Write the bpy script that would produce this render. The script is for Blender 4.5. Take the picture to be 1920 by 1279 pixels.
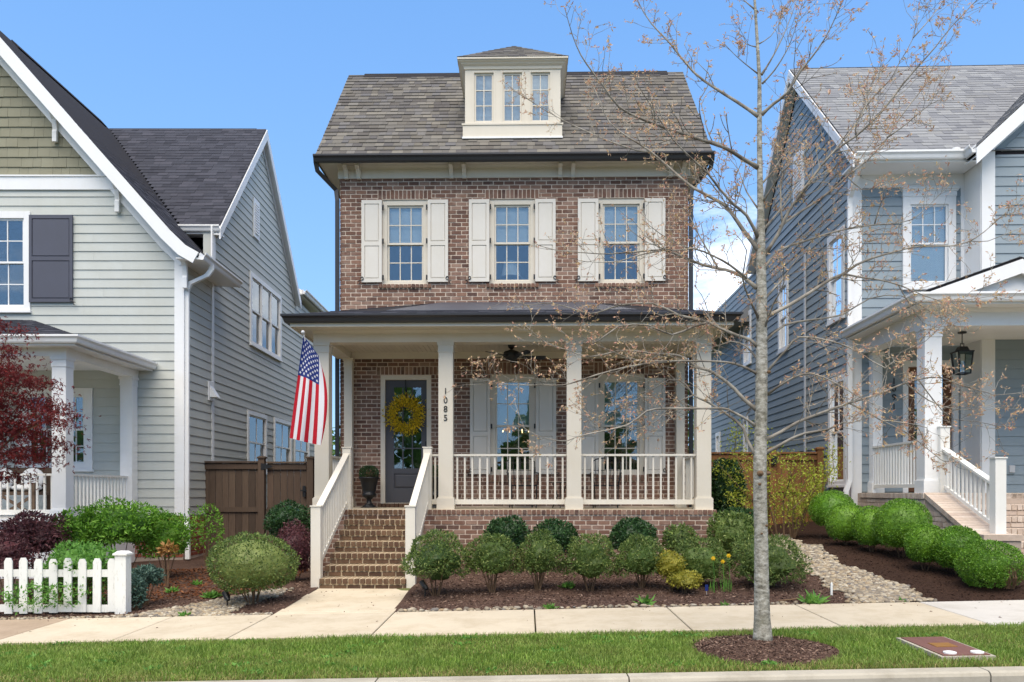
import bpy, math, random
import numpy as np
from mathutils import Vector, Matrix

for o in list(bpy.data.objects):
    bpy.data.objects.remove(o)
random.seed(11)
rng = np.random.default_rng(11)
R = math.radians
scene = bpy.context.scene
COL = scene.collection

# ------------------------------------------------------------------ camera
CAM_H, FPX, HORIZON = 1.44, 1500.0, 920.0
A_MAIN, A_LEFT, A_RIGHT = 0.01867, -0.002, 0.0333     # how far each plot's depth axis turns right of the lens axis
cam = bpy.data.cameras.new('camera')
cam.lens, cam.sensor_width = 36 * FPX / 1920, 36
cam.shift_y = (HORIZON - 639.5) / 1920
cam.clip_start, cam.clip_end = 0.1, 2000
cam_ob = bpy.data.objects.new('camera', cam)
cam_ob.location = (0, 0, CAM_H)
cam_ob.rotation_euler = (R(90), 0, A_MAIN)
COL.objects.link(cam_ob)
scene.camera = cam_ob

# ------------------------------------------------------------------ sky, sun, exposure
SUN_EL, SUN_AZ = R(62), R(-172)      # azimuth from +Y towards +X : the sun stands behind the camera, to the left
CLOUD = (0.525, 0.75, 3.01, -0.55, 4.22)     # broken cloud: threshold, full, drift
world = bpy.data.worlds.new('World')
scene.world = world
world.use_nodes = True
wn, wl = world.node_tree.nodes, world.node_tree.links
wn.clear()
w_out = wn.new('ShaderNodeOutputWorld')
w_bg = wn.new('ShaderNodeBackground')
w_sky = wn.new('ShaderNodeTexSky')
w_sky.sky_type = 'NISHITA'
w_sky.sun_disc = False
w_sky.sun_elevation = SUN_EL
w_sky.sun_rotation = SUN_AZ
w_sky.air_density, w_sky.dust_density, w_sky.ozone_density = 1.0, 0.4, 2.2
w_bg.inputs['Strength'].default_value = 0.15
w_tc = wn.new('ShaderNodeTexCoord')
w_map = wn.new('ShaderNodeMapping')
w_map.inputs['Scale'].default_value = (1.0, 1.0, 2.6)
w_map.inputs['Location'].default_value = CLOUD[2:5]
w_noise = wn.new('ShaderNodeTexNoise')
w_noise.inputs['Scale'].default_value = 1.5
w_noise.inputs['Detail'].default_value = 9
w_noise.inputs['Roughness'].default_value = 0.62
w_ramp = wn.new('ShaderNodeValToRGB')
w_ramp.color_ramp.elements[0].position = CLOUD[0]
w_ramp.color_ramp.elements[1].position = CLOUD[1]
w_mix = wn.new('ShaderNodeMixRGB')
w_mix.inputs['Color2'].default_value = (6.9, 6.7, 6.3, 1)
wl.new(w_tc.outputs['Generated'], w_map.inputs['Vector'])
wl.new(w_map.outputs['Vector'], w_noise.inputs['Vector'])
wl.new(w_noise.outputs['Fac'], w_ramp.inputs['Fac'])
wl.new(w_ramp.outputs['Color'], w_mix.inputs['Fac'])
w_sep = wn.new('ShaderNodeSeparateXYZ')
w_grad = wn.new('ShaderNodeValToRGB')                     # clear spring blue, paler towards the horizon
w_grad.color_ramp.elements[0].position = 0.02; w_grad.color_ramp.elements[0].color = (0.80, 1.54, 2.62, 1)
w_grad.color_ramp.elements[1].position = 0.75; w_grad.color_ramp.elements[1].color = (0.26, 0.78, 1.95, 1)
w_tint = wn.new('ShaderNodeMixRGB'); w_tint.inputs['Fac'].default_value = 0.88
wl.new(w_tc.outputs['Generated'], w_sep.inputs[0]); wl.new(w_sep.outputs['Z'], w_grad.inputs['Fac'])
wl.new(w_sky.outputs['Color'], w_tint.inputs['Color1']); wl.new(w_grad.outputs['Color'], w_tint.inputs['Color2'])
wl.new(w_tint.outputs['Color'], w_mix.inputs['Color1'])
wl.new(w_mix.outputs['Color'], w_bg.inputs['Color'])
wl.new(w_bg.outputs['Background'], w_out.inputs['Surface'])

sun = bpy.data.lights.new('sun', 'SUN')
sun.energy = 2.0
sun.angle = R(62)
sun.color = (1.0, 0.89, 0.72)
sun_ob = bpy.data.objects.new('sun', sun)
sun_dir = Vector((math.sin(SUN_AZ) * math.cos(SUN_EL), math.cos(SUN_AZ) * math.cos(SUN_EL), math.sin(SUN_EL)))
sun_ob.rotation_euler = sun_dir.to_track_quat('Z', 'Y').to_euler()
sun_ob.location = (-10, -10, 20)
COL.objects.link(sun_ob)

scene.view_settings.view_transform = 'Standard'
scene.view_settings.look = 'None'
scene.view_settings.exposure = 1.5
scene.view_settings.gamma = 1.0
scene.view_settings.use_curve_mapping = False

# ------------------------------------------------------------------ measuring: where a sight line meets a depth plane
def fx(px, Y, a=A_MAIN):
    return Y * math.tan(math.atan((px - 960) / FPX) - a)
def fz(px, py, Y, a=A_MAIN):
    X = fx(px, Y, a)
    return CAM_H + (HORIZON - py) / FPX * math.hypot(X, Y) * math.cos(math.atan((px - 960) / FPX))
def fp(px, py, Y, a=A_MAIN):
    return Vector((fx(px, Y, a), Y, fz(px, py, Y, a)))

# ------------------------------------------------------------------ mesh building
ORG = {}          # origin of the thing that an object belongs to
def V(*a): return Vector(a)

def set_props(o, label=None, cat=None, group=None, kind=None):
    if label: o['label'] = label
    if cat: o['category'] = cat
    if group: o['group'] = group
    if kind: o['kind'] = kind
    return o

def thing(name, label, cat, loc=(0, 0, 0), rot=0.0, group=None, kind=None):
    o = bpy.data.objects.new(name, None)
    o.empty_display_size = 0.2
    loc = Vector(loc)
    o.location = Matrix.Rotation(rot, 3, 'Z') @ loc
    o.rotation_euler = (0, 0, rot)
    COL.objects.link(o)
    ORG[o.name] = loc
    return set_props(o, label, cat, group, kind)

def link(name, me, parent=None, org=None, loc=None):
    o = bpy.data.objects.new(name, me)
    COL.objects.link(o)
    if parent is not None:
        o.parent = parent
        ORG[o.name] = ORG[parent.name]
        if loc is not None: o.location = Vector(loc) - ORG[parent.name]
    else:
        org = Vector(org) if org is not None else Vector((0, 0, 0))
        o.location = org
        ORG[o.name] = org
    return o

class MB:
    def __init__(s): s.v, s.f = [], []
    def add(s, vs, fs):
        b = len(s.v)
        s.v += [tuple(p) for p in vs]
        s.f += [tuple(i + b for i in f) for f in fs]
        return s
    def hexa(s, p):
        return s.add(p, [(0, 3, 2, 1), (4, 5, 6, 7), (0, 1, 5, 4), (1, 2, 6, 5), (2, 3, 7, 6), (3, 0, 4, 7)])
    def box(s, x0, x1, y0, y1, z0, z1):
        return s.hexa([(x0, y0, z0), (x1, y0, z0), (x1, y1, z0), (x0, y1, z0), (x0, y0, z1), (x1, y0, z1), (x1, y1, z1), (x0, y1, z1)])
    def fbox(s, fr, u0, u1, z0, z1, o0, o1):
        return s.hexa([fr(u0, z0, o1), fr(u1, z0, o1), fr(u1, z0, o0), fr(u0, z0, o0), fr(u0, z1, o1), fr(u1, z1, o1), fr(u1, z1, o0), fr(u0, z1, o0)])
    def extrude(s, pts, vec):
        n = len(pts); vec = Vector(vec)
        a = [Vector(p) for p in pts]
        return s.add(a + [p + vec for p in a], [tuple(range(n))[::-1], tuple(range(n, 2 * n))] + [(i, (i + 1) % n, n + (i + 1) % n, n + i) for i in range(n)])
    def bar(s, a, b, w, h, up=(0, 0, 1)):
        a, b = Vector(a), Vector(b); t = (b - a).normalized(); up = Vector(up)
        sd = t.cross(up).normalized(); up2 = sd.cross(t).normalized()
        p = []
        for q in (a, b):
            p += [q - sd * w / 2 - up2 * h / 2, q + sd * w / 2 - up2 * h / 2, q + sd * w / 2 + up2 * h / 2, q - sd * w / 2 + up2 * h / 2]
        return s.add(p, [(0, 1, 2, 3), (7, 6, 5, 4), (0, 4, 5, 1), (1, 5, 6, 2), (2, 6, 7, 3), (3, 7, 4, 0)])
    def sweep(s, A, B, D, prof, m0=0, m1=0):          # profile points (out, up); m = mitre at the two ends
        A, B, D = Vector(A), Vector(B), Vector(D); T = (B - A).normalized(); n = len(prof)
        a = [A + D * o + Vector((0, 0, z)) - T * o * m0 for o, z in prof]
        b = [B + D * o + Vector((0, 0, z)) + T * o * m1 for o, z in prof]
        return s.add(a + b, [tuple(range(n)), tuple(range(2 * n - 1, n - 1, -1))] + [(i, n + i, n + (i + 1) % n, (i + 1) % n) for i in range(n)])
    def tube(s, pts, rad, n=6):
        pts = [Vector(p) for p in pts]; k = len(pts)
        if not hasattr(rad, '__len__'): rad = [rad] * k
        vs, ref = [], None
        for i, p in enumerate(pts):
            t = (pts[min(i + 1, k - 1)] - pts[max(i - 1, 0)])
            t = t.normalized() if t.length > 1e-9 else Vector((0, 0, 1))
            if ref is None:
                ref = Vector((1, 0, 0)) if abs(t.x) < 0.8 else Vector((0, 1, 0))
            ref = (ref - t * ref.dot(t)).normalized(); bn = t.cross(ref)
            vs += [p + (ref * math.cos(2 * math.pi * j / n) + bn * math.sin(2 * math.pi * j / n)) * rad[i] for j in range(n)]
        fs = [(i * n + j, i * n + (j + 1) % n, (i + 1) * n + (j + 1) % n, (i + 1) * n + j) for i in range(k - 1) for j in range(n)]
        fs += [tuple(range(n))[::-1], tuple(range((k - 1) * n, k * n))]
        return s.add(vs, fs)
    def lathe(s, prof, c, n=20):
        c = Vector(c); k = len(prof)
        vs = [c + Vector((r * math.cos(2 * math.pi * j / n), r * math.sin(2 * math.pi * j / n), z)) for r, z in prof for j in range(n)]
        fs = [(i * n + j, i * n + (j + 1) % n, (i + 1) * n + (j + 1) % n, (i + 1) * n + j) for i in range(k - 1) for j in range(n)]
        fs += [tuple(range(n))[::-1], tuple(range((k - 1) * n, k * n))]
        return s.add(vs, fs)
    def ball(s, c, r, n=10, m=6):
        rx, ry, rz = (r, r, r) if not hasattr(r, '__len__') else r
        c = Vector(c)
        vs = [c + Vector((0, 0, -rz))]
        for i in range(1, m):
            a = -math.pi / 2 + math.pi * i / m
            vs += [c + Vector((rx * math.cos(a) * math.cos(2 * math.pi * j / n), ry * math.cos(a) * math.sin(2 * math.pi * j / n), rz * math.sin(a))) for j in range(n)]
        vs.append(c + Vector((0, 0, rz)))
        fs = [(0, 1 + (j + 1) % n, 1 + j) for j in range(n)]
        for i in range(m - 2):
            fs += [(1 + i * n + j, 1 + i * n + (j + 1) % n, 1 + (i + 1) * n + (j + 1) % n, 1 + (i + 1) * n + j) for j in range(n)]
        e = 1 + (m - 2) * n
        fs += [(e + j, e + (j + 1) % n, len(vs) - 1) for j in range(n)]
        return s.add(vs, fs)
    def mesh(s, name, org=(0, 0, 0), smooth=False):
        me = bpy.data.meshes.new(name)
        ox, oy, oz = org
        me.from_pydata([(x - ox, y - oy, z - oz) for x, y, z in s.v], [], s.f)
        if smooth:
            me.polygons.foreach_set('use_smooth', [True] * len(me.polygons))
        me.update()
        return me
    def build(s, name, m, parent=None, org=None, smooth=False, **props):
        og = ORG[parent.name] if parent is not None else (org if org is not None else (0, 0, 0))
        me = s.mesh(name, og, smooth)
        me.materials.append(m)
        o = link(name, me, parent, org)
        return set_props(o, **props) if props else o

def np_mesh(name, verts, faces, m, parent=None, org=None, smooth=False, **props):
    verts = np.asarray(verts, dtype=np.float64).reshape(-1, 3); faces = np.asarray(faces, dtype=np.int32)
    og = ORG[parent.name] if parent is not None else Vector(org if org is not None else (0, 0, 0))
    verts = verts - np.array(og)
    me = bpy.data.meshes.new(name)
    me.vertices.add(len(verts)); me.vertices.foreach_set('co', verts.astype(np.float32).ravel())
    k = faces.shape[1]
    me.loops.add(faces.size); me.loops.foreach_set('vertex_index', faces.ravel())
    me.polygons.add(len(faces)); me.polygons.foreach_set('loop_start', np.arange(0, faces.size, k, dtype=np.int32))
    me.update(calc_edges=True)
    me.polygons.foreach_set('use_smooth', np.full(len(faces), smooth))
    me.materials.append(m)
    o = link(name, me, parent, og)
    return set_props(o, **props) if props else o

# frames: (along, up, out) -> place
def front_of(Y): return lambda u, z, o: (u, Y - o, z)
def right_of(X): return lambda u, z, o: (X + o, u, z)
def left_of(X): return lambda u, z, o: (X - o, u, z)

# ------------------------------------------------------------------ materials
def srgb(r, g, b):
    f = lambda c: (c / 255 / 12.92) if c / 255 <= 0.04045 else ((c / 255 + 0.055) / 1.055) ** 2.4
    return (f(r), f(g), f(b))

class Mat:
    def __init__(s, name):
        s.m = bpy.data.materials.new(name); s.m.use_nodes = True
        s.n, s.l = s.m.node_tree.nodes, s.m.node_tree.links
        s.n.clear()
        s.out = s.n.new('ShaderNodeOutputMaterial')
        s.p = s.n.new('ShaderNodeBsdfPrincipled')
        s.l.new(s.p.outputs[0], s.out.inputs['Surface'])
    def node(s, t, **kw):
        n = s.n.new(t)
        for k, v in kw.items(): setattr(n, k, v)
        return n
    def pos(s):
        if not hasattr(s, '_g'): s._g = s.node('ShaderNodeNewGeometry')
        return s._g.outputs['Position']
    def rand(s):
        if not hasattr(s, '_r'):
            s.pos(); oi = s.node('ShaderNodeObjectInfo'); a = s.node('ShaderNodeMath', operation='ADD'); f = s.node('ShaderNodeMath', operation='FRACT')
            s.l.new(oi.outputs['Random'], a.inputs[0]); s.l.new(s._g.outputs['Random Per Island'], a.inputs[1]); s.l.new(a.outputs[0], f.inputs[0])
            s._r = f.outputs[0]
        return s._r
    def noise(s, scale, detail=4, rough=0.55, stretch=None):
        t = s.node('ShaderNodeTexNoise'); t.inputs['Scale'].default_value = scale; t.inputs['Detail'].default_value = detail; t.inputs['Roughness'].default_value = rough
        if stretch:
            mp = s.node('ShaderNodeMapping'); mp.inputs['Scale'].default_value = stretch
            s.l.new(s.pos(), mp.inputs['Vector']); s.l.new(mp.outputs[0], t.inputs['Vector'])
        else: s.l.new(s.pos(), t.inputs['Vector'])
        return t.outputs['Fac']
    def ramp(s, fac, stops, interp='LINEAR'):
        r = s.node('ShaderNodeValToRGB'); cr = r.color_ramp; cr.interpolation = interp
        while len(cr.elements) < len(stops): cr.elements.new(0.5)
        for e, (p, c) in zip(cr.elements, stops):
            e.position = p; e.color = (*c, 1) if len(c) == 3 else c
        s.l.new(fac, r.inputs['Fac'])
        return r.outputs['Color']
    def mix(s, fac, a, b, mode='MIX'):
        n = s.node('ShaderNodeMixRGB', blend_type=mode)
        for sock, val in ((n.inputs['Fac'], fac), (n.inputs['Color1'], a), (n.inputs['Color2'], b)):
            if isinstance(val, (int, float)): sock.default_value = val
            elif isinstance(val, tuple): sock.default_value = (*val, 1) if len(val) == 3 else val
            else: s.l.new(val, sock)
        return n.outputs[0]
    def value_jitter(s, col, fac, lo, hi):
        h = s.node('ShaderNodeHueSaturation'); mr = s.node('ShaderNodeMapRange')
        mr.inputs['To Min'].default_value = lo; mr.inputs['To Max'].default_value = hi
        s.l.new(fac, mr.inputs['Value']); s.l.new(mr.outputs[0], h.inputs['Value'])
        if isinstance(col, tuple): h.inputs['Color'].default_value = (*col, 1)
        else: s.l.new(col, h.inputs['Color'])
        return h.outputs[0]
    def color(s, c):
        if isinstance(c, tuple): s.p.inputs['Base Color'].default_value = (*c, 1)
        else: s.l.new(c, s.p.inputs['Base Color'])
        return s
    def surf(s, rough=0.6, spec=0.5, metal=0.0):
        s.p.inputs['Roughness'].default_value = rough; s.p.inputs['Specular IOR Level'].default_value = spec; s.p.inputs['Metallic'].default_value = metal
        return s
    def bump(s, fac, strength=0.3, dist=0.01):
        b = s.node('ShaderNodeBump'); b.inputs['Strength'].default_value = strength; b.inputs['Distance'].default_value = dist
        s.l.new(fac, b.inputs['Height']); s.l.new(b.outputs[0], s.p.inputs['Normal'])
        return s
    def translucent(s, col, amt):
        t = s.node('ShaderNodeBsdfTranslucent'); mx = s.node('ShaderNodeMixShader'); mx.inputs[0].default_value = amt
        if isinstance(col, tuple): t.inputs['Color'].default_value = (*col, 1)
        else: s.l.new(col, t.inputs['Color'])
        s.l.new(s.p.outputs[0], mx.inputs[1]); s.l.new(t.outputs[0], mx.inputs[2]); s.l.new(mx.outputs[0], s.out.inputs['Surface'])
        return s

def paint(name, c, rough=0.5, spec=0.35, grime=0.10, jit=0.04, grain=None):
    k = Mat(name)
    n = k.noise(1.7, 6, 0.65)
    col = k.value_jitter(c, k.rand(), 1 - jit, 1 + jit)
    streak = k.ramp(k.noise(2.4, 7, 0.7, (3.0, 3.0, 0.22)), [(0.48, (0, 0, 0)), (0.8, (0.35, 0.35, 0.35))])
    col = k.mix(streak, col, tuple(x * (1 - 1.8 * grime) * y for x, y in zip(c, (1.0, 0.98, 0.92))))
    dirt = tuple(x * (1 - 2.2 * grime) * y for x, y in zip(c, (1.0, 0.97, 0.9)))
    col = k.mix(k.ramp(n, [(0.35, (0, 0, 0)), (0.75, (0.55, 0.55, 0.55))]), col, dirt)
    k.color(col).surf(rough, spec)
    if grain: k.bump(k.noise(grain[0], 5, 0.6, grain[2] if len(grain) > 2 else None), grain[1], 0.004)
    return k.m

def foliage(name, cols, trans=0.25, rough=0.5, patch=7.0, alt=None):
    k = Mat(name)
    c = k.ramp(k.rand(), [(i / (len(cols) - 1), x) for i, x in enumerate(cols)])
    if alt: c = k.mix(k.ramp(k.noise(1.6, 5, 0.65), [(0.48, (0, 0, 0)), (0.66, (0.6, 0.6, 0.6))]), c, alt)
    c = k.value_jitter(c, k.noise(patch, 3), 0.5, 1.5)
    k.color(c).surf(rough, 0.35).translucent(c, trans)
    return k.m

M = {}
# brick: tumbled brown with plum, tan and smeared faces
def brick_mat(name, cols, smear, smear_amt, jl=0.75, jh=1.25, top_tint=None):
    k = Mat(name)
    base = k.ramp(k.rand(), [(i / (len(cols) - 1), x) for i, x in enumerate(cols)])
    base = k.value_jitter(base, k.noise(16, 6, 0.7), jl, jh)
    sm = k.ramp(k.noise(5.5, 8, 0.75), [(0.5, (0, 0, 0)), (0.78, (smear_amt,) * 3)])
    col = k.mix(sm, base, smear)
    if top_tint:                                   # lighter tint mixed into the faces that point up
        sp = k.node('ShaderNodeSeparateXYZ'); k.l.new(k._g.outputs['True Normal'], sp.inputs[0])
        up = k.ramp(sp.outputs['Z'], [(0.75, (0, 0, 0)), (0.9, (0.5, 0.5, 0.5))]); col = k.mix(up, col, top_tint)
    k.color(col).surf(0.88, 0.2).bump(k.noise(55, 6, 0.7), 0.5, 0.006)
    return k.m
M['brick'] = brick_mat('brown_tumbled_brick', [srgb(102, 76, 66), srgb(126, 95, 81), srgb(114, 85, 71), srgb(90, 69, 62), srgb(138, 107, 91), srgb(110, 81, 70), srgb(146, 119, 104), srgb(99, 74, 63)], srgb(186, 168, 152), 0.42)
M['step_brick'] = brick_mat('weathered_step_brick', [srgb(88, 66, 54), srgb(108, 84, 66), srgb(96, 74, 58), srgb(78, 60, 50), srgb(118, 92, 72)], srgb(150, 132, 108), 0.4, top_tint=srgb(186, 168, 138))
M['pale_brick'] = brick_mat('whitewashed_brick', [srgb(196, 180, 166), srgb(182, 164, 148), srgb(206, 192, 178), srgb(172, 152, 138)], srgb(222, 212, 200), 0.5)
M['red_brick'] = brick_mat('red_base_brick', [srgb(134, 72, 56), srgb(118, 62, 50), srgb(146, 84, 66)], srgb(170, 120, 100), 0.2)
def mortar(name, c):
    k = Mat(name); k.color(k.value_jitter(c, k.noise(9, 7, 0.7), 0.72, 1.16)).surf(0.95, 0.1).bump(k.noise(90, 5, 0.7), 0.6, 0.006)
    return k.m
M['mortar'] = mortar('sand_mortar', srgb(206, 189, 172))
M['step_mortar'] = mortar('stained_mortar', srgb(204, 186, 158))
M['pale_mortar'] = mortar('pale_mortar', srgb(176, 160, 146))

def shingle_mat(name, cols, jl=0.72, jh=1.2):
    k = Mat(name)
    c = k.ramp(k.rand(), [(i / (len(cols) - 1), x) for i, x in enumerate(cols)])
    c = k.value_jitter(c, k.noise(1.2, 4, 0.6), .85, 1.12)
    c = k.value_jitter(c, k.noise(160, 3, 0.7), 0.7, 1.3)
    k.color(c).surf(0.93, 0.15).bump(k.noise(260, 3, 0.6), 0.4, 0.003)
    return k.m
M['shingle'] = shingle_mat('weathered_wood_shingle', [srgb(95, 91, 86), srgb(108, 104, 97), srgb(90, 87, 85), srgb(120, 115, 106), srgb(100, 98, 98), srgb(84, 80, 77), srgb(106, 101, 92)])
M['shingle_dark'] = shingle_mat('charcoal_shingle', [srgb(58, 59, 66), srgb(68, 69, 77), srgb(52, 53, 60), srgb(74, 74, 82)])
M['shingle_grey'] = shingle_mat('grey_shingle', [srgb(122, 123, 126), srgb(132, 133, 135), srgb(114, 115, 119), srgb(140, 141, 142), srgb(126, 126, 126)])
M['ridge'] = shingle_mat('black_ridge_vent', [srgb(42, 40, 42), srgb(50, 48, 50)])

M['cream'] = paint('cream_trim', srgb(212, 204, 189), 0.45, 0.35, 0.05, 0.015, (40, 0.05))
M['cream_shutter'] = paint('cream_shutter', srgb(212, 207, 198), 0.5, 0.3, 0.05, 0.015, (30, 0.12, (6, 6, 0.6)))
M['white'] = paint('white_trim', srgb(232, 232, 232), 0.42, 0.35, 0.04, 0.012, (40, 0.04))
M['cream_rail'] = paint('cream_rail', srgb(216, 210, 198), 0.45, 0.35, 0.06, 0.012, (40, 0.05))
M['white_rail'] = paint('white_rail', srgb(228, 226, 220), 0.45, 0.35, 0.06, 0.012, (40, 0.05))
M['ceiling'] = paint('porch_ceiling', srgb(206, 198, 182), 0.6, 0.25, 0.05, 0.02)
M['sage'] = paint('sage_siding', srgb(189, 192, 187), 0.6, 0.25, 0.06, 0.025, (18, 0.25, (1, 1, 9)))
M['olive'] = paint('olive_shake', srgb(142, 139, 120), 0.75, 0.2, 0.10, 0.07, (26, 0.3, (4, 4, 0.6)))
M['blue'] = paint('blue_grey_siding', srgb(143, 155, 163), 0.6, 0.25, 0.06, 0.03, (18, 0.25, (1, 1, 9)))
M['gutter_black'] = paint('dark_bronze_gutter', srgb(42, 41, 43), 0.35, 0.5, 0.05, 0.02)
M['charcoal'] = paint('charcoal_door_paint', srgb(78, 78, 84), 0.45, 0.4, 0.06, 0.02, (30, 0.06))
M['slate_shutter'] = paint('slate_shutter', srgb(82, 84, 96), 0.55, 0.3, 0.05, 0.02, (30, 0.08))
M['slate_metal'] = paint('slate_metal_roof', srgb(68, 70, 80), 0.5, 0.4, 0.10, 0.02)
M['black'] = paint('black_iron', srgb(26, 26, 28), 0.45, 0.45, 0.1, 0.02)
M['door_brown'] = paint('stained_door', srgb(112, 72, 44), 0.45, 0.4, 0.12, 0.05, (14, 0.2, (6, 6, 0.5)))
M['shade'] = paint('teal_shade', srgb(138, 160, 162), 0.7, 0.2, 0.08, 0.02)
M['room'] = paint('room_wall', srgb(176, 176, 174), 0.9, 0.1, 0.05, 0.02)
M['blind'] = paint('white_blind', srgb(244, 245, 243), 0.6, 0.2, 0.02, 0.01)
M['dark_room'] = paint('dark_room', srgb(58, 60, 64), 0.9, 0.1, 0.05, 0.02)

def wood(name, cols, grain=0.5):
    k = Mat(name)
    c = k.ramp(k.rand(), [(i / (len(cols) - 1), x) for i, x in enumerate(cols)])
    g = k.noise(9, 8, 0.7, (5.5, 5.5, 0.45))
    c = k.value_jitter(c, g, 0.55, 1.45)
    k.color(c).surf(0.85, 0.2).bump(g, grain, 0.006)
    return k.m
M['dark_fence'] = wood('dark_stained_fence', [srgb(86, 71, 60), srgb(104, 87, 73), srgb(74, 62, 53), srgb(94, 77, 65)])
M['cedar'] = wood('orange_cedar', [srgb(132, 92, 58), srgb(146, 102, 66), srgb(120, 84, 54), srgb(138, 96, 61)])
k = Mat('worn_white_picket'); g = k.noise(12, 8, 0.75, (3, 3, 0.6))
c = k.mix(k.ramp(g, [(0.55, (0, 0, 0)), (0.72, (0.75, 0.75, 0.75))]), srgb(226, 226, 220), srgb(150, 148, 134))
k.color(k.value_jitter(c, k.rand(), 0.93, 1.04)).surf(0.7, 0.25).bump(g, 0.4, 0.006); M['picket'] = k.m

def concrete(name, c, stain):
    k = Mat(name)
    col = k.value_jitter(c, k.noise(0.9, 7, 0.65), 0.86, 1.1)
    col = k.mix(k.ramp(k.noise(2.1, 10, 0.75), [(0.45, (0, 0, 0)), (0.72, (0.75, 0.75, 0.75))]), col, stain)
    col = k.mix(k.ramp(k.noise(17, 6, 0.8), [(0.62, (0, 0, 0)), (0.78, (0.6, 0.6, 0.6))]), col, tuple(x * .7 for x in stain))
    col = k.value_jitter(col, k.noise(240, 2, 0.8), 0.8, 1.2)
    col = k.value_jitter(col, k.rand(), 0.955, 1.03)
    k.color(col).surf(0.92, 0.15).bump(k.noise(150, 4, 0.7), 0.25, 0.003)
    return k.m
M['concrete'] = concrete('broom_concrete', srgb(194, 181, 158), srgb(166, 150, 124))
M['old_concrete'] = concrete('old_brown_concrete', srgb(170, 150, 128), srgb(140, 122, 100))
M['new_concrete'] = concrete('pale_concrete', srgb(196, 190, 180), srgb(172, 165, 152))
M['kerb'] = concrete('kerb_concrete', srgb(172, 165, 150), srgb(132, 124, 108))
M['asphalt'] = concrete('asphalt', srgb(92, 92, 94), srgb(78, 78, 80))
def soil(name, cols, sc=34):
    k = Mat(name); n = k.noise(sc, 8, 0.8); v = k.node('ShaderNodeTexVoronoi'); v.inputs['Scale'].default_value = sc * 1.5; k.l.new(k.pos(), v.inputs['Vector'])
    c = k.ramp(n, [(0.28 + 0.44 * i / (len(cols) - 1), x) for i, x in enumerate(cols)])
    c = k.value_jitter(c, k.noise(2.2, 4), 0.75, 1.25)
    k.color(c).surf(0.97, 0.1).bump(v.outputs['Distance'], 0.9, 0.02)
    return k.m
M['mulch'] = soil('brown_mulch', [srgb(50, 38, 33), srgb(86, 67, 58), srgb(112, 90, 78)])
M['dark_mulch'] = soil('dark_mulch', [srgb(34, 25, 21), srgb(60, 44, 36), srgb(78, 58, 48)])
M['turf'] = soil('turf_soil', [srgb(52, 60, 30), srgb(70, 84, 38), srgb(92, 96, 52)], 20)
M['earth'] = soil('plain_ground', [srgb(80, 78, 50), srgb(96, 100, 60), srgb(110, 112, 74)], 3)
def chip(name, cols):
    k = Mat(name); k.color(k.value_jitter(k.ramp(k.rand(), [(i / (len(cols) - 1), x) for i, x in enumerate(cols)]), k.noise(60, 3), 0.8, 1.2)).surf(0.95, 0.12)
    return k.m
M['chips'] = chip('mulch_chips', [srgb(60, 46, 40), srgb(102, 80, 69), srgb(80, 61, 53), srgb(150, 126, 110), srgb(70, 54, 47)])
M['dark_chips'] = chip('dark_mulch_chips', [srgb(38, 27, 23), srgb(58, 42, 34), srgb(46, 33, 28), srgb(80, 60, 50)])
M['red_chips'] = chip('rust_mulch_chips', [srgb(96, 58, 38), srgb(118, 74, 48), srgb(78, 48, 34), srgb(134, 92, 62)])
k = Mat('river_pebble'); c = k.ramp(k.rand(), [(0, srgb(158, 144, 122)), (0.2, srgb(112, 103, 91)), (0.4, srgb(184, 174, 155)), (0.55, srgb(134, 119, 97)), (0.7, srgb(102, 98, 95)), (0.85, srgb(168, 153, 127)), (1, srgb(142, 122, 96))])
k.color(k.value_jitter(c, k.noise(40, 4), 0.8, 1.15)).surf(0.75, 0.3); M['pebble'] = k.m

# leaves
M['shrub'] = foliage('soft_green_holly', [srgb(56, 78, 36), srgb(82, 106, 48), srgb(110, 130, 62), srgb(68, 90, 41), srgb(148, 158, 88)], 0.22)
M['shrub_dark'] = foliage('dark_green_leaf', [srgb(34, 58, 34), srgb(48, 76, 40), srgb(62, 94, 48), srgb(40, 64, 42)], 0.18, 0.35)
M['boxwood'] = foliage('bright_boxwood', [srgb(58, 96, 22), srgb(86, 128, 32), srgb(116, 156, 46), srgb(70, 110, 26)], 0.12, 0.38)
M['lime'] = foliage('lime_leaf', [srgb(72, 118, 32), srgb(100, 148, 42), srgb(126, 170, 58), srgb(60, 100, 34)], 0.3)
M['gold'] = foliage('gold_leaf', [srgb(142, 140, 48), srgb(176, 164, 62), srgb(120, 126, 46), srgb(160, 150, 60)], 0.3)
M['yellowgreen'] = foliage('yellow_green_leaf', [srgb(150, 162, 48), srgb(180, 186, 68), srgb(126, 142, 42), srgb(194, 190, 90)], 0.35)
M['plum'] = foliage('plum_leaf', [srgb(72, 42, 46), srgb(94, 54, 58), srgb(58, 36, 40), srgb(112, 66, 68)], 0.2)
M['maple'] = foliage('red_maple_leaf', [srgb(92, 29, 31), srgb(122, 37, 36), srgb(70, 25, 29), srgb(150, 50, 44)], 0.35)
M['juniper'] = foliage('blue_juniper', [srgb(70, 96, 86), srgb(90, 116, 102), srgb(58, 82, 70)], 0.15)
M['dry'] = foliage('dry_leaf', [srgb(164, 120, 62), srgb(140, 98, 52), srgb(186, 144, 84)], 0.25)
M['bud'] = foliage('spring_bud', [srgb(212, 168, 144), srgb(206, 178, 132), srgb(192, 136, 120), srgb(222, 196, 162), srgb(198, 170, 108)], 0.35)
M['grass'] = foliage('grass_blade', [srgb(102, 134, 50), srgb(128, 155, 62), srgb(88, 120, 46), srgb(152, 172, 84), srgb(115, 145, 56)], 0.3, 0.5, 3.5, alt=srgb(148, 158, 84))
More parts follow.
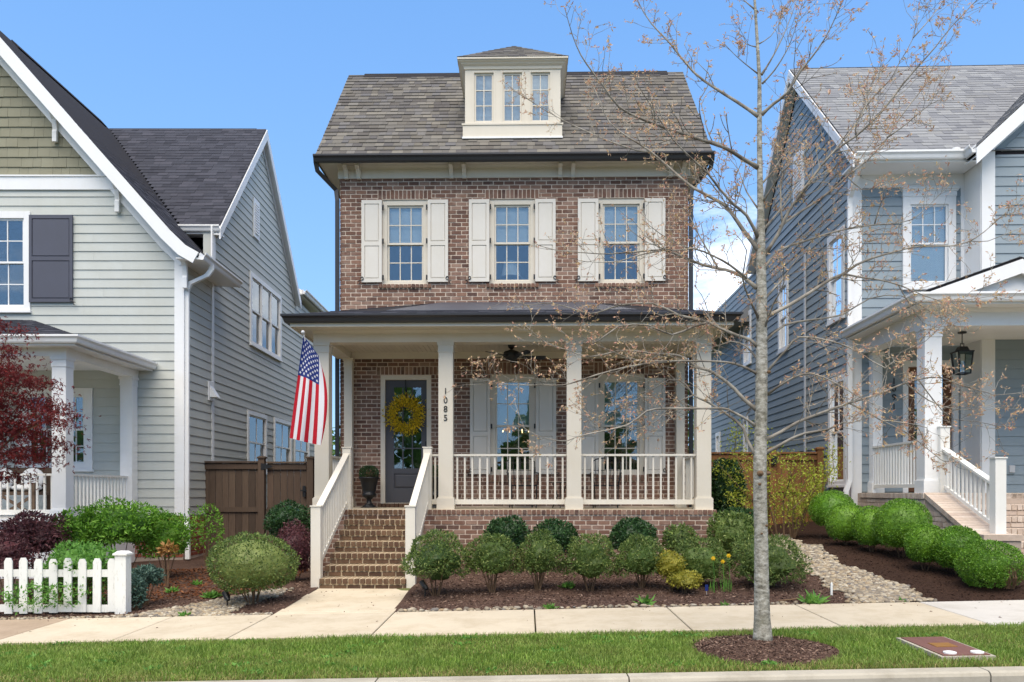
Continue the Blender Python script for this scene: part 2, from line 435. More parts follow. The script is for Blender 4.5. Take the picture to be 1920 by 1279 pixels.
M['dry_grass'] = foliage('dry_grass_blade', [srgb(150, 140, 84), srgb(124, 128, 66), srgb(168, 154, 100)], 0.25)
M['weed'] = foliage('weed_leaf', [srgb(92, 140, 56), srgb(112, 158, 66), srgb(76, 122, 52)], 0.3)
M['flower'] = foliage('yellow_petal', [srgb(240, 200, 30), srgb(226, 180, 24), srgb(250, 214, 60)], 0.3)
M['wreath_flower'] = foliage('wreath_petal', [srgb(236, 202, 36), srgb(250, 220, 60), srgb(206, 170, 28), srgb(150, 146, 44)], 0.2)
M['far_leaf'] = foliage('far_tree_leaf', [srgb(84, 116, 52), srgb(106, 138, 62), srgb(66, 96, 46)], 0.25)
k = Mat('grey_bark'); n1 = k.noise(13, 8, 0.75, (1.2, 1.2, 2.2))
c = k.ramp(n1, [(0.3, srgb(70, 67, 60)), (0.43, srgb(132, 128, 116)), (0.56, srgb(172, 168, 156)), (0.7, srgb(216, 213, 204))])
c = k.mix(k.ramp(k.noise(3.5, 6, 0.7), [(0.5, (0, 0, 0)), (0.66, (0.7, 0.7, 0.7))]), c, srgb(104, 102, 82))
k.color(c).surf(0.9, 0.15).bump(n1, 0.8, 0.012); M['bark'] = k.m
k = Mat('twig_bark'); k.color(k.value_jitter(k.ramp(k.noise(7, 5), [(0.35, srgb(108, 100, 90)), (0.65, srgb(164, 158, 146))]), k.rand(), 0.85, 1.1)).surf(0.9, 0.15); M['twig'] = k.m
k = Mat('brown_stem'); k.color(k.value_jitter(srgb(112, 90, 70), k.noise(20, 4), 0.6, 1.3)).surf(0.9, 0.15); M['stem'] = k.m

def glass(name, tint, refl, rough=0.015):
    m = bpy.data.materials.new(name); m.use_nodes = True; n, l = m.node_tree.nodes, m.node_tree.links; n.clear()
    out = n.new('ShaderNodeOutputMaterial'); tr = n.new('ShaderNodeBsdfTransparent'); gl = n.new('ShaderNodeBsdfGlossy'); mx = n.new('ShaderNodeMixShader')
    lw = n.new('ShaderNodeFresnel'); lw.inputs['IOR'].default_value = 1.5; mr = n.new('ShaderNodeMapRange')
    mr.inputs['From Min'].default_value = 0.04; mr.inputs['To Min'].default_value = refl; mr.inputs['To Max'].default_value = 1.0
    tr.inputs['Color'].default_value = (*tint, 1); gl.inputs['Roughness'].default_value = rough; gl.inputs['Color'].default_value = (0.93, 0.97, 1, 1)
    nz = n.new('ShaderNodeTexNoise'); nz.inputs['Scale'].default_value = 1.6; bp = n.new('ShaderNodeBump'); bp.inputs['Strength'].default_value = 0.06; bp.inputs['Distance'].default_value = 0.05
    gm = n.new('ShaderNodeNewGeometry'); l.new(gm.outputs['Position'], nz.inputs['Vector']); l.new(nz.outputs['Fac'], bp.inputs['Height']); l.new(bp.outputs[0], gl.inputs['Normal'])
    l.new(lw.outputs[0], mr.inputs['Value']); l.new(mr.outputs[0], mx.inputs[0]); l.new(tr.outputs[0], mx.inputs[1]); l.new(gl.outputs[0], mx.inputs[2]); l.new(mx.outputs[0], out.inputs['Surface'])
    return m
M['glass'] = glass('window_glass', (0.95, 0.98, 0.98), 0.12)
M['clear_glass'] = glass('lantern_glass', (0.93, 0.95, 0.95), 0.06)
def emit(name, c, s):
    k = Mat(name); k.color(c); k.p.inputs['Emission Color'].default_value = (*c, 1); k.p.inputs['Emission Strength'].default_value = s; return k.m
M['bulb'] = emit('warm_bulb', (1.0, 0.66, 0.30), 2.2)
for nm, c in (('flag_red', srgb(190, 34, 50)), ('flag_white', srgb(232, 230, 232)), ('flag_blue', srgb(38, 56, 122))):
    k = Mat(nm); k.color(k.value_jitter(c, k.noise(90, 2), 0.94, 1.05)).surf(0.75, 0.2).translucent(c, 0.25); M[nm] = k.m
M['steel'] = paint('brushed_steel', srgb(190, 190, 192), 0.3, 0.6, 0.05, 0.02)
# ================================================================== GROUND
YK0, YK1, YL, YS0, YS1 = 6.27, 6.44, 6.44, 8.13, 9.62      # kerb front/back, lawn, sidewalk front/back
def lerp(x, xs, ys): return float(np.interp(x, xs, ys))
def ground(x, y):
    base = 0.0222 * (x - 0.2)
    if y <= YS1: return base - max(0.0, (YS1 - y)) * 0.012
    k = np.interp(x, [-7, -3, 0, 3.2, 4.2, 7], [0.06, 0.045, 0.07, 0.08, 0.13, 0.17])
    t = y - YS1
    return base + k * (t if t < 3.2 else 3.2 + (t - 3.2) * 0.25)
vground = np.vectorize(ground)

def sheet(name, xs, ys, zf, m, dz=0.0, inside=None, **props):
    X, Y = np.meshgrid(xs, ys); Z = zf(X, Y) + dz
    nx, ny = len(xs), len(ys)
    i = np.arange(nx * ny).reshape(ny, nx)
    f = np.stack([i[:-1, :-1], i[:-1, 1:], i[1:, 1:], i[1:, :-1]], -1).reshape(-1, 4)
    if inside is not None:
        c = np.stack([X, Y], -1).reshape(-1, 2)[f].mean(1)
        f = f[inside(c[:, 0], c[:, 1])]
    return np_mesh(name, np.stack([X, Y, Z], -1), f, m, smooth=True, **props)

# broad ground: falls away gently, runs to the horizon
def far_z(X, Y): return vground(np.clip(X, -14, 14), np.clip(Y, YS1 + 0.01, 40)) - 0.05 - 0.25 * (Y < YS1)
gx = np.concatenate([[-900, -300, -100, -40], np.arange(-20, 20.1, 0.8), [40, 100, 300, 900]])
gy = np.concatenate([[-900, -300, -100, -40, -16, 0, 6.0, 8.0, 9.4], np.arange(9.7, 40, 1.2), [60, 120, 400, 1200]])
sheet('ground', gx, gy, far_z, M['earth'], kind='structure')
# road with a far kerb
road = MB(); road.add([(-60, -2.2, -0.21 - 1.33), (60, -2.2, -0.21 + 1.33), (60, YK0, -0.2 + 1.33), (-60, YK0, -0.2 - 1.33)], [(0, 1, 2, 3)])
road.build('road', M['asphalt'], kind='structure')
# kerb, in poured lengths
kerb = thing('kerb', None, None, (0, YK0, ground(0, YK0)), kind='structure')
kx = [-13.0, -10.0, -7.0, -4.0, -1.2, fx(1180, YK0), fx(1858, YK0), 7.0, 10.0, 13.0]
for a, b in zip(kx[:-1], kx[1:]):
    m = MB(); za, zb = ground(a, YK0), ground(b, YK0)
    prof = [(0.0, -0.3), (0.0, -0.035), (0.012, -0.012), (0.035, 0.0), (YK1 - YK0, 0.0), (YK1 - YK0, -0.3)]
    m.add([(a + 0.006, YK0 + o, za + z) for o, z in prof] + [(b - 0.006, YK0 + o, zb + z) for o, z in prof],
          [tuple(range(6)), tuple(range(11, 5, -1))] + [(i, 6 + i, 6 + (i + 1) % 6, (i + 1) % 6) for i in range(6)])
    m.build('kerb_stone', M['kerb'], kerb)
# lawn soil
sheet('lawn_soil', np.arange(-13, 13.01, 0.25), np.linspace(YL - 0.02, YS0 + 0.02, 10), vground, M['turf'], -0.012, kind='structure')
# sidewalk slabs with joints
walk = thing('sidewalk', None, None, (0, YS0, ground(0, YS0)), kind='structure')
WX0, WX1 = -3.08, -1.60
jx = [fx(131, YS1), fx(326, YS1), WX0, WX1, fx(1002, YS1), fx(1250, YS1), fx(1490, YS1), fx(1723, YS1)]
jx = [jx[0] - 1.52 * i for i in (4, 3, 2, 1)] + jx + [jx[-1] + 1.5 * i for i in (1, 2, 3)]
def slab(a, b, y0, y1, m, parent, zf, name='slab'):
    k = MB(); g = 0.008; d = 0.10
    p = [(a + g, y0 + g), (b - g, y0 + g), (b - g, y1 - g), (a + g, y1 - g)]
    q = [(a + g + .008, y0 + g + .008), (b - g - .008, y0 + g + .008), (b - g - .008, y1 - g - .008), (a + g + .008, y1 - g - .008)]
    vs = [(x, y, zf(x, y) - d) for x, y in p] + [(x, y, zf(x, y) + 0.010) for x, y in p] + [(x, y, zf(x, y) + 0.016) for x, y in q]
    fs = [(0, 3, 2, 1)] + [(i, (i + 1) % 4, 4 + (i + 1) % 4, 4 + i) for i in range(4)] + [(4 + i, 4 + (i + 1) % 4, 8 + (i + 1) % 4, 8 + i) for i in range(4)] + [(8, 9, 10, 11)]
    k.add(vs, fs); return k.build(name, m, parent)
for a, b in zip(jx[:-1], jx[1:]):
    mm = M['old_concrete'] if b <= jx[4] + 0.01 else (M['new_concrete'] if a >= jx[11] - 0.01 else M['concrete'])
    slab(a, b, YS0, YS1, mm, walk, ground)
# walkway to the steps
Y_FOOT = 11.62
def walk_z(x, y): return lerp(y, [YS1, Y_FOOT], [ground(-2.3, YS1), 0.0]) + 0.0222 * (x + 2.3) * max(0, 1 - (y - YS1) / 2)
path = thing('front_walkway', None, None, (-2.34, YS1, -0.06), kind='structure')
slab(WX0, WX1, YS1, YS1 + 0.12, M['concrete'], path, walk_z)
slab(WX0, WX1, YS1 + 0.12, Y_FOOT + 0.10, M['concrete'], path, walk_z)

# garden beds
def creek_mid(y): return np.interp(y, [9.6, 10.2, 11.2, 12.3, 13.6, 15.2], [4.42, 4.38, 4.3, 4.3, 4.35, 4.5])
def creek_half(y): return np.interp(y, [9.6, 10.2, 11.0, 12.3, 13.6, 15.2], [0.52, 0.40, 0.30, 0.26, 0.26, 0.28])
gx = np.arange(-12, 12.01, 0.14); gy = np.concatenate([np.arange(YS1 + 0.004, 14, 0.14), np.arange(14, 18.3, 0.4)])
hum = lambda X, Y: vground(X, Y) + 0.018 * np.sin(3.1 * X + 1.7 * Y) * np.sin(2.3 * Y - X) * np.clip((Y - YS1) * 3, 0, 1)
off_walk = lambda x, y: ~((x > WX0 - 0.0) & (x < WX1 + 0.0) & (y < 11.7))
sheet('garden_bed', gx, gy, hum, M['mulch'], 0.0, lambda x, y: off_walk(x, y) & (x < 4.25), kind='structure')
sheet('dark_garden_bed', gx, gy, hum, M['dark_mulch'], 0.0, lambda x, y: x >= 4.25, kind='structure')

def bed_z(x, y): return hum(np.asarray(x, float), np.asarray(y, float))

# ================================================================== BUILDERS
def cut(a, b, holes):                 # a..b minus the holes
    out = [(a, b)]
    for h0, h1 in holes:
        nx = []
        for p, q in out:
            if h1 <= p or h0 >= q: nx.append((p, q)); continue
            if h0 > p: nx.append((p, h0))
            if h1 < q: nx.append((h1, q))
        out = nx
    return [(p, q) for p, q in out if q - p > 0.012]

def wall_core(mb, fr, u0, u1, z0, z1, holes, o0, o1):
    zs = sorted({z0, z1, *[min(max(h[2], z0), z1) for h in holes], *[min(max(h[3], z0), z1) for h in holes]})
    for a, b in zip(zs[:-1], zs[1:]):
        zm = (a + b) / 2
        for p, q in cut(u0, u1, [(h[0], h[1]) for h in holes if h[2] < zm < h[3]]):
            mb.fbox(fr, p, q, a, b, o0, o1)

def brick_variant(seed, rough=1.0):   # unit brick: u 0..1, z 0..1, out 0..1 as vertex lists
    r = random.Random(seed); j = lambda s: r.uniform(-s, s) * rough
    cx, cz = 0.035, 0.11
    ring = [(cx + j(.02), 0 + j(.03)), (1 - cx + j(.02), 0 + j(.03)), (1 + j(.012), cz + j(.05)), (1 + j(.012), 1 - cz + j(.05)), (1 - cx + j(.02), 1 + j(.03)), (cx + j(.02), 1 + j(.03)), (j(.012), 1 - cz + j(.05)), (j(.012), cz + j(.05))]
    return ring
VAR = [brick_variant(i) for i in range(7)]
def brick_faces():
    return [tuple(range(8))] + [(i, 8 + i, 8 + (i + 1) % 8, (i + 1) % 8) for i in range(8)]
BF = brick_faces()
def brick_verts(ring, fr, u0, u1, z0, z1, o0, o1):
    uc, zc = 0.5, 0.5
    f = [fr(u0 + (u1 - u0) * (uc + (a - uc) * 0.985), z0 + (z1 - z0) * (zc + (b - zc) * 0.96), o1) for a, b in ring]
    g = [fr(u0 + (u1 - u0) * a, z0 + (z1 - z0) * b, o0) for a, b in ring]
    return f + g

class BrickBank:                      # the first n bricks become objects, the rest one joined part
    def __init__(s, n): s.left = n; s.cache = {}
    def put(s, fr, parent, mat, u0, u1, z0, z1, o0, o1, stuff=None, single=False):
        ring = VAR[random.randrange(len(VAR))]
        if single and s.left > 0:
            s.left -= 1
            w, h, d = round(u1 - u0, 3), round(z1 - z0, 3), round(o1 - o0, 3)
            key = (w, h, d, id(ring), mat.name, fr(1, 0, 0)[0] == 1)
            if key not in s.cache:
                b = Vector(fr(0, 0, 0))
                vs = [Vector(p) - b for p in brick_verts(ring, fr, 0, w, 0, h, 0, d)]
                me = bpy.data.meshes.new('brick'); me.from_pydata([tuple(p) for p in vs], [], BF); me.materials.append(mat); me.update()
                s.cache[key] = me
            link('brick', s.cache[key], parent, loc=fr(u0, z0, o0))
        else:
            stuff.add(brick_verts(ring, fr, u0, u1, z0, z1, o0, o1), BF)

def brickwork(bank, fr, parent, mat, u0, u1, z0, z1, holes, stuff, single=False, ch=0.079, bl=0.2035, joint=0.0135, proud=0.005, phase=0.0):
    n = int(math.ceil((z1 - z0) / ch - 1e-6))
    for r in range(n):
        za = z1 - (r + 1) * ch; zb = za + ch - joint; zm = (za + zb) / 2
        if za < z0 - 0.03: continue
        for p, q in cut(u0, u1, [(h[0], h[1]) for h in holes if h[2] < zm < h[3]]):
            off = u0 + phase + (bl / 2 if r % 2 else 0)
            k = math.floor((p - off) / bl); e = [p]
            while off + (k + 1) * bl < q - 0.03:
                k += 1
                if off + k * bl > p + 0.03: e.append(off + k * bl)
            e.append(q)
            for a, b in zip(e[:-1], e[1:]):
                jz = random.uniform(-.0015, .0015)
                bank.put(fr, parent, mat, a + joint / 2, b - joint / 2, za + jz, zb + jz, -0.03, proud + random.uniform(-.003, .004), stuff, single)

def siding(parent, fr, z0, z1, expo, lo, hi, holes, mat, split=2.6, name='siding_board'):
    n = int(math.ceil((z1 - z0) / expo - 1e-6))
    for r in range(n):
        zb = z0 + r * expo + random.uniform(-.0025, .0025); zt = min(zb + expo, z1); zm = (zb + zt) / 2
        a, b = lo(zb), hi(zb); a2, b2 = lo(zt), hi(zt)
        if b - a < 0.05: continue
        for p, q in cut(a, b, [(h[0], h[1]) for h in holes if h[2] < zm < h[3]]):
            parts = [(p, q)]
            if q - p > split:
                s = p + (q - p) * random.uniform(0.3, 0.7); parts = [(p, s - 0.001), (s + 0.001, q)]
            for u, w in parts:
                ut = a2 if abs(u - a) < 1e-6 else u; wt = b2 if abs(w - b) < 1e-6 else w
                if wt <= ut: wt = ut = (ut + wt) / 2
                t = min(zt + 0.012, z1)
                k = MB()
                k.add([fr(u, zb, 0), fr(u, zb, 0.024), fr(ut, t, 0.007), fr(ut, t, 0), fr(w, zb, 0), fr(w, zb, 0.024), fr(wt, t, 0.007), fr(wt, t, 0)],
                      [(0, 1, 2, 3), (7, 6, 5, 4), (0, 4, 5, 1), (1, 5, 6, 2), (2, 6, 7, 3), (3, 7, 4, 0)])
                k.build(name, mat, parent)

def shingle_roof(parent, P0, U, Vd, vlen, lo, hi, expo, mat, singles=0, wmin=0.14, wmax=0.34, thick=0.012, part_name='shingles'):
    P0, U, Vd = Vector(P0), Vector(U).normalized(), Vector(Vd).normalized(); N = U.cross(Vd).normalized()
    if N.z < 0: N = -N
    stuff = MB(); cnt = 0; cache = {}
    F6 = [(0, 1, 5, 4), (1, 2, 6, 5), (2, 3, 7, 6), (3, 0, 4, 7), (4, 5, 6, 7)]
    for r in range(int(math.ceil(vlen / expo))):
        v0 = r * expo; v1 = min(v0 + expo * 1.12, vlen)
        a, b = lo(v0), hi(v0)
        if b - a < 0.03: continue
        x = a - random.uniform(0, 0.15)
        while x < b - 0.002:
            w = round(random.uniform(wmin, wmax), 2); x0, x1 = max(x, a), min(x + w, b); x += w
            if x1 - x0 < 0.01: continue
            t = thick * random.choice((0.55, 1.0, 1.0))
            if cnt < singles:
                cnt += 1
                key = (round(x1 - x0, 2), round(t, 4))
                if key not in cache:
                    q = key[0] - 0.003; vs = [Vector(), U * q, U * q + Vd * (v1 - v0), Vd * (v1 - v0)]
                    vs = [p + N * 0.001 for p in vs] + [vs[0] + N * t, vs[1] + N * t, vs[2] + N * 0.003, vs[3] + N * 0.003]
                    me = bpy.data.meshes.new('shingle'); me.from_pydata([tuple(p) for p in vs], [], F6); me.materials.append(mat); me.update(); cache[key] = me
                link('shingle', cache[key], parent, loc=P0 + U * x0 + Vd * v0)
            else:
                b0 = P0 + U * (x0 + 0.0015) + Vd * v0; b1 = P0 + U * (x1 - 0.0015) + Vd * v0
                xa, xb = max(x0 + .0015, lo(v1)), min(x1 - .0015, hi(v1))
                if xb < xa: xa = xb = min(max((x0 + x1) / 2, lo(v1)), max(hi(v1), lo(v1)))
                t0 = P0 + U * xa + Vd * v1; t1 = P0 + U * xb + Vd * v1
                stuff.add([b0 + N * .001, b1 + N * .001, t1 + N * .001, t0 + N * .001, b0 + N * t, b1 + N * t, t1 + N * .003, t0 + N * .003], F6)
    if stuff.f: stuff.build(part_name, mat, parent, kind='stuff')

def window(parent, fr, u0, u1, z0, z1, m, cols=3, rows=(2, 2), casing=0.09, head=None, o=0.0, deep=0.05, glass_m=None, blind=None, room=None, sill=True, single=False, mull=1, muntins=(True, True), vcur=False, shade=0.0):
    """casing + sash + panes; u0..u1, z0..z1 is the outside of the casing"""
    glass_m = glass_m or M['glass']; head = casing if head is None else head
    k = MB()
    k.fbox(fr, u0, u0 + casing, z0, z1, o - deep, o + 0.02); k.fbox(fr, u1 - casing, u1, z0, z1, o - deep, o + 0.02)
    k.fbox(fr, u0 + casing, u1 - casing, z1 - head, z1, o - deep, o + 0.022); k.fbox(fr, u0 + casing, u1 - casing, z0, z0 + casing * 0.7, o - deep, o + 0.02)
    win = k.build('window', m, parent)
    a, b, c, d = u0 + casing, u1 - casing, z0 + casing * 0.7, z1 - head
    if sill: MB().fbox(fr, u0 - 0.02, u1 + 0.02, z0 - 0.045, z0 - 0.001, o - deep, o + 0.045).build('sill', m, win)
    wd = (b - a - 0.05 * (mull - 1)) / mull
    sr = 0.038; mt = 0.018
    for i in range(mull):
        p = a + i * (wd + 0.05); q = p + wd
        if i: MB().fbox(fr, p - 0.05, p, c, d, o - deep, o + 0.012).build('mullion', m, win)
        sashes = [(c, d, rows[0], muntins[0])] if single else [((c + d) / 2 - 0.018, d, rows[0], muntins[0]), (c, (c + d) / 2 + 0.018, rows[1], muntins[1])]
        for si, (s0, s1, nr, mun) in enumerate(sashes):
            oo = o - 0.012 - 0.03 * si; nc = cols if mun else 1; nr = nr if mun else 1
            k = MB()
            k.fbox(fr, p, p + sr, s0, s1, oo - 0.03, oo); k.fbox(fr, q - sr, q, s0, s1, oo - 0.03, oo)
            k.fbox(fr, p + sr, q - sr, s0, s0 + sr, oo - 0.03, oo - .001); k.fbox(fr, p + sr, q - sr, s1 - sr, s1, oo - 0.03, oo - .001)
            gw = (q - p - 2 * sr - (nc - 1) * mt) / nc; gh = (s1 - s0 - 2 * sr - (nr - 1) * mt) / nr
            for ci in range(1, nc): x = p + sr + ci * gw + (ci - 1) * mt; k.fbox(fr, x, x + mt, s0 + sr, s1 - sr, oo - 0.026, oo - .004)
            for ri in range(1, nr):
                z = s0 + sr + ri * gh + (ri - 1) * mt
                for ci in range(nc): x = p + sr + ci * (gw + mt); k.fbox(fr, x, x + gw, z, z + mt, oo - 0.025, oo - .005)
            sash = k.build('sash', m, win)
            for ci in range(nc):
                for ri in range(nr):
                    x, z = p + sr + ci * (gw + mt), s0 + sr + ri * (gh + mt)
                    MB().fbox(fr, x, x + gw, z, z + gh, oo - 0.019, oo - 0.015).build('pane', glass_m, win)
    if blind:
        k = MB(); z = d - 0.02; zb = d - (d - c) * blind
        k.fbox(fr, a + .01, b - .01, d - 0.03, d, o - 0.11, o - 0.08)
        while z > zb:
            k.add([fr(a + .015, z, o - .096), fr(b - .015, z, o - .096), fr(b - .015, z - .026, o - .086), fr(a + .015, z - .026, o - .086)], [(0, 1, 2, 3)]); z -= 0.024
        k.fbox(fr, a + .012, b - .012, zb - .02, zb, o - .11, o - .085)
        k.build('blind', M['blind'], win)
    if shade:
        MB().fbox(fr, a + .01, b - .01, d - (d - c) * shade, d, o - .14, o - .13).build('roller_shade', M['shade'], win)
    if vcur:
        k = MB()
        for (x0, x1) in ((a, a + (b - a) * vcur), (b - (b - a) * vcur, b)):
            n = 14; vs = []
            for i in range(n + 1):
                x = x0 + (x1 - x0) * i / n; w = 0.02 * math.sin(i * 1.9)
                vs += [fr(x, c, o - .16 + w), fr(x, d, o - .16 + w * .6)]
            k.add(vs, [(2 * i, 2 * i + 2, 2 * i + 3, 2 * i + 1) for i in range(n)])
        k.build('curtain', M['blind'], win)
    if room:
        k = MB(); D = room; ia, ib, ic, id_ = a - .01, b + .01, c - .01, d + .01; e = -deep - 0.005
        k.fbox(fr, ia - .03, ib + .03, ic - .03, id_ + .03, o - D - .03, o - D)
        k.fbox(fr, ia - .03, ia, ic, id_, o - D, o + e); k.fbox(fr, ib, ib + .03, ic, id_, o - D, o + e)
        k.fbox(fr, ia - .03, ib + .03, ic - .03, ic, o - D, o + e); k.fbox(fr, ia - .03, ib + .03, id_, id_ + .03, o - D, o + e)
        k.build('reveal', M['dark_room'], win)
    return win

GUT = [(0, 0), (0, -0.125), (0.05, -0.125), (0.062, -0.105), (0.075, -0.06), (0.098, -0.035), (0.105, -0.03), (0.105, 0), (0.096, 0), (0.092, -0.03), (0.008, -0.1), (0.008, 0)]
def gutter(parent, A, B, D, m, m0=0, m1=0, s=1.0, name='gutter'):
    return MB().sweep(A, B, D, [(o * s, z * s) for o, z in GUT], m0, m1).build(name, m, parent)

def downspout(parent, pts, m, w=0.075, d=0.055, name='downspout'):
    k = MB(); P = [Vector(p) for p in pts]
    for a, b in zip(P[:-1], P[1:]):
        t = (b - a).normalized(); k.bar(a - t * 0.012, b + t * 0.012, w, d, (0, 1, 0) if abs(t.z) > 0.5 else (0, 0, 1))
    return k.build(name, m, parent)

def column(parent, cx, y0, z0, z1, w, m, base_h=0.19, cap_h=0.17):
    """square box column, y0 = its front face"""
    y1 = y0 + w
    c = MB().box(cx - w / 2, cx + w / 2, y0, y1, z0, z1).build('column', m, parent)
    e = 0.028
    MB().box(cx - w / 2 - e, cx + w / 2 + e, y0 - e, y1 + e, z0, z0 + base_h).box(cx - w / 2 - e * .5, cx + w / 2 + e * .5, y0 - e * .5, y1 + e * .5, z0 + base_h, z0 + base_h + .018).build('plinth', m, c)
    k = MB(); e = 0.012
    k.box(cx - w / 2 - e, cx + w / 2 + e, y0 - e, y1 + e, z1 - cap_h, z1 - cap_h + .022); e = 0.006
    k.box(cx - w / 2 - e, cx + w / 2 + e, y0 - e, y1 + e, z1 - cap_h + .022, z1 - .05); e = 0.022
    k.box(cx - w / 2 - e, cx + w / 2 + e, y0 - e, y1 + e, z1 - .05, z1 - .002)
    k.build('capital', m, c)
    return c

def railing(parent, A, B, z_lo, z_hi, m, pitch=0.127, bw=0.030, rail_w=0.075, rail_h=0.035, low_h=0.085, name='railing', dz=0.0):
    """level or sloping (dz = rise from A to B) balustrade"""
    A, B = Vector((*A, 0)), Vector((*B, 0)); L = (B - A).length; t = (B - A).normalized()
    P = lambda s, z: A + t * s + Vector((0, 0, z + dz * s / L))
    r = MB().bar(P(0, z_hi - rail_h / 2), P(L, z_hi - rail_h / 2), rail_w, rail_h).build(name, m, parent)
    MB().bar(P(0, z_lo + low_h / 2), P(L, z_lo + low_h / 2), 0.045, low_h).build('bottom_rail', m, r)
    n = max(1, int(round(L / pitch))); cache = None
    for i in range(n):
        s = (i + 0.5) * L / n
        if cache is None:
            h = z_hi - rail_h - (z_lo + low_h) + 0.02
            cache = MB().box(-bw / 2, bw / 2, -bw / 2, bw / 2, 0, h).mesh('baluster'); cache.materials.append(m)
        link('baluster', cache, r, loc=P(s, z_lo + low_h - 0.01))
    return r

def text_obj(s, size, m, parent, loc, extrude=0.006, rot=(R(90), 0, 0), name='digit'):
    cu = bpy.data.curves.new('txt', 'FONT'); cu.body = s; cu.size = size; cu.extrude = extrude; cu.align_x = 'CENTER'; cu.align_y = 'CENTER'
    tmp = bpy.data.objects.new('txt', cu); COL.objects.link(tmp)
    me = bpy.data.meshes.new_from_object(tmp); bpy.data.objects.remove(tmp)
    me.materials.clear(); me.materials.append(m)
    o = link(name, me, parent, loc=loc); o.rotation_euler = rot
    return o

# ================================================================== MAIN HOUSE
YW = 15.35
HX0, HX1 = fx(638, YW), fx(1290, YW)
FW = front_of(YW)
FLOOR = 1.12
house = thing('brick_house', 'narrow two storey brown brick house with cream shutters and a dormer', 'house', ((HX0 + HX1) / 2, YW, 0.0))
X_ = lambda px: fx(px, YW)
Z_ = lambda py: fz(960, py, YW)
Z_EAVE = 7.74                         # top of the main gutter
Z_WALL = Z_(334)                      # top of the brick
up_w = [(X_(a), X_(b), Z_(532), Z_(373)) for a, b in ((717, 802), (918, 1003), (1122, 1208))]
lo_w = [(X_(a), X_(b), Z_(890), Z_(703)) for a, b in ((920, 1004), (1122, 1208))]
dr = (X_(714), X_(808), FLOOR, Z_(703.5))
holes = up_w + lo_w + [dr]
k = MB(); wall_core(k, FW, HX0, HX1, 0.0, Z_EAVE - 0.02, holes, -0.22, 0.0)
HB = 20.3                             # back of the gabled block
for fr in (left_of(HX0), right_of(HX1)):
    k.fbox(fr, YW + 0.22, HB, 0.0, Z_EAVE - .02, -0.2, 0.0)
k.box(HX0, HX1, HB, HB + .2, 0, Z_EAVE - .02)
wall = k.build('wall', M['mortar'], house)
bank = BrickBank(305)
stuff = MB()
lint = []
ZT_ = Z_WALL + .03; snap = lambda z: ZT_ - round((ZT_ - z) / .079) * .079 - .0065
for (a, b, z0, z1) in up_w: lint.append((a - 0.085, b + 0.075, z1 + 0.006, snap(z1 + 0.215))); lint.append((a - .07, b + .08, snap(z0 - .085), z0 - .0))
for (a, b, z0, z1) in lo_w: lint.append((a - 0.085, b + 0.085, z1 + 0.006, snap(z1 + 0.215))); lint.append((a - .07, b + .08, snap(z0 - .10), z0 - .0))
lint.append((dr[0] - .085, dr[1] + .2, dr[3] + .006, snap(dr[3] + .21)))
brickwork(bank, FW, wall, M['brick'], HX0, HX1, FLOOR, Z_WALL + .03, holes + lint, stuff)
# soldier lintels and rowlock sills
for (a, b, z0, z1) in lint:
    n = int(round((b - a) / 0.0775)); w = (b - a) / n
    tall = z1 - z0 > 0.15
    for i in range(n):
        j = random.uniform(-.003, .003)
        bank.put(FW, wall, M['brick'], a + i * w + .008, a + (i + 1) * w - .008, z0 + .006, z1 - .006 + j, -0.03, (0.006 if tall else 0.045) + j, stuff)
stuff.build('brickwork', M['brick'], wall, kind='stuff')
# side walls of brick
side = MB()
for fr in (left_of(HX0), right_of(HX1)):
    brickwork(bank, fr, wall, M['brick'], YW - 0.008, HB, 0.15, Z_EAVE - .05, [], side)
side.build('side_brickwork', M['brick'], wall, kind='stuff')

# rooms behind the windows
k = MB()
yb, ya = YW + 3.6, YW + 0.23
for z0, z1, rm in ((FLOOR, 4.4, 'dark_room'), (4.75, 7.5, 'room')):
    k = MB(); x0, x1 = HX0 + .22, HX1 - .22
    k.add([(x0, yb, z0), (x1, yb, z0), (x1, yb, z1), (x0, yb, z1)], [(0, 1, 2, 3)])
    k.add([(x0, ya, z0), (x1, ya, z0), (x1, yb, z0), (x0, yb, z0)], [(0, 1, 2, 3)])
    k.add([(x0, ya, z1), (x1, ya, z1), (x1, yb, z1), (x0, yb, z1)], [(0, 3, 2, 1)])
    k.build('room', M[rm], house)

for i, (a, b, z0, z1) in enumerate(up_w):
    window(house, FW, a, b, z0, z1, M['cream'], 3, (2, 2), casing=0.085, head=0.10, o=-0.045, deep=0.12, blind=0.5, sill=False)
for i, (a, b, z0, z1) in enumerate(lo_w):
    window(house, FW, a, b, z0, z1, M['cream'], 3, (2, 2), casing=0.085, head=0.10, o=-0.045, deep=0.12, sill=False, shade=.5)

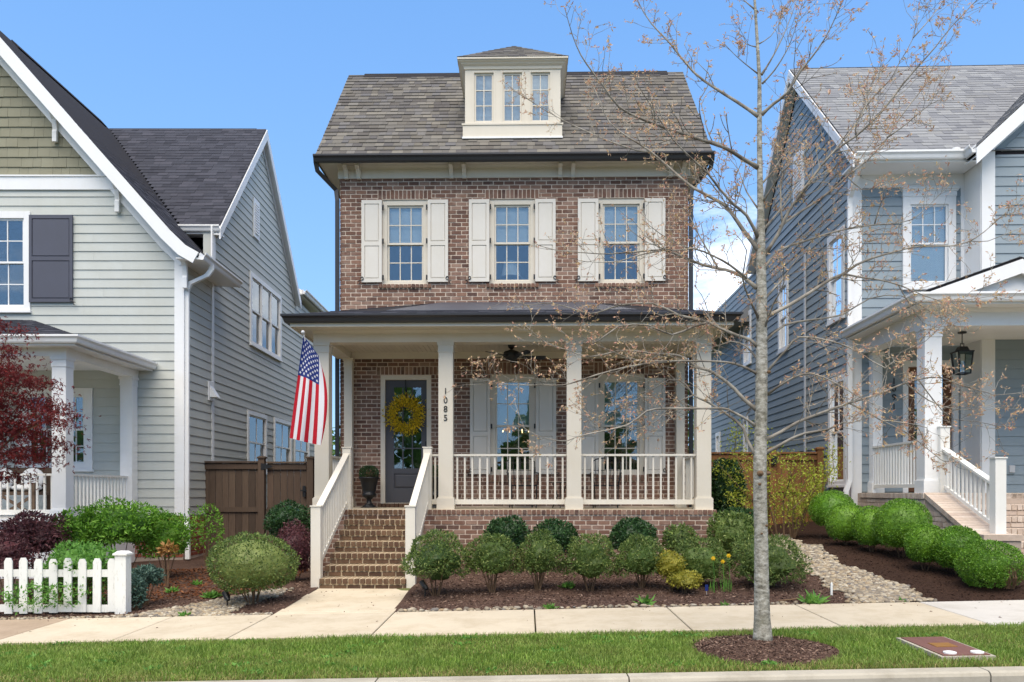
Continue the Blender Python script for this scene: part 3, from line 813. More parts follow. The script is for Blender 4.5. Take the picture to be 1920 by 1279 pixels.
def shutter(parent, fr, u0, u1, z0, z1, m, hinge_side, split=0.47, dog=True, hinges=True, dog_z=0.12):
    st = 0.055; k = MB(); zs = z0 + (z1 - z0) * split
    k.fbox(fr, u0, u0 + st, z0, z1, 0.014, 0.05); k.fbox(fr, u1 - st, u1, z0, z1, 0.014, 0.05)
    for p, q in ((z0, z0 + .07), (zs - .04, zs + .04), (z1 - .07, z1)): k.fbox(fr, u0 + st, u1 - st, p, q, 0.014, 0.049)
    s = k.build('shutter', m, parent)
    for p, q in ((z0 + .07, zs - .04), (zs + .04, z1 - .07)):
        a, b = u0 + st, u1 - st; e = 0.02
        kk = MB(); kk.fbox(fr, a, b, p, q, 0.014, 0.030)
        kk.add([fr(a + .006, p + .006, .0305), fr(b - .006, p + .006, .0305), fr(b - .006, q - .006, .0305), fr(a + .006, q - .006, .0305),
                fr(a + e, p + e, .044), fr(b - e, p + e, .044), fr(b - e, q - e, .044), fr(a + e, q - e, .044)],
               [(0, 1, 5, 4), (1, 2, 6, 5), (2, 3, 7, 6), (3, 0, 4, 7), (4, 5, 6, 7)])
        kk.build('panel', m, s)
    hx = u1 if hinge_side > 0 else u0
    if hinges:
        for z in (z1 - .14, (z0 + z1) / 2, z0 + .09):
            MB().fbox(fr, hx - .012 + .02 * hinge_side, hx + .016 + .02 * hinge_side, z - .045, z + .045, .02, .056).build('hinge', M['black'], s)
    if dog:
        dx = u0 if hinge_side > 0 else u1; sg = -hinge_side; P = []
        for t in range(0, 13):
            a = math.pi * (1.1 - t / 12 * 1.35); P.append((dx - sg * .015 + sg * .03 * math.cos(a) * -1 * 0.8, z0 + dog_z - .05 + .03 * math.sin(a)))
        for t in range(0, 11):
            a = math.pi * (0.35 + t / 10 * 1.2); P.append((dx + sg * .055 + sg * .03 * math.cos(a), z0 + dog_z - .13 - .028 * math.sin(a) * -1))
        MB().tube([fr(u, z, .06) for u, z in P], 0.0075, 5).build('shutter_dog', M['black'], s)
    return s
for (a, b, z0, z1) in up_w:
    w = 0.395
    shutter(house, FW, a - w, a - .004, Z_(529), Z_(375), M['cream_shutter'], 1)
    shutter(house, FW, b + .004, b + w, Z_(529), Z_(375), M['cream_shutter'], -1)
for (a, b, z0, z1) in lo_w:
    w = 0.395
    shutter(house, FW, a - w, a - .004, Z_(889), Z_(710), M['cream_shutter'], 1, 0.42)
    shutter(house, FW, b + .004, b + w, Z_(889), Z_(710), M['cream_shutter'], -1, 0.42)

# front door
a, b, z0, z1 = dr
k = MB(); cs = 0.082
k.fbox(FW, a, a + cs, FLOOR, z1, -.14, .0); k.fbox(FW, b - cs, b, FLOOR, z1, -.14, .0); k.fbox(FW, a + cs, b - cs, z1 - cs, z1, -.14, .002)
k.fbox(FW, a + cs, b - cs, FLOOR, FLOOR + .085, -.14, -.03)
k.build('door_frame', M['cream'], house)
da, db, d0, d1 = a + cs + .003, b - cs - .003, FLOOR + .09, z1 - cs - .003
ga, gb, g0, g1 = X_(737.5), X_(789), Z_(878), Z_(725)
k = MB()
k.fbox(FW, da, ga, d0, d1, -.105, -.06); k.fbox(FW, gb, db, d0, d1, -.105, -.06); k.fbox(FW, ga, gb, g1, d1, -.105, -.061)
p0, p1 = Z_(916), Z_(888)
k.fbox(FW, ga, gb, p1, g0, -.105, -.061); k.fbox(FW, ga, gb, d0, p0, -.105, -.061)
nw, nh = 3, 4; mt = 0.022; gw = (gb - ga - (nw - 1) * mt) / nw; gh = (g1 - g0 - (nh - 1) * mt) / nh
for i in range(1, nw): x = ga + i * gw + (i - 1) * mt; k.fbox(FW, x, x + mt, g0, g1, -.098, -.064)
for i in range(1, nh):
    z = g0 + i * gh + (i - 1) * mt
    for c in range(nw): x = ga + c * (gw + mt); k.fbox(FW, x, x + gw, z, z + mt, -.098, -.065)
door = k.build('door', M['charcoal'], house)
kk = MB(); kk.fbox(FW, ga, gb, p0, p1, -.105, -.085)
e = .03
kk.add([FW(ga + .01, p0 + .01, -.0845), FW(gb - .01, p0 + .01, -.0845), FW(gb - .01, p1 - .01, -.0845), FW(ga + .01, p1 - .01, -.0845), FW(ga + .01 + e, p0 + .01 + e, -.068), FW(gb - .01 - e, p0 + .01 + e, -.068), FW(gb - .01 - e, p1 - .01 - e, -.068), FW(ga + .01 + e, p1 - .01 - e, -.068)],
       [(0, 1, 5, 4), (1, 2, 6, 5), (2, 3, 7, 6), (3, 0, 4, 7), (4, 5, 6, 7)])
kk.build('door_panel', M['charcoal'], door)
for c in range(nw):
    for r in range(nh):
        x, z = ga + c * (gw + mt), g0 + r * (gh + mt)
        MB().fbox(FW, x, x + gw, z, z + gh, -.085, -.081).build('pane', M['glass'], door)
MB().fbox(FW, X_(797), X_(804), Z_(835), Z_(827), -.06, -.035).fbox(FW, X_(799), X_(802), Z_(850), Z_(837), -.06, -.045).build('door_lock', M['black'], door)
k = MB(); k.tube([FW(X_(798), Z_(866), -.06), FW(X_(798), Z_(866), -.02), FW(X_(790), Z_(866), -.02)], .011, 6); k.build('door_handle', M['black'], door)
# brick threshold
k = MB(); n = 13; w = (b - a + .1) / n
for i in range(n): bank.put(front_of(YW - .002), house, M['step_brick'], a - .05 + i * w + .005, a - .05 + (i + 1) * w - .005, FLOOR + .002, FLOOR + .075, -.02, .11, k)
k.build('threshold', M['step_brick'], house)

# eaves, frieze, brackets, gutter
EX0, EX1, EY = HX0 - 0.37, HX1 + 0.37, YW - 0.33
ZS = Z_WALL + 0.235                   # soffit
k = MB(); k.box(EX0, EX1, EY, YW + .1, ZS, ZS + .02); k.box(EX0, HX0 - .01, YW + .1, HB + .4, ZS, ZS + .02); k.box(HX1 + .01, EX1, YW + .1, HB + .4, ZS, ZS + .02)
k.build('soffit', M['cream'], house)
k = MB(); k.box(HX0 - .035, HX1 + .035, YW - .035, YW + .1, Z_WALL, ZS - .06)
k.sweep((HX0 - .035, YW - .035, ZS), (HX1 + .035, YW - .035, ZS), (0, -1, 0), [(0, -.06), (.012, -.06), (.02, -.035), (.05, -.012), (.055, -.002), (0, -.002)])
k.build('frieze', M['cream'], house)
for px in (651, 674, 847, 871, 1050, 1074, 1256, 1280):
    x = X_(px); w = .075; y = YW - .036
    pr = [(0, -.26), (.06, -.26), (.065, -.235), (.045, -.22), (.07, -.17), (.13, -.11), (.20, -.085), (.235, -.07), (.235, -.003), (0, -.003)]
    MB().extrude([(x - w / 2, y - o, ZS + z) for o, z in pr], (w, 0, 0)).build('bracket', M['cream'], house)
k = MB(); k.box(EX0, EX1, EY - .02, EY, ZS - .02, Z_EAVE - .02); k.box(EX0 - .02, EX0, EY, HB + .4, ZS - .02, Z_EAVE - .02); k.box(EX1, EX1 + .02, EY, HB + .4, ZS - .02, Z_EAVE - .02)
k.build('fascia', M['gutter_black'], house)
gutter(house, (EX0 - .04, EY - .02, Z_EAVE), (EX1 + .04, EY - .02, Z_EAVE), (0, -1, 0), M['gutter_black'], 0, 0, 1.08)
# roof
slope = Vector((0, 2.85, 2.98)).normalized(); RL = math.hypot(2.85, 2.98)
RP = V(EX0 - .01, EY - .05, Z_EAVE + .01)
k = MB(); ridge = RP + slope * RL
k.extrude([RP - V(0, 0, .05), V(RP.x, ridge.y, ridge.z - .06), V(RP.x, 2 * ridge.y - RP.y, RP.z - .05), V(RP.x, 2 * ridge.y - RP.y, RP.z), V(RP.x, ridge.y, ridge.z - .004), V(RP.x, RP.y, RP.z - .003)], (EX1 - EX0 + .02, 0, 0))
roof = k.build('roof', M['ridge'], house)
k = MB()     # gable walls under the roof
for x in (HX0 - .001, HX1 - .19): k.extrude([(x, YW, Z_EAVE - .03), (x, 2 * ridge.y - YW, Z_EAVE - .03), (x, ridge.y, ridge.z - .3)], (.19, 0, 0))
k.build('gable_wall', M['cream'], house)
W_roof = EX1 - EX0 + .02
shingle_roof(roof, RP, (1, 0, 0), slope, RL, lambda v: 0.0, lambda v: W_roof, 0.168, M['shingle'], singles=300, wmin=.11, wmax=.24, thick=.02)
k = MB(); k.extrude([(RP.x + .35, ridge.y - .16, ridge.z - .15), (RP.x + .35, ridge.y, ridge.z + .03), (RP.x + .35, ridge.y + .16, ridge.z - .15)], (W_roof - .7, 0, 0)); k.build('ridge_vent', M['ridge'], roof)
# rear slope and rear wing
k = MB(); k.box(HX0 + .4, HX1 - .4, HB + .2, HB + 8, 0, 6.2); k.build('rear_wing', M['brick'], house)
k = MB(); k.extrude([(HX0 + .1, HB + .3, 6.2), (HX1 - .1, HB + .3, 6.2), ((HX0 + HX1) / 2, HB + .3, 8.6)], (0, 8, 0)); k.build('rear_roof', M['shingle'], house)
# downspouts
zt = Z_EAVE - .12
downspout(house, [(HX0 - .38, EY - .03, zt), (HX0 - .36, EY + .02, zt - .14), (HX0 - .075, YW - .02, zt - .40), (HX0 - .05, YW - .03, zt - .6), (HX0 - .05, YW - .03, 0.2)], M['gutter_black'])
downspout(house, [(HX1 + .38, EY - .03, zt), (HX1 + .36, EY + .02, zt - .14), (HX1 + .075, YW - .02, zt - .40), (HX1 + .05, YW - .03, zt - .6), (HX1 + .05, YW - .03, 0.3)], M['gutter_black'])

# dormer
YD = 15.42; FD = front_of(YD); DX = lambda px: fx(px, YD); DZ = lambda py: fz(960, py, YD)
dx0, dx1 = DX(872), DX(1051); dz0, dz1 = DZ(258), DZ(118)
k = MB()
dw = [(DX(885.5), DX(929), DZ(231), DZ(132.7)), (DX(939), DX(982), DZ(231), DZ(132.7)), (DX(991.5), DX(1035), DZ(231), DZ(132.7))]
wall_core(k, FD, dx0, dx1, dz0 - .02, dz1 + .05, dw, -.1, 0)
for x in (dx0, dx1 - .1): k.box(x, x + .1, YD + .1, YD + 2.4, dz0 - .2, dz1 + .05)
dormer = k.build('dormer', M['cream'], house)
MB().fbox(FD, DX(868), DX(1054), dz0, DZ(233.5), 0, .03).fbox(FD, DX(866), DX(1056), DZ(235.5), DZ(232.5), 0, .045).build('dormer_apron', M['cream'], dormer)
MB().fbox(FD, DX(867), DX(1055), dz0 - .035, dz0 - .001, 0, .06).build('flashing', M['white'], dormer)
for (p, q, z0, z1) in dw: window(house, FD, p, q, z0, z1, M['cream'], 2, (3,), casing=0.035, o=-.012, deep=.06, sill=False, single=True, room=.6, blind=0.98)
k = MB(); cz = 9.73
prof = [(0, -.17), (.02, -.17), (.03, -.12), (.07, -.09), (.08, -.07), (.115, -.05), (.12, -.032), (0, -.032)]
k.sweep((dx0, YD, cz), (dx1, YD, cz), (0, -1, 0), prof, 1, 1); k.sweep((dx1, YD, cz), (dx1, YD + 2.2, cz), (1, 0, 0), prof, 1, 0); k.sweep((dx0, YD + 2.2, cz), (dx0, YD, cz), (-1, 0, 0), prof, 0, 1)
k.build('cornice', M['cream'], dormer)
ap = V((dx0 + dx1) / 2 + .01, YD + .95, cz + .80); e = .14
c1, c2 = V(dx0 - e, YD - e, cz), V(dx1 + e, YD - e, cz); b1, b2, rb = V(dx0 - e, YD + 2.6, cz), V(dx1 + e, YD + 2.6, cz), V(ap.x, YD + 2.8, ap.z)
k = MB(); dn = V(0, 0, -.03)
k.add([c1, c2, ap, b2, rb, b1, c1 + dn, c2 + dn, b1 + dn, b2 + dn], [(0, 1, 2), (1, 3, 4, 2), (5, 0, 2, 4), (6, 7, 1, 0), (7, 9, 3, 1), (8, 6, 0, 5), (6, 8, 9, 7)])
dro = k.build('dormer_roof', M['cream'], house)
def tri_roof(parent, A, B, T, T2, mat, singles=0, expo=.143):       # roof face A-B eave, T-T2 top edge
    A, B, T, T2 = map(Vector, (A, B, T, T2)); U = (B - A).normalized(); w = (B - A).length
    d = (T - A) - U * (T - A).dot(U); L = d.length; Vd = d / L; ta, tb = (T - A).dot(U), (T2 - A).dot(U)
    shingle_roof(parent, A + (U.cross(Vd) if U.cross(Vd).z > 0 else Vd.cross(U)) * .004, U, Vd, L, lambda v: ta * v / L, lambda v: w + (tb - w) * v / L, expo, mat, singles, .1, .25)
tri_roof(dro, c1, c2, ap, ap, M['shingle']); tri_roof(dro, c2, b2, ap, rb, M['shingle']); tri_roof(dro, b1, c1, rb, ap, M['shingle'])

# ------------------------------------------------------------------ porch
YF = 13.5                             # face of the foundation
PX0, PX1 = -3.70, fx(1342, YF)
MB().box(PX0 + .01, PX1 - .01, YF + .05, YW, 0.0, FLOOR - .06).build('porch_core', M['mortar'], house)
fnd = MB().box(PX0, PX1, YF, YF + .05, -.05, FLOOR - .002).box(PX1 - .05, PX1, YF + .05, YW - .002, 0, FLOOR - .002).box(PX0, PX0 + .05, YF + .05, YW - .002, 0, FLOOR - .002).build('foundation', M['mortar'], house)
MB().box(PX0 + .02, PX1 - .02, YF + .02, YW - .004, FLOOR - .055, FLOOR).build('porch_floor', M['concrete'], house)
FF = front_of(YF); SX0, SX1 = -3.03, -1.755
st = MB()
def rowlock(fr, u0, u1, z0, z1, single, parent, mat, stuff, o1=.02, pitch=.0795, o0=-.03):
    n = int(round((u1 - u0) / pitch)); w = (u1 - u0) / n
    for i in range(n):
        j = random.uniform(-.003, .003)
        bank.put(fr, parent, mat, u0 + i * w + .008, u0 + (i + 1) * w - .008, z0 + .008, z1 - .002 + j * .4, o0, o1 + j, stuff, single)
# the steps' bricks first, then the porch face
steps_k = MB(); NS = 7; RISE = FLOOR / NS; TREAD = (YF - Y_FOOT) / (NS - 1)
for s in range(NS - 1):
    steps_k.box(SX0, SX1, Y_FOOT + s * TREAD, YF + .04, s * RISE - (.1 if s == 0 else -.0005), (s + 1) * RISE - .007)
steps = steps_k.build('front_steps', M['step_mortar'], house)
for s in range(NS):
    fy = Y_FOOT + s * TREAD; fr = front_of(fy); zt = (s + 1) * RISE; x0, x1 = SX0, SX1
    n = int(round((x1 - x0) / .086)); w = (x1 - x0) / n
    for i in range(n):
        j = random.uniform(-.003, .003)
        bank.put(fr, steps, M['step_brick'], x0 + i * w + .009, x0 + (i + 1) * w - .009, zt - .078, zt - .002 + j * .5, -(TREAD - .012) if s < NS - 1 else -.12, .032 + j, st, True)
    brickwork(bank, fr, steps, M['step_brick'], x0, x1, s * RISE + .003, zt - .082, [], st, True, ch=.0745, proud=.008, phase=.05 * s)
rowlock(FF, SX1, PX1 + .02, FLOOR - .092, FLOOR - .001, True, fnd, M['brick'], st, .024)
rowlock(FF, PX0 - .02, SX0, FLOOR - .092, FLOOR - .001, False, fnd, M['brick'], st, .024)
st2 = MB()
ft = FLOOR - .095
brickwork(bank, FF, fnd, M['brick'], SX1 + .002, PX1, ft - .079 * 4, ft, [], st2, True)
brickwork(bank, FF, fnd, M['brick'], SX1 + .002, PX1, 0.1, ft - .079 * 4, [], st2)
brickwork(bank, FF, fnd, M['brick'], PX0, SX0, 0.0, ft, [], st2)
brickwork(bank, right_of(PX1), fnd, M['brick'], YF, YW, 0.1, FLOOR - .005, [], st2)
st2.build('lower_brickwork', M['brick'], fnd, kind='stuff')
if st.f: st.build('edge_brickwork', M['brick'], fnd, kind='stuff')

YC = 13.60
BEAM0, BEAM1 = fz(960, 641, YC), 4.17
cols = [fx(603, YC), fx(835.5, YC), fx(1076.5, YC), fx(1320, YC)]
CO = [column(house, x, YC, FLOOR, BEAM0, .245, M['cream']) for x in cols]
k = MB(); k.box(cols[0] - .14, cols[3] + .14, YC - .012, YC + .257, BEAM0, BEAM1)
for x in (cols[0], cols[3]): k.box(x - .135, x + .135, YC + .257, YW - .002, BEAM0, BEAM1)
k.box(cols[0] + .135, cols[3] - .135, YW - .05, YW - .002, BEAM0, BEAM0 + .12)
k.build('porch_beam', M['cream'], house)
for x in (X_(656), X_(1273)): column(house, x, YW - .16, FLOOR, BEAM0, .235 - .08, M['cream'])
# beaded ceiling
k = MB(); x = cols[0] + .13; pc = BEAM0 + .12
while x < cols[3] - .13: k.box(x, x + .081, YC + .25, YW - .01, pc, pc + .02); x += .087
k.box(cols[0], cols[3], YC + .2, YW - .005, pc + .012, pc + .03)
k.build('porch_ceiling', M['ceiling'], house)
text_px = (734, 751, 767.5, 784)
for ch, py in zip('1085', text_px):
    text_obj(ch, .148, M['black'], CO[1], (cols[1] + .0, YC - .008, fz(835.5, py, YC)), .005)
# porch roof (hipped)
QX0, QX1, QY, QZ = fx(527, 13.0) + .1, fx(1392, 13.0) - .1, 13.1, 4.33
RS = .315; dpt = YW - QY; top = QZ + RS * dpt
A, B = V(QX0, QY, QZ), V(QX1, QY, QZ); TA, TB = V(QX0 + dpt, YW, top), V(QX1 - dpt, YW, top); WA, WB = V(QX0, YW + 1.5, QZ), V(QX1, YW + 1.5, QZ); TC, TD = V(TA.x, YW + 1.5, top), V(TB.x, YW + 1.5, top)
k = MB(); dn = V(0, 0, -.04)
WA, WB = V(QX0, YW - .001, QZ), V(QX1, YW - .001, QZ)
k.add([A, B, TA, TB, WA, WB, A + dn, B + dn, WA + dn, WB + dn], [(0, 1, 3, 2), (4, 0, 2), (1, 5, 3), (6, 7, 1, 0), (7, 9, 5, 1), (8, 6, 0, 4), (6, 8, 9, 7), (4, 2, 3, 5)])
proof = k.build('porch_roof', M['ridge'], house)
sd = V(0, dpt, RS * dpt).normalized(); cutv = .62 / sd.y
shingle_roof(proof, A + V(0, 0, .004), (1, 0, 0), sd, cutv, lambda v: v * sd.y, lambda v: (QX1 - QX0) - v * sd.y, .143, M['shingle_dark'])
tri_roof(proof, WA, A, TA, TA, M['shingle_dark']); tri_roof(proof, B, WB, TB, TB, M['shingle_dark'])
y0, y1 = QY + .60, YW - .012; z = lambda y: QZ + RS * (y - QY)
k = MB(); e = .02
k.add([(QX0 + .6 + .9, y0, z(y0) + e), (QX1 - .6 - .9, y0, z(y0) + e), (TB.x - .02, y1, z(y1) + e), (TA.x + .02, y1, z(y1) + e), (QX0 + 1.5, y0, z(y0)), (QX1 - 1.5, y0, z(y0)), (TB.x - .02, y1, z(y1)), (TA.x + .02, y1, z(y1))], [(0, 1, 2, 3), (4, 5, 1, 0), (5, 6, 2, 1), (7, 4, 0, 3)])
k.build('metal_apron', M['slate_metal'], proof)
k = MB(); k.box(QX0 + .02, QX1 - .02, QY + .02, YC, BEAM1, BEAM1 + .02); k.box(QX0 + .02, cols[0] - .13, YC, YW - .003, BEAM1, BEAM1 + .02); k.box(cols[3] + .13, QX1 - .02, YC, YW - .003, BEAM1, BEAM1 + .02)
k.sweep((cols[0] - .14, YC - .012, BEAM1), (cols[3] + .14, YC - .012, BEAM1), (0, -1, 0), [(0, -.05), (.015, -.05), (.03, -.02), (.05, -.002), (0, -.002)])
k.build('porch_soffit', M['cream'], house)
k = MB(); k.box(QX0 + .02, QX1 - .02, QY + .005, QY + .02, BEAM1 - .03, QZ - .045); k.box(QX0 + .005, QX0 + .02, QY + .02, YW - .003, BEAM1 - .03, QZ - .045); k.box(QX1 - .02, QX1 - .005, QY + .02, YW - .003, BEAM1 - .03, QZ - .045)
k.build('porch_fascia', M['cream'], house)
gutter(house, (QX0 - .0, QY, QZ), (QX1 + .0, QY, QZ), (0, -1, 0), M['gutter_black'], 1, 1, 1.08)
gutter(house, (QX0, YW - .02, QZ), (QX0, QY, QZ), (-1, 0, 0), M['gutter_black'], 0, 1, 1.08)
gutter(house, (QX1, QY, QZ), (QX1, YW - .02, QZ), (1, 0, 0), M['gutter_black'], 1, 0, 1.08)
# railings
ry = YC + .1225; hw = .125
R0, R1 = FLOOR + .085, fz(960, 851.5, YC + .1)
railing(house, (cols[1] + hw, ry), (cols[2] - hw, ry), R0, R1, M['cream_rail'])
railing(house, (cols[2] + hw, ry), (cols[3] - hw, ry), R0, R1, M['cream_rail'])
railing(house, (cols[3], YC + .25), (cols[3], YW - .17), R0, R1, M['cream_rail'])
railing(house, (cols[0], YC + .25), (cols[0], YW - .17), R0, R1, M['cream_rail'])
NL, NR = -3.085, -1.70
railing(house, (NR + .06, ry), (cols[1] - hw, ry), R0, R1, M['cream_rail'], pitch=.11)
# stair newels and sloping rails
for x in (NL, NR):
    for (y, z0, z1) in ((Y_FOOT + .0, -.005, 1.205), (YC + .02, FLOOR, 2.17)):
        w = .142
        nw_ = MB().box(x - w / 2, x + w / 2, y, y + w, z0, z1).build('newel', M['cream_rail'], house)
        MB().box(x - w / 2 - .012, x + w / 2 + .012, y - .012, y + w + .012, z1, z1 + .018).build('newel_cap', M['cream_rail'], nw_)
    railing(house, (x, Y_FOOT + .14), (x, YC + .025), .30, 1.18, M['cream_rail'], pitch=.112, bw=.034, rail_w=.10, rail_h=.035, low_h=.07, name='stair_railing', dz=.90)
# ================================================================== LEFT HOUSE (sage siding, charcoal roof)
def lx(px, Y): return fx(px, Y, A_LEFT)
def lz(px, py, Y): return fz(px, py, Y, A_LEFT)
LYW, LXW = 15.65, -6.40
FL, FS = front_of(LYW), right_of(LXW)
lh = thing('sage_house', 'sage green lap sided house with dark charcoal roof and white trim', 'house', (-10.27, LYW, 0.05), A_MAIN - A_LEFT)
RX, RZ, SL = -10.27, 10.70, 1.124
rake = lambda z, d=0.0: RX + (RZ - d - z) / SL          # right roof line at a height
BASE = 0.95
b0, b1 = lz(100, 357, LYW), lz(100, 333, LYW)
win_f = (-11.2, -9.36, lz(30, 583, LYW), lz(30, 398, LYW))
pw = (lx(38, LYW), lx(175, LYW), lz(100, 880, LYW), lz(100, 728, LYW))
holes_f = [win_f, pw]
wy = lambda px: -LXW * 1500 / (957 - px)
side_up = (wy(467), wy(525), 5.05, 6.82)
side_lo = [(wy(462), wy(498), 1.9, 3.40), (wy(512), wy(545), 1.9, 3.42), (wy(550), wy(578), 1.9, 3.42)]
k = MB()
wall_core(k, FL, -14.0, LXW, .05, 5.95, holes_f, -.2, 0); wall_core(k, FL, -13.2, -7.0, 5.95, 6.9, [(win_f[0], win_f[1], 5.95, win_f[3])], -.2, 0)
k.extrude([(2 * RX - rake(6.9, .2), LYW, 6.9), (rake(6.9, .2), LYW, 6.9), (RX, LYW, RZ - .2)], (0, .2, 0))
wall_core(k, FS, LYW + .2, 28.5, .05, 5.95, [side_up] + side_lo, -.2, 0)
wall_core(k, FS, 17.2, 28.5, 5.95, 7.1, [side_up], -.2, 0)
k.extrude([(LXW - .2, 17.2, 7.1), (LXW - .2, 23.8, 7.1), (LXW - .2, 20.5, 10.6)], (.2, 0, 0))
lwall = k.build('wall', M['sage'], lh)
cb = .155
siding(lwall, FL, BASE, b0, .178, lambda z: -13.9, lambda z: min(LXW - cb, rake(z, .36)), holes_f, M['sage'])
# shakes in the gable
nrow = 0; z = b1
while z < RZ - .5:
    x0, x1 = RX - (rake(z, .42) - RX), rake(z, .42); x = x0
    while x < x1 - .02:
        w = random.uniform(.16, .27); a, b = x, min(x + w, x1); x = b
        ab = max(a, RX - (rake(z + .19, .42) - RX)); bt = min(b, rake(z + .19, .42))
        if bt <= ab: ab = bt = (a + b) / 2
        t = .03 + random.uniform(-.003, .003); dz = random.uniform(-.004, .004)
        m = MB(); m.add([FL(a + .002, z + dz, 0), FL(a + .002, z + dz, t), FL(ab + .002, z + .205, .01), FL(ab + .002, z + .205, 0), FL(b - .002, z + dz, 0), FL(b - .002, z + dz, t), FL(max(bt - .002, ab + .002), z + .205, .01), FL(max(bt - .002, ab + .002), z + .205, 0)],
                        [(0, 1, 2, 3), (7, 6, 5, 4), (0, 4, 5, 1), (1, 5, 6, 2), (2, 6, 7, 3), (3, 7, 4, 0)])
        m.build('shake', M['olive'], lwall)
    z += .196
MB().fbox(FL, -14.0, rake(b0, .3), b0, b1, .0, .05).fbox(FL, -14, rake(b1, .3) - .1, b1, b1 + .03, 0, .07).build('belt_board', M['white'], lh)
# side siding
siding(lwall, FS, BASE, 5.95, .178, lambda z: LYW + .13, lambda z: 28.4, [side_up] + side_lo + [(17.10, 17.22, 0, 6)], M['sage'])
siding(lwall, FS, BASE + .178 * 29, 10.45, .178, lambda z: 17.3 if z < 7.05 else 20.5 - (10.42 - z) / 1.085, lambda z: 28.4 if z < 7.05 else 20.5 + (10.42 - z) / 1.085, [side_up], M['sage'])
# corner boards and trim
MB().box(LXW - cb, LXW + .03, LYW - .03, LYW, BASE, 6.15).box(LXW, LXW + .03, LYW, LYW + .125, BASE, 6.1).build('corner_board', M['white'], lh)
MB().box(LXW, LXW + .032, 17.10, 17.22, BASE, 7.1).build('corner_board', M['white'], lh)
MB().fbox(FS, 17.22, 17.3, 6.1, 7.1, 0, .03).build('corner_board', M['white'], lh)
k = MB(); k.box(-14, LXW + .01, LYW - .01, LYW + .05, .0, BASE - .01); k.box(LXW - .05, LXW + .01, LYW + .05, 28.4, .0, BASE - .01)
base = k.build('base_wall', M['pale_mortar'], lh)
bst = MB(); bb = BrickBank(60)
brickwork(bb, front_of(LYW - .01), base, M['red_brick'], -7.4, LXW + .01, .1, BASE - .1, [], bst, True)
rowl = [(-7.4 + i * .08, -7.4 + (i + 1) * .08) for i in range(12)]
for a, b in rowl: bb.put(front_of(LYW - .01), base, M['red_brick'], a + .005, b - .005, BASE - .098, BASE - .006, -.03, .03, bst, True)
brickwork(bb, front_of(LYW - .01), base, M['red_brick'], -14, -7.4, .1, BASE - .02, [], bst)
brickwork(bb, right_of(LXW + .01), base, M['red_brick'], LYW, 20, .1, BASE - .02, [], bst)
bst.build('base_brickwork', M['red_brick'], base, kind='stuff')
# roofs
flare = [(-6.5, 6.42), (-6.2, 6.13), (-5.95, 5.99)]
YR = 15.30
prof = [(RX, RZ)] + flare
mir = lambda p: (2 * RX - p[0], p[1])
top_pts = [mir(p) for p in reversed(flare)] + prof
k = MB()
th = .07
up_prof = [(RX, RZ), (-6.5, 6.42), (-6.5, 6.42 - th), (RX, RZ - th - .03), (2 * RX + 6.5, 6.42 - th), (2 * RX + 6.5, 6.42)]
k.extrude([(x, YR, z) for x, z in up_prof], (0, 5.2, 0))
k.extrude([(x, YR, z - .002) for x, z in flare] + [(x, YR, z - th) for x, z in reversed(flare)], (0, 2.1, 0))
lr = k.build('roof', M['ridge'], lh)
sv = V(-1, 0, SL).normalized(); P0 = V(-6.5, YR - .03, 6.425); Ls = (RX + 6.5) / sv.x
yv = lambda v: (17.2 if 6.42 + v * sv.z < 7.13 else 17.23 + (6.42 + v * sv.z - 7.13) / 1.085) - YR + .06
shingle_roof(lr, P0, (0, 1, 0), sv, Ls, lambda v: 0, yv, .143, M['shingle_dark'])
for (xa, za), (xb, zb) in ((flare[2], flare[1]), (flare[1], flare[0])):
    d = V(xb - xa, 0, zb - za); shingle_roof(lr, V(xa, YR - .03, za + .004), (0, 1, 0), d, d.length, lambda v: 0, lambda v: 2.1, .143, M['shingle_dark'])
MB().extrude([(RX - .15, YR + 1.2, RZ - .13), (RX, YR + 1.2, RZ + .035), (RX + .15, YR + 1.2, RZ - .13)], (0, 3.6, 0)).build('ridge_vent', M['ridge'], lr)
# rear block of the same ridge
k = MB(); k.extrude([(RX - 3.9, 20.5, 6.4), (RX + 3.7, 20.5, 6.4), (RX + .05, 20.5, RZ - .2)], (0, 7, 0)); k.build('rear_roof', M['shingle_dark'], lh)
# cross gable
cX, cY, cZ, eY, eZ = -6.25, 20.5, 10.68, 17.23, 7.13
k = MB(); k.extrude([(-10.2, eY, eZ - .06), (-10.2, cY, cZ - .08), (-10.2, 2 * cY - eY, eZ - .06), (-10.2, 2 * cY - eY, eZ), (-10.2, cY, cZ), (-10.2, eY, eZ)], (-cX * -1 + 10.2 if False else cX + 10.2, 0, 0))
cr = k.build('cross_roof', M['ridge'], lh)
cs_ = V(0, cY - eY, cZ - eZ); CL = cs_.length
xl = lambda v: RX + (RZ - (eZ + (cZ - eZ) * v / CL)) / SL
shingle_roof(cr, V(0, eY - .03, eZ + .004), (1, 0, 0), cs_, CL, lambda v: xl(v) - .05, lambda v: cX + .01, .143, M['shingle_dark'])
MB().extrude([(RX, cY - .15, cZ - .13), (RX, cY, cZ + .035), (RX, cY + .15, cZ - .13)], (cX - RX - .25, 0, 0)).build('ridge_vent', M['ridge'], cr)
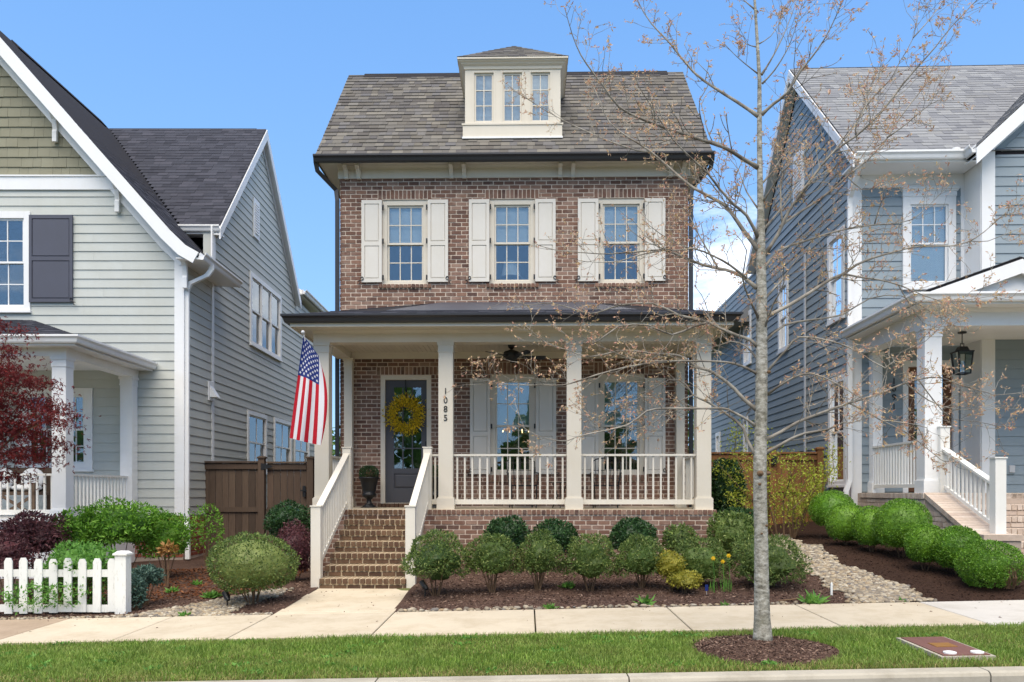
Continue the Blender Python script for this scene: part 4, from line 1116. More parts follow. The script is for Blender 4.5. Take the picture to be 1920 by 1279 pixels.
# bargeboards: front gable
def offs(pts, d):
    out = []
    for i, (x, z) in enumerate(pts):
        a = pts[max(i - 1, 0)]; b = pts[min(i + 1, len(pts) - 1)]; tx, tz = b[0] - a[0], b[1] - a[1]; L = math.hypot(tx, tz); out.append((x + tz / L * d, z - tx / L * d))
    return out
for pts, sg in ((prof, 1), ([mir(p) for p in prof], -1)):
    lo = [(x, z) for x, z in offs(pts, .23 * sg)]; lo[0] = (RX, RZ - .34)
    k = MB()
    for i in range(len(pts) - 1):
        q = [pts[i], pts[i + 1], lo[i + 1], lo[i]]
        k.extrude([(x, YR - .035, z - .004) for x, z in q], (0, .035, 0))
    k.build('bargeboard', M['white'], lh)
    sf = offs(pts, .12 * sg); sf[0] = (RX, RZ - .18); k = MB()
    for i in range(len(pts) - 1):
        k.extrude([(sf[i][0], YR, sf[i][1]), (sf[i + 1][0], YR, sf[i + 1][1]), (sf[i + 1][0], YR, sf[i + 1][1] - .015), (sf[i][0], YR, sf[i][1] - .015)], (0, LYW - YR, 0))
    k.build('rake_soffit', M['white'], lh)
    w0, w1 = offs(pts, .14 * sg), offs(pts, .40 * sg); w0[0] = (RX, RZ - .2); w1[0] = (RX, RZ - .58); k = MB()
    for i in range(len(pts) - 2):
        q = [w0[i], w0[i + 1], w1[i + 1], w1[i]]; k.extrude([(x, LYW - .045, z) for x, z in q], (0, .045, 0))
    k.build('rake_frieze', M['white'], lh)
for px, py in ((88, 232), (207, 368), (336, 480)):
    x, zt = lx(px, YR), 0; zt = RZ - (x - RX) * SL - .27
    if px == 336: zt = 6.0
    pr = [(0, -.62), (.07, -.62), (.07, -.42), (.05, -.38), (.09, -.2), (.2, -.06), (.3, -.03), (.3, .04), (0, .04)]
    MB().extrude([(x - .04, LYW - .045 - o, zt + z) for o, z in pr], (.085, 0, 0)).build('bracket', M['white'], lh)
# cross gable rakes (seen from the side)
for s in (-1, 1):
    a = V(cX, cY, cZ); b = V(cX, cY + s * (cY - eY + .05), eZ - .05)
    k = MB(); k.extrude([a - V(0, 0, .004), b - V(0, 0, .004), b - V(0, 0, .24), a - V(0, 0, .27)], (.03, 0, 0)); k.build('bargeboard', M['white'], lh)
    k = MB(); k.extrude([a - V(0, 0, .13), b - V(0, 0, .13), b - V(0, 0, .15), a - V(0, 0, .15)], (-.15, 0, 0)); k.build('rake_soffit', M['white'], lh)
    k = MB(); k.extrude([V(LXW + .026, cY, cZ - .18), V(LXW + .026, b.y - s * .3, eZ + .13), V(LXW + .026, b.y - s * .3, eZ - .02), V(LXW + .026, cY, cZ - .36)], (.02, 0, 0)); k.build('rake_frieze', M['white'], lh)
gutter(lh, (-7.15, eY - .02, eZ), (cX + .02, eY - .02, eZ), (0, -1, 0), M['white'])
k = MB(); k.box(-7.1, cX, eY - .02, eY + .25, eZ - .17, eZ - .13); k.box(-7.1, cX + .02, eY - .02, eY, eZ - .16, eZ - .02); k.build('eave_box', M['white'], lh)
gutter(lh, (-5.93, YR, 5.99), (-5.93, 17.42, 5.99), (1, 0, 0), M['white'], 0, 0, 1.1)
k = MB(); k.extrude([(-5.95, YR + .01, 5.9), (-6.4, YR + .01, 5.9), (-6.4, YR + .01, 5.88), (-5.95, YR + .01, 5.86)], (0, 2.1, 0)); k.box(-5.96, -5.93, YR, 17.4, 5.86, 5.98); k.build('eave_box', M['white'], lh)
gutter(lh, (-6.2, 23.9, 7.45), (-6.2, 28.6, 7.45), (1, 0, 0), M['white'], 0, 0, 1.1)
k = MB(); k.box(-6.6, -6.2, 23.9, 28.6, 7.3, 7.34); k.box(-6.23, -6.2, 23.9, 28.6, 7.3, 7.44); k.extrude([(-6.2, 24.2, 7.44), (-9.5, 24.2, 9.4), (-9.5, 24.2, 7.3), (-6.2, 24.2, 7.34)], (0, 4.3, 0)); k.build('rear_eave', M['white'], lh)
downspout(lh, [(-5.88, 15.75, 5.87), (-5.88, 15.75, 5.78), (-5.95, 15.72, 5.66), (-6.28, 15.70, 5.5), (-6.34, 15.70, 5.36), (-6.34, 15.70, .85), (-6.28, 15.58, .62), (-6.27, 15.56, .12)], M['white'], .085, .065)
# windows
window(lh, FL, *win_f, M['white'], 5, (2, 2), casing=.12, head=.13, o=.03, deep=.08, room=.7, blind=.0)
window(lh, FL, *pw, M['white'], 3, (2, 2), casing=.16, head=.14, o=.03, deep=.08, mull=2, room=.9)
shutter(lh, front_of(LYW - .02), lx(58, LYW), lx(139, LYW), lz(90, 568, LYW), lz(90, 405, LYW), M['slate_shutter'], -1, .5, hinges=False, dog_z=.1)
shutter(lh, front_of(LYW - .02), -12.06, -11.22, lz(90, 568, LYW), lz(90, 405, LYW), M['slate_shutter'], 1, .5, hinges=False, dog_z=.1)
window(lh, FS, *side_up, M['white'], 1, (1, 1), casing=.11, o=.03, deep=.08, mull=3, room=.7)
for h in side_lo: window(lh, FS, *h, M['white'], 2, (1, 1), casing=.10, o=.03, deep=.08, room=.7)
k = MB(); va, vb, v0, v1 = wy(473), wy(483.5), 7.75, 8.72
k.fbox(FS, va, vb, v0, v1, .02, .05); vent = k.build('gable_vent', M['white'], lh)
for i in range(12): MB().fbox(FS, va + .09, vb - .09, v0 + .1 + i * .065, v0 + .14 + i * .065, .05, .07).build('louvre', M['white'], vent)
k = MB(); my = 17.02; k.fbox(FS, my - .14, my + .12, 3.35, 3.75, .02, .05); mz = k.build('vent_hood', M['white'], lh)
MB().extrude([FS(my - .1, 3.42, .05), FS(my - .1, 3.42, .2), FS(my - .1, 3.66, .05)], (0, .2, 0)).build('hood', M['white'], mz)
MB().box(LXW + .025, LXW + .05, 17.12, 17.20, 1.0, 1.1).build('spigot_plate', M['white'], lh)
# porch
PYC = 13.1; PF = .98; cw = .23
cxp = lx(97, PYC) + cw / 2; PB0, PB1 = lz(50, 668, PYC), lz(50, 648, PYC)
column(lh, cxp, PYC, PF, PB0, cw, M['white'], .14); column(lh, cxp, LYW - .26, PF, PB0, cw, M['white'], .14); column(lh, cxp - 2.9, PYC, PF, PB0, cw, M['white'], .14)
k = MB(); k.box(-13, cxp + .125, PYC - .01, PYC + .24, PB0, PB1 + .05); k.box(cxp - .125, cxp + .125, PYC + .24, LYW, PB0, PB1 + .05); k.build('porch_beam', M['white'], lh)
k = MB(); k.box(-13, cxp + .1, PYC - .12, LYW, PF - .12, PF); k.build('porch_floor', M['white'], lh)
k = MB(); k.box(-13, cxp + .06, PYC - .06, LYW, 0.0, PF - .12); k.build('porch_base', M['white'], lh)
k = MB(); x = -13.0
while x < cxp - .13: k.box(x, x + .085, PYC + .24, LYW - .03, PB1 - .03, PB1 - .01); x += .091
k.box(-13, cxp, PYC + .2, LYW - .02, PB1 - .012, PB1 + .01); k.build('porch_ceiling', M['white'], lh)
gX, gY, gZ = lx(147, 12.75) - .1, 12.85, lz(60, 627, 12.75)
k = MB(); k.box(-13, gX, gY, PYC, gZ - .15, gZ - .13); k.box(cxp + .12, gX, PYC, LYW - .026, gZ - .15, gZ - .13); k.box(-13, gX, gY - .02, gY, gZ - .16, gZ - .02); k.box(gX - .02, gX, gY, LYW - .026, gZ - .16, gZ - .02); k.build('porch_soffit', M['white'], lh)
gutter(lh, (-13, gY - .02, gZ), (gX, gY - .02, gZ), (0, -1, 0), M['white'], 0, 1); gutter(lh, (gX, gY - .02, gZ), (gX, LYW - .03, gZ), (1, 0, 0), M['white'], 1, 0)
dp = LYW - .03 - gY; tz = gZ + .30 * dp
A, B, T1, T2, W = V(-13, gY, gZ), V(gX, gY, gZ), V(-13, LYW - .03, tz), V(gX - dp * .85, LYW - .03, tz), V(gX, LYW - .03, gZ)
k = MB(); k.add([A, B, T2, T1, W], [(0, 1, 2, 3), (1, 4, 2)]); pr_ = k.build('porch_roof', M['ridge'], lh)
tri_roof(pr_, A, B, T1, T2, M['shingle_dark']); tri_roof(pr_, B, W, T2, T2, M['shingle_dark'])
rl = lz(50, 888, PYC + .1)
railing(lh, (cxp - 2.78, PYC + .115), (cxp - .115, PYC + .115), PF + .06, rl, M['white_rail'], .12); railing(lh, (cxp, PYC + .23), (cxp, LYW - .26), PF + .06, rl, M['white_rail'], .12)
LROT = A_MAIN - A_LEFT
# bench with crossed ends on that porch
bn = thing('porch_bench', 'brown crossed wood bench behind the left porch railing', 'bench', (-8.9, 14.3, PF), LROT)
MB().box(-9.45, -8.35, 14.05, 14.55, PF + .38, PF + .44).build('seat', M['dark_fence'], bn)
MB().box(-9.45, -8.35, 14.56, 14.62, PF + .44, PF + .88).build('backrest', M['dark_fence'], bn)
for x in (-9.42, -8.38):
    for y in (14.08, 14.55): MB().box(x - .03, x + .03, y - .03, y + .03, PF, PF + .60).build('leg', M['dark_fence'], bn)
for x0, x1 in ((-9.40, -8.90), (-8.90, -8.40)):
    MB().bar((x0, 14.06, PF + .05), (x1, 14.06, PF + .36), .02, .05).bar((x0, 14.04, PF + .36), (x1, 14.04, PF + .05), .02, .05).build('brace', M['dark_fence'], bn)
for i, x in enumerate((-9.15, -8.62)):
    cu = thing('seat_cushion', 'white seat cushion on the %s half of the brown porch bench' % ('left' if i == 0 else 'right'), 'cushion', (x, 14.3, PF + .44), LROT, 'cushions on the porch bench')
    MB().ball((x, 14.28, PF + .51), (.25, .22, .075), 14, 8).build('pad', M['white'], cu, smooth=True); MB().ball((x, 14.46, PF + .68), (.22, .08, .19), 14, 8).build('back_pillow', M['white'], cu, smooth=True)

# ================================================================== RIGHT HOUSE (blue grey siding)
def rx(px, Y): return fx(px, Y, A_RIGHT)
def rz(px, py, Y): return fz(px, py, Y, A_RIGHT)
RYW = 15.7; RXW = rx(1598, RYW); RROT = A_MAIN - A_RIGHT
FR_, FRS = front_of(RYW), left_of(RXW)
rh = thing('blue_house', 'blue grey lap sided house with grey shingle roof and white porch', 'house', (RXW + 4, RYW, .4), RROT)
eZ2, eY2, rZ2, rY2 = rz(1600, 288, 15.08), 15.08, rz(1480, 131, 18.88), 18.88
RF = 1.40; BX = rx(1825, 15.4)                        # bay's left side
FBY = 15.1; FB = front_of(FBY)
wU = (rx(1691, RYW), rx(1790, RYW), rz(1740, 540, RYW), rz(1740, 370, RYW))
ry_ = lambda px: RXW / math.tan(math.atan((px - 960) / FPX) - A_RIGHT)
side_w = [(ry_(1590), ry_(1556), 1.62, 3.75), (ry_(1582), ry_(1556), 4.9, 6.6), (ry_(1480), ry_(1462), 4.9, 6.6), (ry_(1410), ry_(1396), 5.1, 6.6), (ry_(1352), ry_(1344), 2.1, 3.4), (ry_(1404), ry_(1396), 2.3, 3.6)]
side_w = [(min(a, b), max(a, b), c, d) for a, b, c, d in side_w]
side_w[0] = (ry_(1590), ry_(1590) + .95, 1.55, 3.75); side_w[1] = (ry_(1586), ry_(1586) + .9, 4.9, 6.7)
d_or = (rx(1692, RYW), rx(1796, RYW), RF, RF + 2.55)
k = MB(); wall_core(k, FR_, RXW, BX + .1, .2, eZ2 - .1, [wU, d_or], -.2, 0); wall_core(k, FB, BX, 14.2, .2, eZ2 - .15, [], -.2, 0); k.extrude([(BX, FBY, eZ2 - .15), (14.2, FBY, eZ2 - .15), (BX + 2.9, FBY, eZ2 - .15 + 2.9 * .93)], (0, .2, 0))
k.box(BX, BX + .15, FBY + .2, RYW + .1, .2, eZ2 - .1)
wall_core(k, FRS, RYW + .2, 29.5, .2, eZ2 - .1, side_w, -.2, 0)
k.extrude([(RXW, eY2 + .5, eZ2 - .1), (RXW, 2 * rY2 - eY2 - .5, eZ2 - .1), (RXW, rY2, rZ2 - .5)], (.2, 0, 0))
rwall = k.build('wall', M['blue'], rh)
siding(rwall, FR_, RF + .02, eZ2 - .25, .178, lambda z: RXW + .17, lambda z: BX, [wU, d_or], M['blue'])
bz = lambda x: eZ2 - .1 + (x - BX) * .93
siding(rwall, FB, RF - .2, 9.2, .178, lambda z: BX + .22 if z < eZ2 - .1 else BX + .22 + (z - eZ2 + .1) / .93, lambda z: BX + 3.2, [], M['blue'], split=30)
siding(rwall, FRS, .75, eZ2 - .12, .178, lambda z: RYW + .16, lambda z: 29.4, side_w, M['blue'])
gl = (rZ2 - eZ2) / (rY2 - eY2)
siding(rwall, FRS, .75 + .178 * math.ceil((eZ2 - .12 - .75) / .178), rZ2 - .5, .178, lambda z: rY2 - (rZ2 - .45 - z) / gl, lambda z: rY2 + (rZ2 - .45 - z) / gl, [], M['blue'])
MB().box(RXW - .03, RXW + .17, RYW - .03, RYW, .4, eZ2 - .2).box(RXW - .03, RXW, RYW, RYW + .15, .4, eZ2 - .2).build('corner_board', M['white'], rh)
MB().box(BX - .02, BX + .22, FBY - .03, FBY, .6, eZ2 + .1).box(BX - .03, BX, FBY, RYW - .03, .6, eZ2 - .1).build('corner_board', M['white'], rh)
MB().box(BX - .09, BX - .03, RYW - .032, RYW - .002, RF, eZ2 - .2).build('corner_board', M['white'], rh)
MB().box(RXW + .17, BX - .03, RYW - .035, RYW, eZ2 - .42, eZ2 - .18).build('frieze', M['white'], rh)
# main roof
oX = 5.86
k = MB(); k.extrude([(oX, eY2, eZ2 - .06), (oX, rY2, rZ2 - .08), (oX, 2 * rY2 - eY2, eZ2 - .06), (oX, 2 * rY2 - eY2, eZ2), (oX, rY2, rZ2), (oX, eY2, eZ2)], (9, 0, 0)); rr = k.build('roof', M['ridge'], rh)
s2 = V(0, rY2 - eY2, rZ2 - eZ2); L2 = s2.length
shingle_roof(rr, V(oX - .01, eY2 - .03, eZ2 + .004), (1, 0, 0), s2, L2, lambda v: 0, lambda v: 8.6, .148, M['shingle_grey'], singles=300, wmin=.16)
MB().extrude([(oX + .1, rY2 - .15, rZ2 - .12), (oX + .1, rY2, rZ2 + .035), (oX + .1, rY2 + .15, rZ2 - .12)], (8.6, 0, 0)).build('ridge_vent', M['ridge'], rr)
for s in (-1, 1):
    a = V(oX - .03, rY2, rZ2); b = V(oX - .03, rY2 + s * (rY2 - eY2 + .03), eZ2 - .03)
    MB().extrude([a - V(0, 0, .004), b - V(0, 0, .004), b - V(0, 0, .23), a - V(0, 0, .27)], (.03, 0, 0)).build('bargeboard', M['white'], rh)
    MB().extrude([a - V(0, 0, .13), b - V(0, 0, .13), b - V(0, 0, .15), a - V(0, 0, .15)], (RXW - oX + .05, 0, 0)).build('rake_soffit', M['white'], rh)
gvy = rY2 - .1; MB().fbox(FRS, gvy - .35, gvy + .35, eZ2 + .5, eZ2 + 1.6, .02, .06).build('gable_vent', M['white'], rh)
k = MB()
for i in range(12): k.fbox(FRS, gvy - .26, gvy + .26, eZ2 + .6 + i * .075, eZ2 + .64 + i * .075, .06, .08)
k.build('louvre', M['white'], rh)
# bay gable roof
bx0 = BX - .30; bYf = FBY - .35; pk = bx0 + 3.2
z0 = eZ2 - .06; zp = z0 + 3.2 * .93
k = MB(); k.extrude([(bx0, bYf, z0), (pk, bYf, zp), (pk + 3.2, bYf, z0), (pk + 3.2, bYf, z0 - .06), (pk, bYf, zp - .08), (bx0, bYf, z0 - .06)], (0, 4.0, 0)); br = k.build('bay_roof', M['ridge'], rh)
dv = V(-1, 0, -.93).normalized() * -1
shingle_roof(br, V(bx0 - .01, bYf - .02, z0 + .004), (0, 1, 0), dv, 3.2 / dv.x, lambda v: 0, lambda v: .65 + v * .72, .148, M['shingle_grey'])
MB().extrude([(bx0, bYf - .03, z0 - .004), (pk, bYf - .03, zp - .004), (pk, bYf - .03, zp - .36), (bx0, bYf - .03, z0 - .30)], (0, .03, 0)).build('bargeboard', M['white'], rh)
MB().extrude([(bx0, bYf, z0 - .15), (pk, bYf, zp - .18), (pk, bYf, zp - .2), (bx0, bYf, z0 - .17)], (0, FBY - bYf, 0)).build('rake_soffit', M['white'], rh)
MB().extrude([(BX - .02, FBY - .032, eZ2 + .14), (pk, FBY - .032, zp - .2), (pk, FBY - .032, zp - .5), (BX - .02, FBY - .032, eZ2 - .16)], (0, .03, 0)).build('rake_frieze', M['white'], rh)
gutter(rh, (oX, eY2 - .02, eZ2), (bx0 + .0, eY2 - .02, eZ2), (0, -1, 0), M['white'], 0, -1, 1.15)
gutter(rh, (bx0 + .0, eY2 - .0, eZ2), (bx0 + .0, bYf, eZ2), (-1, 0, 0), M['white'], 0, 0, 1.15)
k = MB(); k.box(oX, bx0 + .25, eY2, RYW - .036, eZ2 - .18, eZ2 - .15); k.box(oX, bx0, eY2 - .02, eY2, eZ2 - .18, eZ2 - .02); k.build('soffit', M['white'], rh)
MB().lathe([(.0, 0), (.09, 0), (.09, .05), (.0, .06)], (bx0 - .15, eY2 + .1, eZ2 + .05), 12).build('splash_guard', M['white'], rh)
# upper window with a head cornice
w = window(rh, FR_, *wU, M['white'], 3, (2, 1), casing=.14, head=.15, o=.035, deep=.08, room=.7, blind=1.0, muntins=(True, False))
MB().fbox(FR_, wU[0] - .01, wU[1] + .01, wU[3], wU[3] + .13, .0, .07).fbox(FR_, wU[0] - .05, wU[1] + .05, wU[3] + .13, wU[3] + .165, .0, .12).fbox(FR_, wU[0] - .03, wU[1] + .03, wU[3] + .10, wU[3] + .131, .0, .09).build('head_cornice', M['white'], w)
for h in side_w: window(rh, FRS, *h, M['white'], 2 if h[1] - h[0] > .6 else 1, (2, 1), casing=.11, head=.13, o=.03, deep=.08, room=.7, muntins=(True, False))
downspout(rh, [(RXW - .1, eY2 - .05, eZ2 - .1), (RXW - .1, eY2 - .05, eZ2 - .2), (RXW - .08, RYW - .1, eZ2 - .62), (RXW - .08, RYW - .08, eZ2 - .75), (RXW - .08, RYW - .08, 1.65), (RXW - .16, RYW - .1, 1.42), (RXW - .17, RYW - .1, .5)], M['white'], .085, .065)
MB().fbox(FRS, 18.3, 18.36, .8, 6.8, .024, .06).build('conduit', M['steel'], rh)
# rear wing seen past the tree
k = MB(); k.extrude([(RXW - .5, 23.2, 6.3), (RXW + 3.2, 23.2, 10.0), (RXW + 6.9, 23.2, 6.3)], (0, 6.5, 0)); k.build('rear_roof', M['shingle_grey'], rh)
# porch
QC = 13.1; qw = .27; qx = rx(1734, QC) + qw / 2; qb0, qb1 = rz(1800, 611, QC), rz(1800, 574, QC)
column(rh, qx, QC, RF, qb0, qw, M['white'], .2); column(rh, qx + .12, RYW - .2, RF, qb0, .18, M['white'], .2)
k = MB(); k.box(qx - .14, 12.5, QC - .012, QC + .28, qb0, qb1); k.box(qx - .14, qx + .14, QC + .28, RYW - .03, qb0, qb1); k.build('porch_beam', M['white'], rh)
k = MB(); k.box(qx + .1, 12.5, QC + .2, RYW - .03, qb0 + .14, qb0 + .17); k.build('porch_ceiling', M['white'], rh)
hX, hY, hZ = rx(1715, 12.65) + .08, 12.74, rz(1760, 548, 12.65)
k = MB(); k.box(hX, 12.5, hY, QC, hZ - .16, hZ - .14); k.box(hX, qx - .13, QC, RYW - .03, hZ - .16, hZ - .14); k.box(hX, 12.5, hY - .02, hY, hZ - .17, hZ - .02); k.box(hX, hX + .02, hY, RYW - .03, hZ - .17, hZ - .02)
k.sweep((qx - .14, QC - .012, hZ - .16), (12.5, QC - .012, hZ - .16), (0, -1, 0), [(0, -.06), (.03, -.04), (.06, -.002), (0, -.002)], 0, 0); k.build('porch_soffit', M['white'], rh)
gutter(rh, (hX, hY - .02, hZ), (12.5, hY - .02, hZ), (0, -1, 0), M['white'], 1, 0, 1.1); gutter(rh, (hX, RYW - .04, hZ), (hX, hY - .02, hZ), (-1, 0, 0), M['white'], 0, 1, 1.1)
# porch pediment
gx0 = hX + .02; gpx = rx(1914, hY); gz = hZ + .005; gzp = rz(1912, 482, hY)
k = MB(); sl_ = (gzp - gz) / (gpx - gx0)
k.extrude([(gx0, hY - .02, gz), (gpx, hY - .02, gzp), (2 * gpx - gx0, hY - .02, gz), (2 * gpx - gx0, hY - .02, gz - .001), (gpx, hY - .02, gzp - .07), (gx0 + .15, hY - .02, gz - .001)], (0, RYW - hY - .5, 0)); pdr = k.build('porch_roof', M['ridge'], rh)
dv = V(gpx - gx0, 0, gzp - gz); shingle_roof(pdr, V(gx0, hY - .04, gz + .004), (0, 1, 0), dv, dv.length, lambda v: 0, lambda v: 2.4, .148, M['shingle_grey'])
MB().extrude([(gx0 + .1, hY - .04, gz - .002), (gpx, hY - .04, gzp - .04), (gpx, hY - .04, gzp - .26), (gx0 + .75, hY - .04, gz - .002)], (0, .04, 0)).extrude([(gpx, hY - .04, gzp - .04), (2 * gpx - gx0 - .1, hY - .04, gz - .002), (2 * gpx - gx0 - .75, hY - .04, gz - .002), (gpx, hY - .04, gzp - .26)], (0, .04, 0)).build('pediment_board', M['white'], rh)
MB().extrude([(gx0 + .5, hY + .1, gz - .001), (gpx, hY + .1, gzp - .12), (2 * gpx - gx0 - .5, hY + .1, gz - .001)], (0, .05, 0)).build('pediment', M['white'], rh)
# porch base, brick
PBX0 = rx(1618, 15.4) - .1; pbx = qx - .19
k = MB(); k.box(pbx + .012, 12.5, QC - .1, RYW, 0.1, RF - .05); k.build('porch_core', M['pale_mortar'], rh)
rb_ = MB().box(pbx, pbx + .012, QC - .1, RYW - .03, .2, RF - .01).box(pbx, 12.5, QC - .12, QC - .1, .2, RF - .01).build('porch_foundation', M['pale_mortar'], rh)
MB().box(pbx + .1, 12.5, QC - .05, RYW, RF - .05, RF - .002).build('porch_floor', M['concrete'], rh)
rbank = BrickBank(280); rs = MB(); FPL = left_of(pbx)
brickwork(rbank, FPL, rb_, M['pale_brick'], QC - .12, RYW - .04, RF - .095 - .079 * 9, RF - .095, [], rs, True)
n = int((RYW - QC) / .0795)
for i in range(n): rbank.put(FPL, rb_, M['pale_brick'], QC - .12 + i * .0795 + .005, QC - .12 + (i + 1) * .0795 - .005, RF - .093, RF - .004, -.03, .026, rs, True)
# steps with a sloping wing wall
NSR = 8; rr_ = RF / NSR; trd = .29; sfx0 = qx + .32; sf = MB()
NB = 11.57                             # foot of the rail
for i in range(NSR - 1):
    y = QC - .1 - (NSR - 1 - i) * trd
    sf.box(sfx0, 12.0, y, QC - .1, max(.05, i * rr_ - .005), (i + 1) * rr_ - .015)
rsteps = sf.build('front_steps', M['pale_mortar'], rh)
for i in range(NSR):
    y = QC - .1 - (NSR - 1 - i) * trd; fr = front_of(y); zt = (i + 1) * rr_
    for j in range(14):
        u = sfx0 + j * .085; rbank.put(fr, rsteps, M['pale_brick'], u + .005, u + .08, zt - .088, zt - .002, -.26, .02, rs, True)
    brickwork(rbank, fr, rsteps, M['pale_brick'], sfx0, sfx0 + 1.19, i * rr_ + .004, zt - .088, [], rs, True, ch=.08, proud=.006, phase=.06 * i)
    sb = MB(); sb.box(sfx0 + 1.19, 12, y - .01, y + .2, zt - .16, zt - .01); sb.build('tread', M['pale_brick'], rsteps)
wy0, wy1 = NB - .1, QC - .1; wz0, wz1 = .80, RF - .02
k = MB(); k.extrude([(pbx + .02, wy1, .2), (pbx + .02, wy1, wz1 - .06), (pbx + .02, wy0 + .12, wz0 - .06), (pbx + .02, wy0 - .18, wz0 - .06), (pbx + .02, wy0 - .18, .05)], (sfx0 - pbx - .02, 0, 0)); wing = k.build('wing_wall', M['pale_mortar'], rh)
FPW = left_of(pbx + .02)
for r in range(11):
    za = .25 + r * .079; top_y = wy0 - .18 if za + .079 < wz0 - .06 else wy0 + .12 + (za + .079 - wz0 + .06) / (wz1 - wz0) * (wy1 - wy0 - .12)
    y = top_y + (.05 if r % 2 else 0)
    while y < wy1 - .04:
        y2 = min(y + .105, wy1); rbank.put(FPW, wing, M['pale_brick'], y + .004, y2 - .004, za, za + .07, -.02, .008, rs, True); y = y2
n = 17
for i in range(n):
    t0, t1 = i / n, (i + 1) / n; a = V(pbx - .01, wy0 + .12 + (wy1 - wy0 - .12) * t0, wz0 + (wz1 - wz0) * t0 - .055); b = V(pbx - .01, wy0 + .12 + (wy1 - wy0 - .12) * t1, wz0 + (wz1 - wz0) * t1 - .055)
    g = (b - a) * .05; u = V(0, 0, .085)
    m = MB(); m.extrude([a + g, b - g, b - g + u, a + g + u], (sfx0 - pbx + .02, 0, 0)); m.build('coping_brick', M['pale_brick'], wing)
m = MB()
for i in range(5): m.box(pbx - .01, sfx0 + .02, wy0 - .2 + i * .064, wy0 - .2 + i * .064 + .058, wz0 - .055, wz0 + .03)
m.build('coping_end', M['pale_brick'], wing)
if rs.f: rs.build('brickwork', M['pale_brick'], rb_, kind='stuff')
# its railings
rlh = rz(1718, 824, QC + .3)
railing(rh, (qx, QC + .27), (qx + .05, RYW - .2), RF + .09, rlh, M['white_rail'], .12, low_h=.06)
nx_ = rx(1862, NB) ; nt = rx(1770, QC - .05)
for (x, y, za, zb) in ((nt, QC - .09, RF - .02, rz(1770, 801, QC - .09)), (nt, NB - .1, wz0 + .02, rz(1862, 860, NB))):
    w_ = .15; nn = MB().box(x - w_ / 2, x + w_ / 2, y, y + w_, za, zb).build('newel', M['white_rail'], rh)
    MB().box(x - w_ / 2 - .014, x + w_ / 2 + .014, y - .014, y + w_ + .014, zb, zb + .02).build('newel_cap', M['white_rail'], nn)
zlo = wz0 + .12; zA, zB = rz(1862, 905, NB), rz(1770, 822, QC)
railing(rh, (nt, NB + .05), (nt, QC - .09), zlo, zA, M['white_rail'], .115, rail_w=.11, low_h=.05, name='stair_railing', dz=(RF + .08 - zlo))
# door, numbers, socket
a, b, z0, z1 = d_or
k = MB(); k.fbox(FR_, a, a + .1, z0, z1, -.1, .03); k.fbox(FR_, b - .1, b, z0, z1, -.1, .03); k.fbox(FR_, a + .1, b - .1, z1 - .12, z1, -.1, .03); k.build('door_frame', M['white'], rh)
k = MB(); k.fbox(FR_, a + .1, a + .25, z0 + .02, z1 - .12, -.09, -.04); k.fbox(FR_, b - .25, b - .1, z0 + .02, z1 - .12, -.09, -.04); k.fbox(FR_, a + .25, b - .25, z1 - .28, z1 - .12, -.09, -.041); k.fbox(FR_, a + .25, b - .25, z0 + .02, z0 + .8, -.09, -.041); rd = k.build('door', M['door_brown'], rh)
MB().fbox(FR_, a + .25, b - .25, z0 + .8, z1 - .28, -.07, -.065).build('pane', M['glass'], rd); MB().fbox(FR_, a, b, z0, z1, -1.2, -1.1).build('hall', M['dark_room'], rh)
for ch, py in zip('1091', (716, 729.5, 746, 764)):
    text_obj(ch, .175, M['black'], rh, (rx(1675, RYW), RYW - .03, rz(1675, py, RYW)), .005)
MB().fbox(FB, rx(1884, FBY), rx(1901, FBY), rz(1892, 889, FBY), rz(1892, 871, FBY), .02, .045).build('socket_box', M['blue'], rh)
MB().fbox(FB, rx(1889, FBY), rx(1899, FBY), rz(1892, 886, FBY), rz(1892, 873, FBY), .045, .07).build('socket_cover', M['steel'], rh)

# hanging lantern
lY = 14.3; lpx = 1804; X = rx(lpx, lY); zt_, zm_, zl_ = qb0 + .14, rz(lpx, 657, lY), rz(lpx, 702, lY)
ln = thing('porch_lantern', 'black framed glass lantern hanging from the white porch ceiling', 'lantern', (X, lY, zl_), RROT)
MB().tube([(X, lY, zm_ + .1), (X, lY, zt_)], .009, 6).lathe([(.07, 0), (.07, .02), (.02, .03)], (X, lY, zt_ - .03), 14).build('stem', M['black'], ln)
th_, bh_ = .125, .095; k = MB(); ztp = zm_ - .02
k.box(X - th_ - .015, X + th_ + .015, lY - th_ - .015, lY + th_ + .015, ztp - .02, ztp)
k.hexa([(X - .09, lY - .09, ztp), (X + .09, lY - .09, ztp), (X + .09, lY + .09, ztp), (X - .09, lY + .09, ztp), (X - .06, lY - .06, ztp + .08), (X + .06, lY - .06, ztp + .08), (X + .06, lY + .06, ztp + .08), (X - .06, lY + .06, ztp + .08)])
k.tube([(X - .03, lY, ztp + .07), (X - .03, lY, ztp + .14), (X + .03, lY, ztp + .14), (X + .03, lY, ztp + .07)], .008, 5); k.build('cap', M['black'], ln)
k = MB()
for sx in (-1, 1):
    for sy in (-1, 1): k.bar((X + sx * bh_, lY + sy * bh_, zl_), (X + sx * th_, lY + sy * th_, ztp - .02), .02, .02)
k.box(X - bh_ - .01, X + bh_ + .01, lY - bh_ - .01, lY - bh_ + .012, zl_, zl_ + .02); k.box(X - bh_ - .01, X + bh_ + .01, lY + bh_ - .012, lY + bh_ + .01, zl_, zl_ + .02)
k.box(X - bh_ - .01, X - bh_ + .012, lY - bh_ + .012, lY + bh_ - .012, zl_, zl_ + .02); k.box(X + bh_ - .012, X + bh_ + .01, lY - bh_ + .012, lY + bh_ - .012, zl_, zl_ + .02); k.build('frame', M['black'], ln)
